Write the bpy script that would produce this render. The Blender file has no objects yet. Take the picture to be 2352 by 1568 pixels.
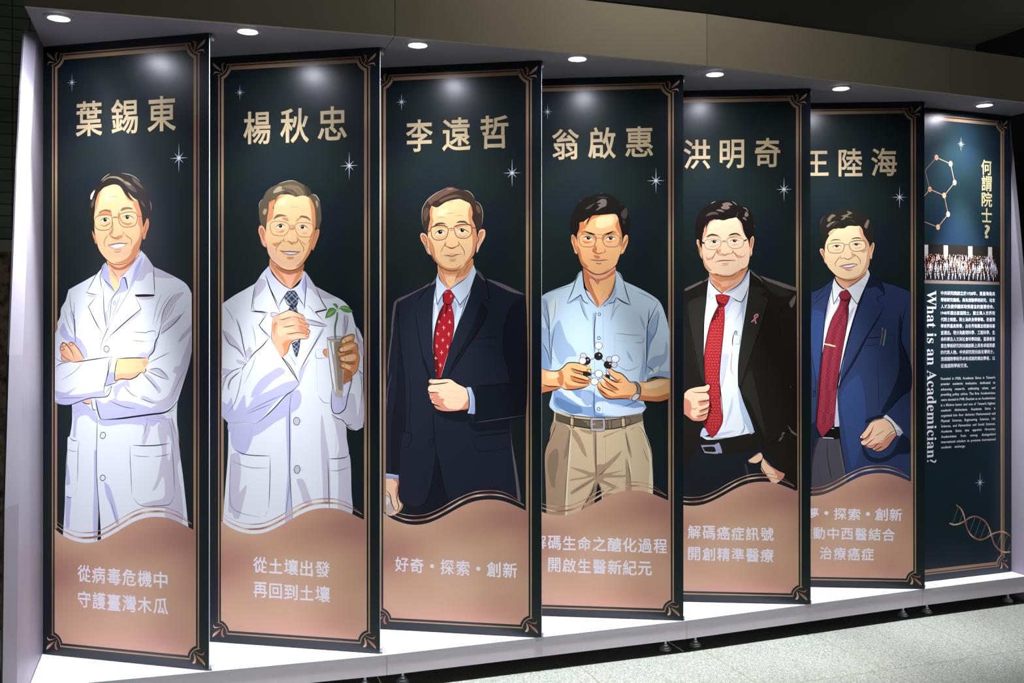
import bpy, bmesh, math, random
from mathutils import Vector, Matrix
from mathutils.geometry import tessellate_polygon

SC = bpy.context.scene
COL = SC.collection
R = math.radians

# ------------------------------------------------------------------ camera, light, exposure
cam_d = bpy.data.cameras.new('camera')
cam_d.sensor_width = 36.0
cam_d.lens = 36.0 * 2222.97 / 2352.0
cam_d.shift_y = -0.01834
cam_d.clip_start = 0.05
cam = bpy.data.objects.new('camera', cam_d)
cam.location = (-0.5635, -3.8015, 1.3047)
cam.rotation_euler = (R(90) + 0.00136, 0, -0.33387)
COL.objects.link(cam)
SC.camera = cam

SC.view_settings.view_transform = 'Standard'
SC.view_settings.look = 'None'
SC.view_settings.gamma = 1.0
SC.view_settings.use_curve_mapping = False
SC.view_settings.exposure = 0.0
try:
    SC.cycles.max_bounces = 8
    SC.cycles.diffuse_bounces = 4
    SC.cycles.glossy_bounces = 3
    SC.cycles.sample_clamp_indirect = 4.0
    SC.cycles.use_denoising = True
    SC.cycles.use_adaptive_sampling = False
except Exception:
    pass

world = bpy.data.worlds.new('world')
world.use_nodes = True
world.node_tree.nodes['Background'].inputs[0].default_value = (0.78, 0.80, 0.68, 1)
world.node_tree.nodes['Background'].inputs[1].default_value = 0.020
SC.world = world

BEAM_COL = (0.93, 0.955, 1.0)
BEAM = 520.0         # narrow throw of each downlight (W)
FLOOD = 62.0         # broad throw of each downlight (W)
WIDE = 5.0           # faint spill of each downlight (W)
DISC = 300.0          # brightness of the visible diffuser

def light(name, kind, loc, energy, color=(1, 1, 1), target=None, **kw):
    d = bpy.data.lights.new(name, kind)
    d.energy = energy
    d.color = color
    for k, v in kw.items():
        setattr(d, k, v)
    o = bpy.data.objects.new(name, d)
    o.location = loc
    if target is not None:
        o.rotation_euler = (Vector(target) - Vector(loc)).to_track_quat('-Z', 'Y').to_euler()
    COL.objects.link(o)
    return o

# a warm ceiling lamp of the hall, out in front of the display
light('hall_lamp', 'AREA', (1.3, -1.1, 3.12), 6.6, (1.0, 0.92, 0.74), (1.3, -0.15, 2.5), shape='DISK', size=0.5)
light('ceiling_corner_fill', 'AREA', (4.25, -1.2, 2.9), 1.6, (1.0, 0.97, 0.86), (4.15, 0.35, 3.18), shape='DISK', size=0.3, spread=R(80))  # added fill light without a known fixture, brightens the ceiling's right corner

# ------------------------------------------------------------------ helpers
def tag(o, label=None, cat=None, group=None, kind=None):
    if label: o['label'] = label
    if cat: o['category'] = cat
    if group: o['group'] = group
    if kind: o['kind'] = kind
    return o

def empty(name, loc=(0, 0, 0), rz=0.0, parent=None):
    o = bpy.data.objects.new(name, None)
    o.empty_display_size = 0.1
    o.location = loc
    o.rotation_euler = (0, 0, rz)
    COL.objects.link(o)
    if parent: o.parent = parent
    return o

def obj(name, bm, mats, parent=None, smooth=False):
    me = bpy.data.meshes.new(name)
    bm.normal_update()
    bm.to_mesh(me)
    bm.free()
    if not isinstance(mats, (list, tuple)): mats = [mats]
    for m in mats: me.materials.append(m)
    if smooth:
        for p in me.polygons: p.use_smooth = True
    o = bpy.data.objects.new(name, me)
    COL.objects.link(o)
    if parent: o.parent = parent
    return o

def box(bm, x0, y0, z0, x1, y1, z1, mi=0):
    vs = [bm.verts.new(p) for p in ((x0, y0, z0), (x1, y0, z0), (x1, y1, z0), (x0, y1, z0), (x0, y0, z1), (x1, y0, z1), (x1, y1, z1), (x0, y1, z1))]
    out = []
    for f in ((0, 3, 2, 1), (4, 5, 6, 7), (0, 1, 5, 4), (1, 2, 6, 5), (2, 3, 7, 6), (3, 0, 4, 7)):
        fc = bm.faces.new([vs[i] for i in f]); fc.material_index = mi; out.append(fc)
    return out

def prism(bm, pts, z0, z1, mi=0):
    """vertical prism over a plan outline given counter-clockwise"""
    lo = [bm.verts.new((x, y, z0)) for x, y in pts]
    hi = [bm.verts.new((x, y, z1)) for x, y in pts]
    n = len(pts)
    fs = [bm.faces.new(hi), bm.faces.new(lo[::-1])]
    for i in range(n):
        fs.append(bm.faces.new((lo[i], lo[(i + 1) % n], hi[(i + 1) % n], hi[i])))
    for f in fs: f.material_index = mi
    return fs

def lathe(bm, prof, n=32, loc=(0, 0, 0), mi=0, cap=True):
    rings = []
    for r, z in prof:
        rings.append([bm.verts.new((loc[0] + r * math.cos(2 * math.pi * k / n), loc[1] + r * math.sin(2 * math.pi * k / n), loc[2] + z)) for k in range(n)])
    for a, b in zip(rings[:-1], rings[1:]):
        for k in range(n):
            f = bm.faces.new((a[k], a[(k + 1) % n], b[(k + 1) % n], b[k])); f.material_index = mi
    if cap:
        f = bm.faces.new(rings[0][::-1]); f.material_index = mi
        f = bm.faces.new(rings[-1]); f.material_index = mi
    return rings

# ------------------------------------------------------------------ materials
def lin(h):
    h = h.lstrip('#')
    out = []
    for i in (0, 2, 4):
        c = int(h[i:i + 2], 16) / 255.0
        out.append(c / 12.92 if c <= 0.04045 else ((c + 0.055) / 1.055) ** 2.4)
    return (*out, 1.0)

def mat(name, color, rough=0.5, metal=0.0, spec=0.5, emit=None):
    m = bpy.data.materials.new(name)
    m.use_nodes = True
    b = m.node_tree.nodes['Principled BSDF']
    b.inputs['Base Color'].default_value = lin(color) if isinstance(color, str) else (*color, 1)
    b.inputs['Roughness'].default_value = rough
    b.inputs['Metallic'].default_value = metal
    b.inputs['Specular IOR Level'].default_value = spec
    if emit:
        b.inputs['Emission Color'].default_value = (*emit[0], 1)
        b.inputs['Emission Strength'].default_value = emit[1]
    return m

def nodes(m):
    nt = m.node_tree
    return nt, nt.nodes, nt.links, nt.nodes['Principled BSDF']

def ramp(nt, stops):
    r = nt.nodes.new('ShaderNodeValToRGB')
    e = r.color_ramp.elements
    e[0].position, e[0].color = stops[0][0], lin(stops[0][1])
    e[1].position, e[1].color = stops[-1][0], lin(stops[-1][1])
    for p, c in stops[1:-1]:
        k = e.new(p); k.color = lin(c)
    return r

def noise_mat(name, stops, scale, detail=6, rough=0.6, spec=0.4, bump=0.0, coord='Object', stretch=(1, 1, 1)):
    m = mat(name, stops[0][1], rough, 0, spec)
    nt, N, L, b = nodes(m)
    tc = N.new('ShaderNodeTexCoord'); mp = N.new('ShaderNodeMapping'); mp.inputs['Scale'].default_value = stretch
    nz = N.new('ShaderNodeTexNoise'); nz.inputs['Scale'].default_value = scale; nz.inputs['Detail'].default_value = detail
    L.new(tc.outputs[coord], mp.inputs[0]); L.new(mp.outputs[0], nz.inputs['Vector'])
    r = ramp(nt, stops); L.new(nz.outputs[0], r.inputs[0]); L.new(r.outputs[0], b.inputs['Base Color'])
    if bump:
        bp = N.new('ShaderNodeBump'); bp.inputs['Strength'].default_value = bump; bp.inputs['Distance'].default_value = 0.002
        L.new(nz.outputs[0], bp.inputs['Height']); L.new(bp.outputs[0], b.inputs['Normal'])
    return m

def tile_mat(name, face, grout, tx, tz, ox, oz, axes, gw, rough=0.4, speck=None, bump=0.3):
    """square tiles: face is a list of ramp stops for a speckle noise; axes picks the two object axes"""
    m = mat(name, grout, rough)
    nt, N, L, b = nodes(m)
    tc = N.new('ShaderNodeTexCoord'); sp = N.new('ShaderNodeSeparateXYZ'); L.new(tc.outputs['Object'], sp.inputs[0])
    masks = []
    for ax, t, o in ((axes[0], tx, ox), (axes[1], tz, oz)):
        a = N.new('ShaderNodeMath'); a.operation = 'SUBTRACT'; a.inputs[1].default_value = o - gw / 2; L.new(sp.outputs[ax], a.inputs[0])
        d = N.new('ShaderNodeMath'); d.operation = 'DIVIDE'; d.inputs[1].default_value = t; L.new(a.outputs[0], d.inputs[0])
        f = N.new('ShaderNodeMath'); f.operation = 'FLOORED_MODULO'; f.inputs[1].default_value = 1.0; L.new(d.outputs[0], f.inputs[0])
        g = N.new('ShaderNodeMath'); g.operation = 'GREATER_THAN'; g.inputs[1].default_value = gw / t; L.new(f.outputs[0], g.inputs[0])
        masks.append(g)
    mu = N.new('ShaderNodeMath'); mu.operation = 'MULTIPLY'; L.new(masks[0].outputs[0], mu.inputs[0]); L.new(masks[1].outputs[0], mu.inputs[1])
    nz = N.new('ShaderNodeTexNoise'); nz.inputs['Scale'].default_value = speck or 40; nz.inputs['Detail'].default_value = 4
    L.new(tc.outputs['Object'], nz.inputs['Vector'])
    r = ramp(nt, face); L.new(nz.outputs[0], r.inputs[0])
    mx = N.new('ShaderNodeMix'); mx.data_type = 'RGBA'
    L.new(mu.outputs[0], mx.inputs[0]); mx.inputs[6].default_value = lin(grout); L.new(r.outputs[0], mx.inputs[7])
    L.new(mx.outputs[2], b.inputs['Base Color'])
    bp = N.new('ShaderNodeBump'); bp.inputs['Strength'].default_value = bump; bp.inputs['Distance'].default_value = 0.002
    L.new(mu.outputs[0], bp.inputs['Height']); L.new(bp.outputs[0], b.inputs['Normal'])
    return m

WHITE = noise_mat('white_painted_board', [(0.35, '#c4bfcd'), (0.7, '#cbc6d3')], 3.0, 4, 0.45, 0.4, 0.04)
SKIRT = noise_mat('grey_painted_skirt', [(0.3, '#e4dae8'), (0.62, '#ebe1ee'), (0.75, '#dccbd2')], 2.2, 6, 0.5, 0.4, 0.05, stretch=(0.6, 1, 9))
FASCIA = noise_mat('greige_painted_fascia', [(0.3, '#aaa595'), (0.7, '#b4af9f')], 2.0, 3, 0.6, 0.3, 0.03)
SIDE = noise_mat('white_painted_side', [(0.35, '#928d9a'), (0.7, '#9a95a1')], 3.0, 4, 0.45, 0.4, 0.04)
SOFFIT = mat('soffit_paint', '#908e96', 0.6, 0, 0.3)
STEEL = mat('zinc_steel', '#c9ccd0', 0.32, 0.55)
RUBBER = mat('black_rubber', '#14161a', 0.5)
CHROME = mat('lamp_trim_metal', '#b5b0b8', 0.5, 0.2)
FLOOR = tile_mat('terrazzo_floor', [(0.30, '#3a3d3a'), (0.45, '#666963'), (0.55, '#797c74'), (0.72, '#989b92')], '#5c563f', 0.595, 0.6, 1.05, -0.49, (0, 1), 0.004, 0.45, 230, 0.2)
TILE = tile_mat('dark_wall_tile', [(0.3, '#6a7062'), (0.7, '#7c8272')], '#23261f', 0.0755, 0.0555, -1.30, 2.706, (0, 2), 0.004, 0.35, 8, 0.5)
GRANITE = noise_mat('brown_granite', [(0.35, '#2c231a'), (0.5, '#6a5a48'), (0.65, '#8a785f')], 30, 8, 0.4, 0.5)
LEDGE = mat('stone_ledge', '#8c8a78', 0.5)
CEIL = mat('ceiling_paint', '#8e8f88', 0.7)
DARK = mat('dark_paint', '#2a2e30', 0.6)

# ------------------------------------------------------------------ printed banner kit
PR_ROUGH = 0.29
INK = {
    'ink': '#120d0b',
    'night': '#141c20',
    'nightp': '#151d20',
    'star': '#dbe0f0',
    'title': '#bfab88',
    'caption': '#f3eef8',
    'coat': '#e4e8f0',
    'coatm': '#c8c3d7',
    'coatl': '#bfbde0',
    'cuff': '#d8dcf2',
    'shirt': '#d9dcf2',
    'shirts': '#b0b0dc',
    'skin': '#f9cb98',
    'skinh': '#fbdcaf',
    'skins': '#d99064',
    'skinr': '#efb092',
    'skinb': '#f6bf98',
    'skinp': '#f7c3a2',
    'skind': '#b5704d',
    'brown': '#7c4a33',
    'lips': '#e9a48c',
    'lipd': '#b5665c',
    'teeth': '#f0eef6',
    'eyew': '#f1ece4',
    'brow': '#8a6a52',
    'frame': '#6b4636',
    'hair': '#2b241f',
    'hairm': '#5c5048',
    'hairh': '#8d8568',
    'hairg': '#d2ccd0',
    'hairl': '#b9bda4',
    'suit': '#1e2330',
    'suitl': '#3a3c4a',
    'trousersm': '#a98d74',
    'tiered': '#9b1c26',
    'photodark': '#24211f',
    'pillar': '#d8d2cc',
    'photofloor': '#84746e',
    'tie2': '#323a4c',
    'tie2l': '#b9c2d4',
    'tube': '#b4a99c',
    'tubem': '#8f8070',
    'tubed': '#a3978a',
    'leaf': '#5c9a4c',
    'leafh': '#8fb873',
    'leafd': '#6f8258',
    'skino': '#e0955f',
    'brow2': '#7a6550',
    'frame2': '#8d7f6c',
    'hair2': '#5f5242',
    'hair2m': '#7d6a55',
    'hair2h': '#a89a80',
    'hair2d': '#42392e',
    'suith': '#675f68',
    'suitd': '#161a22',
    'shirt3': '#c9d8ea',
    'shirt3s': '#a3aec6',
    'tied': '#5f1518',
    'tiew': '#e3c5c0',
    'skin3': '#fccfae',
    'skins3': '#d98f79',
    'cuff3': '#b2cbe8',
    'cuff3s': '#98a8cc',
    'object3': '#c4b8b2',
    'object3l': '#e6dfda',
    'brow3': '#5b4030',
    'frame3': '#5a4444',
    'hair3': '#3f3029',
    'hair3m': '#6b4f42',
    'hair3h': '#8d6f62',
    'trousers': '#cfb796',
    'trousersd': '#8c7760',
    'trousersh': '#e3d3b4',
    'belt': '#7d6c5e',
    'beltd': '#57503f',
    'buckle': '#aaa9b6',
    'sh4': '#c3d9ea',
    'sh4m': '#9fb6d3',
    'sh4s': '#86a4d0',
    'sh4d': '#6684b2',
    'sh4l': '#d6e4e6',
    'sh4h': '#d2e4f7',
    'sk4': '#f5b880',
    'sk4s': '#cf7d4f',
    'sk4h': '#fad6a4',
    'brow4': '#8a6a48',
    'hair4': '#1b1715',
    'hair4h': '#6e625f',
    'hair4m': '#453d39',
    'watch': '#8b7f7c',
    'watchl': '#d6d0d2',
    'rod': '#8d93a6',
    'atomd': '#25211f',
    'atom': '#e6e6ee',
    'atoms': '#c9c8d2',
    'bktr': '#1c2126',
    'bktrl': '#33383c',
    'buckle2': '#9b9bb4',
    'bk5': '#201e1a',
    'bkl5': '#6f6663',
    'bk5h': '#2c2b27',
    'bk5k': '#15130f',
    'cuff5': '#eaf0f6',
    'cuff5s': '#cdd0ec',
    'cuff5b': '#b5c8de',
    'tie5': '#a8282f',
    'tiedot': '#cf5a5c',
    'pink': '#e48aa8',
    'skin5': '#ffd8b6',
    'skins5': '#e2a080',
    'brow5': '#4a3a2c',
    'hair5h': '#7e6a64',
    'hair5m': '#544944',
    'tr6': '#4b4850',
    'tr6d': '#2e2d35',
    'tr6l': '#5c5860',
    'blue6': '#2d3c60',
    'blue6d': '#1b2338',
    'blue6l': '#324676',
    'cuff6': '#eceff2',
    'cuff6s': '#bfc0d4',
    'tie6': '#8a2c3c',
    'tie6d': '#5d1c2a',
    'tie6l': '#a5404f',
    'clip6': '#e2cfa0',
    'penp': '#7a5070',
    'penr': '#b59aa8',
    'peng': '#5fa070',
    'sk6s': '#b98f76',
    'skin6': '#ffdcae',
    'skins6': '#dfa782',
    'brow6': '#8a6c52',
    'hair6': '#26241e',
    'hair6h': '#7d6e60',
    'mol': '#bf8f68',
    'mold': '#8d6650',
    'molr': '#b9876a',
    'molh': '#d8b580',
    'molw': '#e3c8ac',
    'mol2': '#c9ba8a',
    'helixr': '#a8a79e',
}
_ink = {}
def ink(key):
    if key not in _ink:
        m = mat('print_' + key, INK[key], PR_ROUGH, 0, 0.28)
        _ink[key] = m
    return _ink[key]

def print_bump(m):
    """fine horizontal weave and slight waviness of the printed vinyl"""
    nt, N, L, b = nodes(m)
    tc = N.new('ShaderNodeTexCoord')
    nz = N.new('ShaderNodeTexNoise'); nz.inputs['Scale'].default_value = 3.0; nz.inputs['Detail'].default_value = 1.5
    bp = N.new('ShaderNodeBump'); bp.inputs['Strength'].default_value = 0.25; bp.inputs['Distance'].default_value = 0.006
    L.new(tc.outputs['Object'], nz.inputs['Vector']); L.new(nz.outputs[0], bp.inputs['Height'])
    L.new(bp.outputs[0], b.inputs['Normal'])
    return m

NAVY = noise_mat('print_navy_ground', [(0.30, '#161d26'), (0.5, '#192423'), (0.7, '#151d2c')], 2.0, 2, PR_ROUGH, 0.36)
print_bump(NAVY)
NAVYB = noise_mat('print_blue_ground', [(0.30, '#18232f'), (0.5, '#1c2e34'), (0.7, '#1b2a42')], 2.0, 2, PR_ROUGH, 0.36)
print_bump(NAVYB)
EDGE = mat('white_board_edge', '#d8dce0', 0.5)

def copper_ground():
    m = mat('print_copper_ground', '#a97f6a', PR_ROUGH + 0.05, 0, 0.4)
    nt, N, L, b = nodes(m)
    tc = N.new('ShaderNodeTexCoord'); mp = N.new('ShaderNodeMapping')
    mp.inputs['Rotation'].default_value = (0, R(28), 0)
    mp.inputs['Scale'].default_value = (1.9, 1, 4.2)
    nz = N.new('ShaderNodeTexNoise'); nz.inputs['Scale'].default_value = 1.0; nz.inputs['Detail'].default_value = 0.5
    L.new(tc.outputs['Object'], mp.inputs[0]); L.new(mp.outputs[0], nz.inputs['Vector'])
    r = ramp(nt, [(0.26, '#ad7d6d'), (0.42, '#c3947e'), (0.55, '#cba488'), (0.66, '#d7b09b'), (0.8, '#e6c6b6')])
    L.new(nz.outputs[0], r.inputs[0])
    fine = N.new('ShaderNodeTexNoise'); fine.inputs['Scale'].default_value = 420; fine.inputs['Detail'].default_value = 1
    L.new(tc.outputs['Object'], fine.inputs['Vector'])
    mx = N.new('ShaderNodeMix'); mx.data_type = 'RGBA'; mx.blend_type = 'OVERLAY'; mx.inputs[0].default_value = 0.10
    L.new(r.outputs[0], mx.inputs[6]); L.new(fine.outputs['Color'], mx.inputs[7]); L.new(mx.outputs[2], b.inputs['Base Color'])
    return m
COPPER = copper_ground()

def gold_line(name, stops, scale):
    m = mat(name, stops[0][1], PR_ROUGH, 0, 0.28)
    nt, N, L, b = nodes(m)
    tc = N.new('ShaderNodeTexCoord')
    nz = N.new('ShaderNodeTexNoise'); nz.inputs['Scale'].default_value = scale; nz.inputs['Detail'].default_value = 0.5
    L.new(tc.outputs['Object'], nz.inputs['Vector'])
    r = ramp(nt, stops); L.new(nz.outputs[0], r.inputs[0]); L.new(r.outputs[0], b.inputs['Base Color'])
    return m
GOLD = gold_line('print_gold_line', [(0.35, '#92705c'), (0.5, '#b4946f'), (0.65, '#a98271')], 2.3)
GOLDL = gold_line('print_gold_bright', [(0.35, '#a8775c'), (0.5, '#e3c2a4'), (0.65, '#a06b55')], 9.0)

def spline(tok, closed, seg):
    """Catmull-Rom through the points; a point marked c stays a corner"""
    P = []; C = []
    for t in tok:
        c = t.endswith('c'); x, y = (t[:-1] if c else t).split(',')
        P.append((float(x), float(y))); C.append(c)
    n = len(P)
    if n < 3: return P
    out = []
    for i in range(n if closed else n - 1):
        p1, p2 = P[i], P[(i + 1) % n]
        if closed:
            p0, p3 = P[i - 1], P[(i + 2) % n]
        else:
            p0 = P[i - 1] if i else p1
            p3 = P[i + 2] if i + 2 < n else p2
        if C[i]: p0 = p1
        if C[(i + 1) % n]: p3 = p2
        d = math.hypot(p2[0] - p1[0], p2[1] - p1[1])
        k = max(1, min(6, int(d / seg + 0.5)))
        if C[i] and C[(i + 1) % n]: k = 1
        d0 = max(1e-6, math.hypot(p1[0] - p0[0], p1[1] - p0[1])); d1 = max(d, 1e-6)
        d2 = max(1e-6, math.hypot(p3[0] - p2[0], p3[1] - p2[1]))
        # tangents limited by the shorter neighbour so that long-short runs do not overshoot
        f0 = min(1.0, d1 / d0); f1 = min(1.0, d1 / d2)
        m1 = ((p2[0] - p1[0] + (p1[0] - p0[0]) * f0) * 0.5, (p2[1] - p1[1] + (p1[1] - p0[1]) * f0) * 0.5)
        m2 = ((p2[0] - p1[0] + (p3[0] - p2[0]) * f1) * 0.5, (p2[1] - p1[1] + (p3[1] - p2[1]) * f1) * 0.5)
        for j in range(k):
            t = j / k; t2 = t * t; t3 = t2 * t
            h1 = 2 * t3 - 3 * t2 + 1; h2 = t3 - 2 * t2 + t; h3 = -2 * t3 + 3 * t2; h4 = t3 - t2
            out.append((h1 * p1[0] + h2 * m1[0] + h3 * p2[0] + h4 * m2[0], h1 * p1[1] + h2 * m1[1] + h3 * p2[1] + h4 * m2[1]))
    if not closed: out.append(P[-1])
    return out

def text_mesh(s):
    """outline of a text laid flat: vertices, faces and the closed outline loops"""
    cu = bpy.data.curves.new('t', 'FONT')
    cu.body = s; cu.size = 1.0; cu.resolution_u = 3
    o = bpy.data.objects.new('t', cu); COL.objects.link(o)
    dg = bpy.context.evaluated_depsgraph_get(); dg.update()
    me = bpy.data.meshes.new_from_object(o.evaluated_get(dg))
    bm = bmesh.new(); bm.from_mesh(me)
    bmesh.ops.remove_doubles(bm, verts=bm.verts, dist=1e-5)
    bm.verts.index_update()
    vs = [(v.co.x, v.co.y) for v in bm.verts]
    fs = [tuple(v.index for v in f.verts) for f in bm.faces]
    nxt = {}
    for e in bm.edges:
        if len(e.link_faces) == 1:
            a, b = e.verts[0].index, e.verts[1].index
            nxt.setdefault(a, []).append(b); nxt.setdefault(b, []).append(a)
    loops = []; seen = set()
    for st in nxt:
        if st in seen: continue
        lp = [st]; seen.add(st); cur = st
        while True:
            cand = [q for q in nxt[cur] if q not in seen]
            if not cand: break
            cur = cand[0]; seen.add(cur); lp.append(cur)
        if len(lp) > 2: loops.append(lp)
    bm.free()
    bpy.data.objects.remove(o); bpy.data.curves.remove(cu); bpy.data.meshes.remove(me)
    return vs, fs, loops

class Print:
    """one banner's printed surface, laid down ink on ink from the board outwards; units here are 0.1 mm"""
    STEP = 0.000006
    CELL = 70.0
    def __init__(self, w):
        self.w = w; self.n = 4; self.top = {}
    def lay(self, polys):
        """put an ink on top of whatever ink already lies under it, no higher"""
        c = self.CELL; cells = set()
        for q in polys:
            xs = [p[0] for p in q]; ys = [p[1] for p in q]
            i0, i1, j0, j1 = int(min(xs) // c), int(max(xs) // c), int(min(ys) // c), int(max(ys) // c)
            if (i1 - i0) * (j1 - j0) < 2:
                for i in range(i0, i1 + 1):
                    for j in range(j0, j1 + 1): cells.add((i, j))
                continue
            n = len(q)
            ar = sum(q[k][0] * q[(k + 1) % n][1] - q[(k + 1) % n][0] * q[k][1] for k in range(n))
            sg = 1.0 if ar >= 0 else -1.0
            ed = []
            for k in range(n):
                (ax, ay), (bx, by) = q[k], q[(k + 1) % n]
                dx, dy = bx - ax, by - ay; l = math.hypot(dx, dy)
                if l > 1e-6: ed.append((ax, ay, -dy / l * sg, dx / l * sg))
            for i in range(i0, i1 + 1):
                for j in range(j0, j1 + 1):
                    x, y = (i + 0.5) * c, (j + 0.5) * c
                    if all((x - ax) * nx + (y - ay) * ny > -0.75 * c for ax, ay, nx, ny in ed): cells.add((i, j))
        self.n = 1 + max((self.top.get(k, 3) for k in cells), default=3)
        for k in cells: self.top[k] = self.n
    def start(self):
        self.bm = bmesh.new(); self.mats = []
    def mi(self, m):
        if m not in self.mats: self.mats.append(m)
        return self.mats.index(m)
    def P(self, x, y):
        return (x * 1e-4 - self.w / 2, -self.n * self.STEP, y * 1e-4)
    def fill(self, pts, m):
        vs = [Vector((x, y, 0)) for x, y in pts]
        tris = []
        for a, b, c in tessellate_polygon([vs]):
            ar = (vs[b] - vs[a]).cross(vs[c] - vs[a]).z
            if abs(ar) < 1e-9: continue
            tris.append((a, b, c) if ar > 0 else (a, c, b))
        self.lay([[pts[i] for i in q] for q in tris])
        bv = [self.bm.verts.new(self.P(x, y)) for x, y in pts]
        k = self.mi(m)
        for q in tris:
            try: f = self.bm.faces.new([bv[i] for i in q])
            except ValueError: continue
            f.material_index = k
    def stroke(self, pts, w, m, closed=False, taper=True):
        if taper: w *= 1.25
        n = len(pts); k = self.mi(m)
        L = [0.0]
        for a, b in zip(pts[:-1], pts[1:]): L.append(L[-1] + math.hypot(b[0] - a[0], b[1] - a[1]))
        tot = max(L[-1], 1e-6); lft = []; rgt = []
        for i, (x, y) in enumerate(pts):
            a = pts[i - 1] if (i or closed) else pts[i]
            b = pts[(i + 1) % n] if (i < n - 1 or closed) else pts[i]
            dx, dy = b[0] - a[0], b[1] - a[1]; d = math.hypot(dx, dy) or 1.0
            nx, ny = -dy / d, dx / d
            h = w / 2
            if not closed:
                # widen a little on the outside of bends
                t = L[i] / tot
                if taper: h *= 0.25 + 0.75 * min(1.0, 4.0 * min(t, 1 - t))
            if 0 < i < n - 1 or closed:
                e1 = (x - a[0], y - a[1]); e2 = (b[0] - x, b[1] - y)
                l1 = math.hypot(*e1) or 1; l2 = math.hypot(*e2) or 1
                cs = (e1[0] * e2[0] + e1[1] * e2[1]) / (l1 * l2)
                h /= max(0.6, math.sqrt(max(0.0, (1 + cs) / 2)))
            lft.append((x + nx * h, y + ny * h)); rgt.append((x - nx * h, y - ny * h))
        m_ = n if closed else n - 1
        self.lay([(rgt[i], rgt[(i + 1) % n], lft[(i + 1) % n], lft[i]) for i in range(m_)])
        lft = [self.bm.verts.new(self.P(*q)) for q in lft]; rgt = [self.bm.verts.new(self.P(*q)) for q in rgt]
        for i in range(m_):
            j = (i + 1) % n
            f = self.bm.faces.new((rgt[i], rgt[j], lft[j], lft[i])); f.material_index = k
    def text(self, s, x0, y0, x1, y1, m, off, down=False):
        """text fitted to a box; off is how much heavier than the regular weight, in em"""
        vs, fs, loops = text_mesh(s)
        if not vs: return
        ax = min(v[0] for v in vs); bx = max(v[0] for v in vs); ay = min(v[1] for v in vs); by = max(v[1] for v in vs)
        k = self.mi(m)
        sx = (x1 - x0) / (bx - ax + 2 * off); sy = (y1 - y0) / (by - ay + 2 * off)
        if down:       # reads downwards, turned a quarter clockwise
            sx = (x1 - x0) / (by - ay); sy = (y1 - y0) / (bx - ax)
            pt = [(x0 + (v[1] - ay) * sx, y1 - (v[0] - ax) * sy) for v in vs]
        else:
            pt = [(x0 + (v[0] - ax + off) * sx, y0 + (v[1] - ay + off) * sy) for v in vs]
        self.lay([[pt[i] for i in f] for f in fs])
        bv = [self.bm.verts.new(self.P(*q)) for q in pt]
        for f in fs:
            try: fc = self.bm.faces.new([bv[i] for i in f])
            except ValueError: continue
            fc.material_index = k
        if off > 0:
            for lp in loops:
                q = [pt[i] for i in lp]
                self.stroke(q, off * (sx + sy), m, closed=True, taper=False)
    def justified(self, s, x0, x1, y, cap, m, off):
        """one line of condensed text spread between two margins on a baseline"""
        words = s.split()
        k = cap / 0.73; kx = k * XW
        met = []
        for w in words:
            vs = text_mesh(w)[0]
            met.append((min(v[0] for v in vs), max(v[0] for v in vs), min(v[1] for v in vs), max(v[1] for v in vs)))
        tot = sum((b - a) * kx for a, b, _, _ in met)
        gap = (x1 - x0 - tot) / max(1, len(words) - 1)
        x = x0
        for w, (a, b, c, d) in zip(words, met):
            self.text(w, x, y + c * k, x + (b - a) * kx, y + d * k, m, off)
            x += (b - a) * kx + gap
    def done(self, name, parent):
        return obj(name, self.bm, self.mats or [NAVY], parent)
    def run(self, cmds):
        for line in cmds.strip().splitlines():
            t = line.split()
            if not t: continue
            c = t[0]
            m = SPECIAL.get(t[1]) or ink(t[1])
            if c == 'f': self.fill(spline(t[2:], True, 60), m)
            elif c == 'p': self.fill(spline([q.rstrip('c') + 'c' for q in t[2:]], True, 1e9), m)
            elif c == 'l': self.stroke(spline(t[3:], False, 60), float(t[2]), m)
            elif c == 'u': self.stroke(spline(t[3:], False, 60), float(t[2]), m, taper=False)
            elif c == 'o': self.stroke(spline(t[3:], True, 40), float(t[2]), m, closed=True)
            elif c == 'g':
                rx, ry = float(t[2]), float(t[3]); x, y = map(float, t[4].split(','))
                self.fill([(x + rx * math.cos(a * math.pi / 8), y + ry * math.sin(a * math.pi / 8)) for a in range(16)], m)
            elif c in 'TR':
                x0, y0, x1, y1 = map(float, t[2].split(','))
                s = t[4].replace('_', ' ')
                if c == 'R': s = serif(s)
                self.text(s, x0, y0, x1, y1, m, float(t[3]), c == 'R')
            elif c == 'J':
                x0, x1, y, cap = map(float, t[2].split(','))
                self.justified(t[4].replace('_', ' '), x0, x1, y, cap, m, float(t[3]))

def serif(s):
    """the same letters from the font's serif alphabet"""
    out = ''
    for ch in s:
        if 'A' <= ch <= 'Z': out += chr(0x1D400 + ord(ch) - 65)
        elif 'a' <= ch <= 'z': out += chr(0x1D41A + ord(ch) - 97)
        else: out += ch
    return out

SPECIAL = {'copper': COPPER, 'gold': GOLD, 'goldl': GOLDL}

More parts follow.
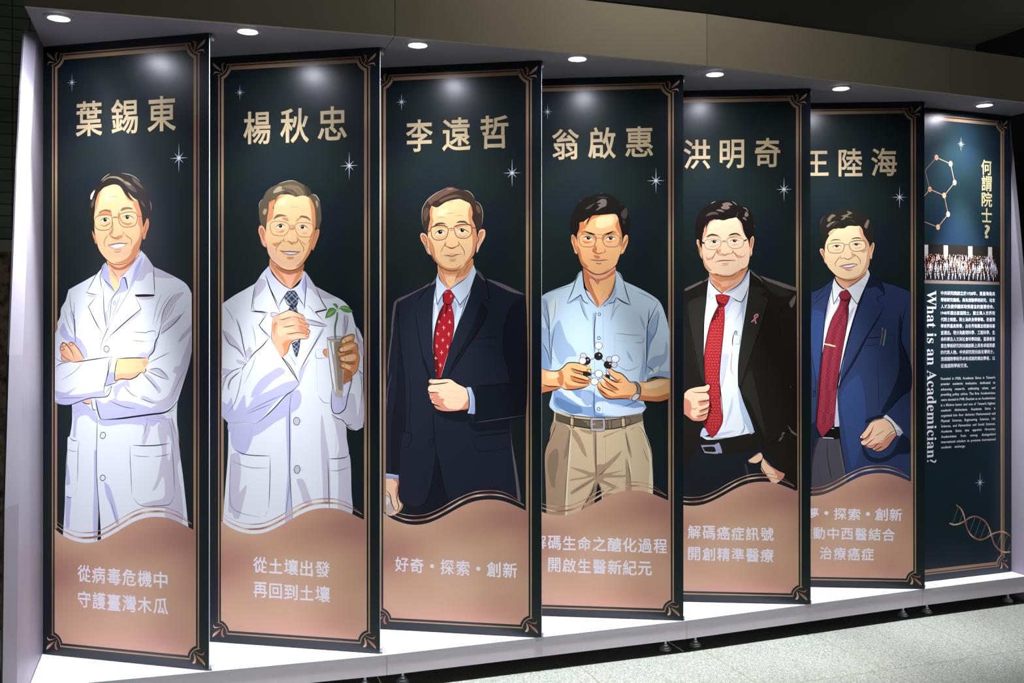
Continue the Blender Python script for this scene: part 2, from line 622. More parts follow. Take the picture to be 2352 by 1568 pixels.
XW = 0.98     # width of the small latin text
WT = 7380.0    # banner width, 0.1 mm
H_TOP = 24000.0
PETALS = ['194,725 268,634 442,639 624,691 476,621 336,580 232,587', '537,558 400,378 258,263 159,202 208,348 333,447', '649,620 627,441 649,325 702,235 588,246 545,346 559,480']
WAVE = [(540, 4995), (596, 4960), (951, 4736), (1435, 4571), (1931, 4515), (2426, 4586), (2870, 4759), (3361, 5018), (3751, 5249), (4236, 5493), (4717, 5643), (5193, 5692), (5666, 5662), (6134, 5522), (6692, 5292), (6830, 5235)]
WAVE_B = [(598, 5132), (1038, 4890), (1536, 4726), (1934, 4706), (2428, 4776), (2872, 4949), (3461, 5276), (4045, 5621), (4527, 5813), (5195, 5900), (5668, 5870), (6137, 5728), (6640, 5490)]
WAVE_C = [(665, 5255), (1040, 5060), (1490, 4935), (1987, 4908), (2484, 4990), (3075, 5255), (3565, 5550), (4150, 5848), (4632, 6005), (5110, 6062), (5585, 6045), (6055, 5900), (6610, 5525)]

def mirror(pts, mx, my):
    return [((WT - x) if mx else x, (H_TOP - 20 - y) if my else y) for x, y in pts]

def arc(cx, cy, r, a0, a1, n=10):
    return [(cx + r * math.cos(R(a0 + (a1 - a0) * i / n)), cy + r * math.sin(R(a0 + (a1 - a0) * i / n))) for i in range(n + 1)]

def frame_line(pr, mx, top, bot, ccx, cty, cby, r, w, m):
    """line frame with scooped corners; mx side margin, top/bot heights, corner centres and radius"""
    L_, R_ = mx, WT - mx
    pts = []
    pts += arc(ccx, cby, r, 90, 0)            # bottom left, scoop
    pts += arc(WT - ccx, cby, r, 180, 90)     # bottom right
    pts += arc(WT - ccx, cty, r, 270, 180)    # top right
    pts += arc(ccx, cty, r, 0, -90)           # top left
    full = []
    full.append((L_, cby + r)); full += pts[0:11]; full.append((ccx + r, bot))
    full.append((WT - ccx - r, bot)); full += pts[11:22]; full.append((R_, cby + r))
    full.append((R_, cty - r)); full += pts[22:33]; full.append((WT - ccx - r, top))
    full.append((ccx + r, top)); full += pts[33:44]; full.append((L_, cty - r))
    clean = [full[0]]
    for p in full[1:]:
        if math.hypot(p[0] - clean[-1][0], p[1] - clean[-1][1]) > 3: clean.append(p)
    pr.stroke(clean, w, m, closed=True, taper=False)

def sparkle(pr, x, y, rx, ry):
    a = 0.42
    pts = []
    for k in range(8):
        ang = R(45 * k)
        if k % 2 == 0: r = (rx if k % 4 == 0 else ry)
        else: r = rx * 0.72
        pts.append((x + r * math.cos(ang), y + r * math.sin(ang)))
        am = ang + R(22.5)
        pts.append((x + rx * 0.125 * math.cos(am), y + rx * 0.125 * math.sin(am)))
    pr.fill(pts, ink('star'))

def banner(i, left, right, w, label, art, wave=True):
    ex, ey = right[0] - left[0], right[1] - left[1]
    root = empty('banner', ((left[0] + right[0]) / 2, (left[1] + right[1]) / 2, 0.0), math.atan2(ey, ex))
    tag(root, label, 'banner', 'row of tall portrait banners' if wave else None)
    h = w / 2
    bm = bmesh.new()
    fs = box(bm, -h, 0.0, 0.004, h, 0.005, 2.398)
    for f in fs:
        if f.normal.length == 0: f.normal_update()
    bm.normal_update()
    for f in bm.faces:
        f.material_index = 0 if f.normal.y < -0.5 else 1
    obj('board', bm, [NAVY if wave else NAVYB, EDGE], root)
    for nm, z in (('top_rail', 2.385), ('bottom_rail', 0.0135)):
        bm = bmesh.new()
        ring = []
        for x in (-h + 0.004, h + 0.006):
            ring.append([bm.verts.new((x, 0.0165 - 0.011 * math.cos(a * math.pi / 8), z + 0.0125 * math.sin(a * math.pi / 8))) for a in range(16)])
        for a in range(16):
            bm.faces.new((ring[0][a], ring[1][a], ring[1][(a + 1) % 16], ring[0][(a + 1) % 16]))
        bm.faces.new(ring[0]); bm.faces.new(ring[1][::-1])
        obj(nm, bm, STEEL, root)
    pr = Print(w)
    pr.start()
    if wave:
        frame_line(pr, 445, 23660, 390, 380, 23670, 390, 430, 42, GOLD)
        # heavy inner line: up both sides and over the top
        m = 602; r = 585
        pts = [(m, 5000)] + [(m, 23670 - r)] + arc(380, 23670, r, -68, -5, 8) + [(380 + r, 23510)] + [(WT - 380 - r, 23510)] + arc(WT - 380, 23670, r, 185, 248, 8) + [(WT - m, 23670 - r), (WT - m, 5200)]
        pr.stroke(pts, 112, GOLD, taper=False)
    else:
        frame_line(pr, 445, 23660, 390, 380, 23670, 390, 430, 42, GOLD)
        frame_line(pr, 602, 23500, 545, 380, 23670, 390, 585, 105, GOLD)
    pr.done('border_line', root)
    for mx in (0, 1):
        for my in (0, 1):
            pr.start()
            for p in PETALS:
                pr.fill(mirror(spline(p.split(), True, 60), mx, my), GOLDL)
            pr.done('corner_ornament', root)
    groups = {}
    waved = not wave
    def do_wave():
        pr.start()
        r = 540
        g = list(spline(['%d,%d' % p for p in WAVE], False, 120))
        poly = g + [(WT - 545, 5100), (WT - 545, 395 + r)] + arc(WT - 380, 395, r, 107, 165, 8) + [(WT - 380 - r + 20, 515), (380 + r - 20, 515)] + arc(380, 395, r, 15, 73, 8) + [(545, 395 + r)]
        pr.fill(poly, COPPER)
        pr.done('copper_ground', root)
        for pts, ww in ((WAVE_B, 62), (WAVE_C, 26)):
            pr.start(); pr.stroke(spline(['%d,%d' % p for p in pts], False, 120), ww, GOLDL); pr.done('wave_line', root)
    for name, cmds in art:
        if '/' in name:
            par, name = name.split('/')
            if par not in groups: groups[par] = empty(par, parent=root)
            parent = groups[par]
        else: parent = root
        if name == 'WAVE':
            do_wave(); continue
        pr.start()
        if name == 'sparkle':
            for line in cmds.strip().splitlines():
                x, y, rx, ry = map(float, line.split())
                sparkle(pr, x, y, rx, ry)
        elif name == 'crowd_photograph':
            CROWD(pr, cmds)
        else:
            pr.run(cmds)
        pr.done(name, parent)
    return root

def CROWD(pr, cmds):
    x0, y0, x1, y1 = map(float, cmds.split())
    rnd = random.Random(5)
    pr.fill([(x0, y0), (x1, y0), (x1, y1), (x0, y1)], ink('photodark'))
    W_, H_ = x1 - x0, y1 - y0
    for fx in (0.0, 0.10, 0.33, 0.62, 0.86):
        pr.fill([(x0 + fx * W_, y0 + 0.55 * H_), (x0 + (fx + 0.05) * W_, y0 + 0.55 * H_), (x0 + (fx + 0.05) * W_, y1 - 0.02 * H_), (x0 + fx * W_, y1 - 0.02 * H_)], ink('pillar'))
    pr.fill([(x0, y0), (x1, y0), (x1, y0 + 0.07 * H_), (x0, y0 + 0.10 * H_)], ink('photofloor'))
    dark = ['suit', 'ink', 'photodark', 'suit', 'suitl', 'ink', 'bk5', 'photodark']
    mixed = ['suit', 'cuff', 'ink', 'coat', 'suitl', 'tied', 'sh4s', 'photodark', 'shirts', 'bk5', 'ink', 'skins3']
    for row in range(9):
        t = row / 8.0
        y = y1 - (0.27 + 0.47 * t) * H_
        n = 40 - int(20 * t); s = W_ / n * 0.46
        inset = 0.07 * (1 - t) * W_
        for k in range(n):
            x = x0 + inset + (W_ - 2 * inset) * (k + 0.5 + 0.4 * (row % 2) + rnd.uniform(-.2, .2)) / n
            if x + s > x1 or x - s < x0: continue
            yy = y + rnd.uniform(-.022, .022) * H_
            m = ink(rnd.choice(dark if row > 4 else mixed))
            lo = y0 + 0.09 * H_
            def quad(c, w0, w1, top, bot):
                a_, b_ = max(lo, yy - s * bot), yy - s * top
                if b_ > a_: pr.fill([(x - s * w1, a_), (x + s * w1, a_), (x + s * w0, b_), (x - s * w0, b_)], c)
            quad(m, 0.55, 0.85, 0.7, 4.4)
            if row > 3: quad(ink('cuff'), 0.22, 0.10, 0.75, 2.2)
            if row == 8: quad(ink(rnd.choice(['cuff', 'ink', 'suit', 'coatm'])), 0.8, 0.7, 4.2, 6.2)
            q = 0.8 + 0.35 * (1 - t)
            pr.fill([(x + s * .34 * q * math.cos(a * math.pi / 4), yy + s * .62 * q * math.sin(a * math.pi / 4)) for a in range(8)], ink(rnd.choice(['skin', 'skins', 'skinr', 'skinr'])))
            pr.fill([(x - s * .34 * q, yy + s * .15), (x + s * .34 * q, yy + s * .15), (x + s * .26, yy + s * .72 * q), (x - s * .26, yy + s * .72 * q)], ink('hair'))

# ------------------------------------------------------------------ the hall
ZF = -0.141
bm = bmesh.new(); box(bm, -6, -7, ZF - 0.1, 9, 1.5, ZF)
tag(obj('floor', bm, FLOOR), kind='structure')
YW = 1.32
bm = bmesh.new(); box(bm, -6, YW, 1.703, -0.6, YW + 0.1, 3.35)
tag(obj('wall_back', bm, TILE), kind='structure')
bm = bmesh.new(); box(bm, -0.6, YW, 1.703, 4.51, YW + 0.1, 3.35)
tag(obj('wall_back_upper', bm, DARK), kind='structure')
bm = bmesh.new(); box(bm, -6, YW - 0.004, ZF, 4.51, YW + 0.1, 1.646)
tag(obj('wall_back_lower', bm, GRANITE), kind='structure')
bm = bmesh.new(); box(bm, -6, YW - 0.014, 1.646, 4.51, YW + 0.1, 1.703)
tag(obj('trim_1', bm, LEDGE), kind='structure')
bm = bmesh.new(); box(bm, 4.51, -7, ZF, 4.61, YW + 0.1, 3.35)
tag(obj('wall_right', bm, DARK), kind='structure')
bm = bmesh.new(); box(bm, -6, -7, 3.18, 4.7, YW + 0.1, 3.35)
tag(obj('ceiling', bm, CEIL), kind='structure')

# ------------------------------------------------------------------ display stand: stage, canopy, side panels
XJ = [-1.0645, 0.222, 1.560, 2.910, 3.60]
YP = [0.045, -0.030, -0.027, 0.040, 0.060]      # front edge of the stage at the joints
YS = [-0.100, -0.178, -0.200, -0.140, -0.105]      # front edge of the canopy at the joints
YB = 0.62
DECK = ['leftmost', 'second', 'third', 'rightmost short']
def foot(parent, x, y):
    bm = bmesh.new()
    lathe(bm, [(0.006, 0.020), (0.006, 0.060)], 12)
    lathe(bm, [(0.024, 0.0), (0.026, 0.004), (0.026, 0.011), (0.020, 0.014), (0.020, 0.018), (0.011, 0.022), (0.011, 0.028), (0.006, 0.030)], 20)
    o = obj('levelling_foot', bm, STEEL, parent)
    o.location = (x, y, ZF)
    return o
plab = ['white stage section with grey skirt under the two lab coat banners',
        'white stage section under the navy suit and molecule model banners',
        'white stage section under the pink ribbon and blue suit banners',
        'short white stage section under the text-only banner with the crowd photograph']
for k in range(4):
    x0, x1 = XJ[k] + 0.001, XJ[k + 1] - 0.001
    root = empty('stage_section', ((x0 + x1) / 2, 0.3, ZF))
    tag(root, plab[k], 'stage', 'stage sections')
    cx, cy = (x0 + x1) / 2, 0.3
    def T(bm_):
        bmesh.ops.translate(bm_, verts=bm_.verts, vec=(-cx, -cy, -ZF)); return bm_
    bm = bmesh.new()
    prism(bm, [(x0, YP[k] + 0.0), (x1, YP[k + 1] + 0.0), (x1, YB), (x0, YB)], -0.018, 0.0)
    obj('deck', T(bm), WHITE, root)
    bm = bmesh.new()
    prism(bm, [(x0, YP[k] + 0.001), (x1, YP[k + 1] + 0.001), (x1, YP[k + 1] + 0.016), (x0, YP[k] + 0.016)], -0.081, -0.018)
    obj('skirt', T(bm), SKIRT, root)
    for fx in (x0 + 0.075, x1 - 0.075):
        t = (fx - x0) / (x1 - x0)
        yf = YP[k] + (YP[k + 1] - YP[k]) * t
        o = foot(root, fx - cx, yf + 0.055 - cy); o.location.z = 0
        o = foot(root, fx - cx, YB - 0.06 - cy); o.location.z = 0

clab = ['beige canopy section above the two lab coat banners',
        'beige canopy section above the navy suit and molecule model banners',
        'beige canopy section above the pink ribbon and blue suit banners',
        'short beige canopy section above the text-only banner']
LAMPS = [(-0.960, -0.009), (-0.312, -0.068), (0.329, -0.103), (0.996, -0.127), (1.661, -0.096), (2.347, -0.064), (3.247, -0.012)]
for k in range(4):
    x0, x1 = (XJ[k] if k else -1.06), XJ[k + 1]
    x0 += 0.0012; x1 -= 0.0012
    root = empty('canopy_section', ((x0 + x1) / 2, 0.2, 2.4))
    tag(root, clab[k], 'canopy', 'canopy sections')
    cx, cy = (x0 + x1) / 2, 0.2
    y0, y1 = YS[k], YS[k + 1]
    zt = 2.618
    bm = bmesh.new()
    prism(bm, [(x0, y0), (x1, y1), (x1, y1 + 0.018), (x0, y0 + 0.018)], 2.400, zt)
    prism(bm, [(x0, y0 + 0.018), (x1, y1 + 0.018), (x1, YB), (x0, YB)], zt - 0.018, zt)
    bmesh.ops.translate(bm, verts=bm.verts, vec=(-cx, -cy, -2.4))
    obj('fascia', bm, FASCIA, root)
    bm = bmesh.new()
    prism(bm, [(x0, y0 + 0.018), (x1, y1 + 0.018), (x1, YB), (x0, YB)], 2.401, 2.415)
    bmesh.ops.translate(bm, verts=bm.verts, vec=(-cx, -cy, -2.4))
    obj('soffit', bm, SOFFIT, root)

LAMP_GLASS = mat('lamp_diffuser', '#ffffff', 0.4, emit=((0.86, 0.88, 1.0), DISC))
llab = ['round downlight glowing above the banner of the man with crossed arms', 'round downlight glowing above the banner of the man holding a seedling',
        'round downlight glowing above the banner of the man in navy suit', 'round downlight glowing above the banner of the man with the molecule model',
        'round downlight glowing above the banner with the pink ribbon pin', 'round downlight glowing above the banner of the man in bright blue suit',
        'round downlight glowing above the text-only banner']
for (lx, ly), lb in zip(LAMPS, llab):
    root = empty('downlight', (lx, ly, 2.4005))
    tag(root, lb, 'lamp', 'downlights in the canopy')
    bm = bmesh.new()
    lathe(bm, [(0.0335, -0.0005), (0.034, -0.004), (0.037, -0.0075), (0.044, -0.006), (0.0505, -0.0015), (0.051, -0.0003), (0.0335, -0.0003)], 48, cap=False)
    obj('trim_ring', bm, CHROME, root, True)
    bm = bmesh.new()
    lathe(bm, [(0.0328, -0.0030), (0.0328, -0.0004)], 48)
    obj('diffuser', bm, LAMP_GLASS, root)
    light('downlight_beam', 'SPOT', (lx, ly, 2.390), BEAM, BEAM_COL, spot_size=R(42), spot_blend=1.0, shadow_soft_size=0.03).rotation_euler = (0, 0, 0)
    light('downlight_flood', 'SPOT', (lx, ly, 2.390), FLOOD, BEAM_COL, spot_size=R(110), spot_blend=1.0, shadow_soft_size=0.03).rotation_euler = (0, 0, 0)
    light('downlight_spill', 'SPOT', (lx, ly, 2.390), WIDE, BEAM_COL, spot_size=R(140), spot_blend=0.7, shadow_soft_size=0.03).rotation_euler = (0, 0, 0)

def side_panel(label, xin, s, prof, flare=0.085):
    """upright end panel: its front is cut to the profile (y, z) and splayed outwards; s = -1 left, 1 right"""
    bm = bmesh.new()
    rows = []
    for y, z in prof:
        rows.append([bm.verts.new(p) for p in ((xin, YB, z), (xin, y, z), (xin + s * 0.030, y - flare, z), (xin + s * 0.036, y - flare + 0.005, z), (xin + s * 0.036, YB, z))])
    for r0, r1 in zip(rows[:-1], rows[1:]):
        for k in range(5):
            bm.faces.new((r0[k], r0[(k + 1) % 5], r1[(k + 1) % 5], r1[k]))
    bm.faces.new(rows[0][::-1]); bm.faces.new(rows[-1])
    bmesh.ops.recalc_face_normals(bm, faces=bm.faces)
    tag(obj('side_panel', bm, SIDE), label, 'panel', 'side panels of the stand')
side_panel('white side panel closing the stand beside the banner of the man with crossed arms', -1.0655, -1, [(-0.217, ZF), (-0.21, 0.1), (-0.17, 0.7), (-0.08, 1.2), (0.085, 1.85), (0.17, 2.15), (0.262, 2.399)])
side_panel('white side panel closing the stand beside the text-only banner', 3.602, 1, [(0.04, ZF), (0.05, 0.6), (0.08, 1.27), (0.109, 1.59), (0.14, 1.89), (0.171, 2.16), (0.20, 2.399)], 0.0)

# ------------------------------------------------------------------ the banners
ART = {}
ART[0] = [
    ('portrait/lab_coat', '''
f coat 2751,15272c 2473,15009 2128,14835 1509,14565 1185,14397c 1037,13949c 837,13651 803,13351 663,13116c 664,12859 558,12687c 549,9965c 765,9892 1042,9864 1343,9897c 1351,9342 1315,9000 1238,8657c 1138,8603c 1126,8227 1073,7627 1027,6856 1005,6001 921,4672c 1405,4486 1902,4430 2397,4501 3718,4788 5158,5077 6524,5276c 6416,6135 6285,7283 6150,8144 6083,8927 6015,9420 6031,10082c 6205,10539 6369,10996 6556,11534 6648,12028c 6642,14189c 6548,14375 6407,14561 6172,14716 5654,14962 4998,15232c 4820,15472 4627,15705c 4435,15854c 3743,14859c 3062,14867c
f coatm 4514,14725 4704,14973 4942,15012 5039,14845 5890,14794 5464,15047 4998,15232c 4820,15472 4628,15684c 4463,15227 4178,14729
f coatm 4230,14101 4995,14104 4972,14013 4470,13974
f coatm 2033,14178 2428,14154 2281,14070
f coatm 2085,13520 2383,13096 2680,12758 2778,12547 2778,12673 2284,13180 2185,13435
f coatm 4424,13598 3848,13138 3072,12548 2828,12315 3267,12591 3945,13096 4377,13431
f coatm 1240,13436 1391,12967 1493,12328 1593,12073 1792,12075 1692,12414 1517,12541 1465,13180 1314,13607
f coatl 940,13095 1192,12625 1492,12456 1493,12285 992,12453 790,12752
f coatl 1442,12583 1742,12415 1990,12076 2065,11780 1892,11693 1643,12116 1518,12243
f coatm 5941,14173 5613,13843 5378,13512 5285,12931 5191,12640 5473,13180 5848,13760 6082,14007 6315,14253
f coatm 6178,13428 5756,13180 5379,12931 5333,12641 5804,12973 6132,13222
f coatm 6623,13016 6414,12810 6227,12644 6041,12354 6181,12396 6647,12810c
f coatm 6601,12645 6439,12192 6229,11736 6135,11488 5901,11402 5854,11195 5994,11155 5759,10573 5570,10279 5096,10103 4715,10262 4428,10298 4571,10134 5143,9980 4905,9850 5237,9691 5758,9910 5993,10205 6229,10746 6556,11575 6648,12070c
f coatm 4525,11177 4811,10889 5002,10642 5239,10397 5334,10523 5097,10810 4859,11056
f coatm 4811,11305 5192,11144 5665,10902 5571,11149 5239,11352
f coatm 5096,12515 5001,12223 4716,11930 4524,11970 4236,11758 4716,11763 5002,11974 5191,12349
f coatl 549,10436c 1043,10360 1543,10582 1193,10277 1941,10334 2779,10477 2828,10309 2975,10270c 2484,10197 1543,10050 791,10013 590,10180
f coatl 549,10051c 1293,10023 2188,10169 2484,10184 1990,10038 1343,9897c 1042,9864 765,9892 559,9957
f coatl 3560,10785 3219,10569 3268,10191 2926,10058 3267,10023 4235,9918 3365,10151 3657,10661 3947,10624 3851,10874
f coatl 2435,10132 2778,9970 3072,10061 3850,10077 4714,9887 5237,9732 5898,9789 5663,9680 4713,9574 3751,9446 2679,9355 2532,9669
f coatl 1367,9812 1791,10034 2286,9705 2434,9624 2481,9202 2285,9282 2038,9487 1640,9392 1539,9007 1513,8623 1388,8619 1416,9344
f coatl 2531,9330 2679,9334 3751,9446 4713,9595 5474,9572 5568,9409 5188,9274 4998,9144 4473,9172 3750,9194 2874,9086 2580,9162
f coatm 4521,9340 4808,9264 4855,9016 4710,8636 4613,8425 4470,8462 4591,8841
f coatm 5188,9191 5568,9450 5803,9456 6036,8801 6172,8021 6030,7644 6210,6661 6295,5758 6199,5465 5496,5717 5499,6049 4978,6107 4453,6123 4885,6269 5456,6462 5415,7248 5127,6779 4936,6646 5177,7197 5275,7657 5373,8200 5234,8694
f coat 5613,8830 5753,8627 5750,8089 5655,7837 5562,8207
f coatl 2354,8140 2452,8143 2471,7255 2537,6243 2547,4721c 2349,4625 2309,5555 2343,6615
f coatl 2813,6931 3056,6731 3294,6110 3482,5362 3336,5355 3099,6016 2906,6387
f coatl 1107,7585 1206,7290 1252,6780 1076,6730
f coatl 1073,6303 1297,6185 1241,5500 1212,5072 1061,5064
f nightp 2525,6581 2560,5990 2506,4634c 2669,4686c 2615,5570 2570,6075
l ink 21 2751,15272 2473,15009 2277,14706 2008,14284
l ink 21 1958,14293 2231,14219 2477,14188
l ink 21 2477,14188c 2355,14028 2085,13723c 2383,13180 2754,12610
l ink 29 2184,13520 2433,13096 2630,12800
l ink 21 1185,14397 1509,14565 2128,14835
l ink 17 1185,14410 1037,13949
l ink 25 4628,15642 4439,15227 3939,14375 3265,13370 2925,12800c 2754,12462 2656,12166 2632,11764
l ink 25 4998,15240 5015,14762 5043,14158
f ink 4157,14176c 4565,14190 5042,14170 5033,14116 4614,14090 4230,14101
l ink 21 4181,14134 4448,13631c 3751,13117 3072,12590 2779,12272
l ink 34 4376,13577 3751,13117 3072,12590
l ink 17 1235,14333 1288,13692 1465,13180 1493,12328
l ink 21 1447,13905 1430,13265 1518,12264
l ink 13 988,13608 1141,13095 1442,12541
l ink 13 890,13009 1192,12689
l ink 13 739,12859 891,12474
l ink 13 1691,12755 1742,12117
l ink 13 6361,14508 6081,14337
l ink 13 5327,14177 5116,13679 4952,12993
l ink 17 5940,14235 5472,13637 5308,13014
l ink 13 5799,14256 5377,13720 5047,12931
l ink 13 5989,13883 5662,13346 5308,12973
l ink 13 6504,13819 6248,13510
l ink 21 6365,13551 5804,12994 5262,12640
l ink 13 6646,13057 6134,12396
l ink 34 5308,12993 5191,12557 5072,12349 5002,12015 4787,11784 4773,11555
l ink 17 4032,12749 4379,12729 4666,12713 4738,12751 5057,12777 5077,12577
l ink 13 3946,12719 3938,11797
l ink 13 4033,12426 4332,12394 4657,12388
l ink 13 4667,12380 5048,12432
o ink 21 2789,12074 2853,12188 2950,12189 3034,12084 2951,11957 2853,11977
l ink 17 3034,12084 3122,12085
l ink 29 550,11722 842,11576 1144,11609 1444,11561 1941,11617 2780,11736 3171,11777
l ink 21 560,11337 842,11490 1294,11580
l ink 13 565,11165 842,11490
l ink 13 1916,11629 1444,11177 842,10848
l ink 13 1519,11391 1144,11173
l ink 25 3171,11777 3024,11578 2976,11198 2829,10689 2794,10435 2853,10309
l ink 25 2853,10331 3000,10523 3146,10652 2975,10270 2632,10199 2188,10169 1592,9987 1343,9897 1042,9864 765,9892 559,9965
l ink 13 741,10132 1493,10155 1941,10186
l ink 13 2877,10479 3073,10630
l ink 13 2877,10373 3122,10610
l ink 17 4773,11555 5192,11747 5712,11980
l ink 25 4773,11555 4620,11428 4668,11262 4525,11156
l ink 21 4525,11156 4811,10889 5192,10542
l ink 21 4716,11263 5192,11061 5594,10930
l ink 17 4787,11297 5192,11352 5476,11148 5665,10964
l ink 17 3633,10723 3995,10373 4308,10233
l ink 13 3802,10873 4092,10626
l ink 17 4380,10214 4715,10095 5096,9995
l ink 17 3023,10081 3656,9863 4235,9792
l ink 13 6369,11325 6041,10784 5735,10179
l ink 25 6648,12008 6556,11534 6369,10996 6205,10539 6031,10082
l ink 50 6031,10123 5805,9870 5474,9676 4952,9601 4234,9500 3509,9398 2777,9337
l ink 34 2410,10153 2483,9795 2630,9375 2777,9337
l ink 21 2507,9668 2480,8948 2462,8101 2470,7044 2524,6411
l ink 21 2471,7255 2493,6833 2538,6285 2565,5568
l ink 13 1392,9855 1790,9524
l ink 13 1492,9900 1939,9612
l ink 13 1642,9946 2137,9617
l ink 13 1791,9991 2286,9663
l ink 13 1367,9577 1791,9715
l ink 13 4713,9470 5473,9448
l ink 13 4569,9425 5378,9300
l ink 13 5094,9563 5568,9409
l ink 13 5473,9323 5993,9957
l ink 13 5568,9533 6040,9999
l ink 13 5615,9451 5755,9124 5916,8260
l ink 13 5757,9621 5896,9045 6013,8842
l ink 13 4737,9429 4640,9009 4470,8629
l ink 21 1228,8614 1388,8491 1577,8488
l ink 17 1647,8478 1625,8073 1587,6837
l ink 13 1146,8142 1336,8071 1560,8062
l ink 21 1083,6295 1223,6246 1348,6247
l ink 17 1550,6623 1474,6364
l ink 17 1239,8700 1138,8590 1108,7714 1027,6856 1005,6001 922,4714
l ink 17 6021,10081 6015,9420 6150,8144 6285,7283 6438,6013 6501,5357
o ink 21 2627,8720 2701,8836 2824,8831 2862,8706 2749,8597 2651,8636
l ink 13 2863,8748 2970,8760
o ink 21 2628,7092 2717,7189 2824,7164 2853,7059 2764,6971 2666,6988
l ink 17 2853,7102 2951,7106
l ink 29 4085,8387 4613,8383 5185,8422 5682,8509
l ink 17 3955,8362 3984,7525 4048,6481
l ink 17 5790,8484 5865,7597 5919,6648
l ink 13 4093,8002 4467,7969 4849,7974
l ink 13 5016,7980 5420,8036 5750,8122
l ink 17 4119,6358 4310,6158 4549,6065 5074,6103 5666,6173 5785,6311 5904,6524
l ink 13 3043,6309 3243,5771 3479,5131
'''),
    ('portrait/shirt', '''
f shirt 2863,15439c 2716,15293 2611,14893c 2747,14279 2800,13518 2900,12821c 2998,12927 3362,13517 3939,14375 4463,15269 4628,15663 4434,15875c 4364,15709c 3742,15027 3549,14861 3479,14442 3310,14233c 3162,14529 3038,14741 2987,15205
f shirts 3574,14819 3791,14859 3818,14355 3504,14231 3262,14107 3068,13855 2996,13433 2970,13771 3164,14107 3454,14442
f shirts 2838,15376 3012,15036 3063,14698 3261,14275 2967,14488 2769,14828 2645,14893
f shirts 4223,15272 4034,14730 3915,14438 4130,14729 4415,15269 4508,15602
f shirts 2825,13434 2924,12927 2972,13222 2897,13602
l ink 21 2863,15439 2766,15293 2611,14893c 2672,14533 2771,14342
l ink 21 2695,14871 2867,14700 3162,14444 3300,14254
l ink 25 2771,14342 2789,13645 2915,12822
l ink 21 2867,14700 2772,14321
l ink 17 3549,14861 3503,14484 3310,14233 3140,13981 3069,13433 2973,12990
l ink 34 3588,14810 3719,14838 3803,14607 3867,14355
l ink 13 3553,14252 3360,13769 3119,13222
o ink 13 3214,13875 3272,13930 3321,13875 3287,13791 3234,13804
l ink 13 2967,14446 3139,14192
l ink 25 4373,15709 3934,15234 3573,14861
'''),
    ('portrait/neck', '''
f skinr 2911,15502c 2987,15205 3063,14740 3309,14254c 3454,14505 3525,14862 3742,15027 4364,15709c 4400,15938c 3740,15363c
f skinb 2986,15290 3207,15034 3452,14862 3378,14947 3059,15289
f skin 3060,15120 3209,14865 3355,14737 3454,14568 3319,14275 3162,14571 3072,14825
f skind 2961,15417 3450,15220 3836,15361 4220,15649 4125,15441 3693,15154 3255,15159
l ink 17 3109,15204 3256,15012 3394,14863
l ink 13 3934,15276 4077,15525
'''),
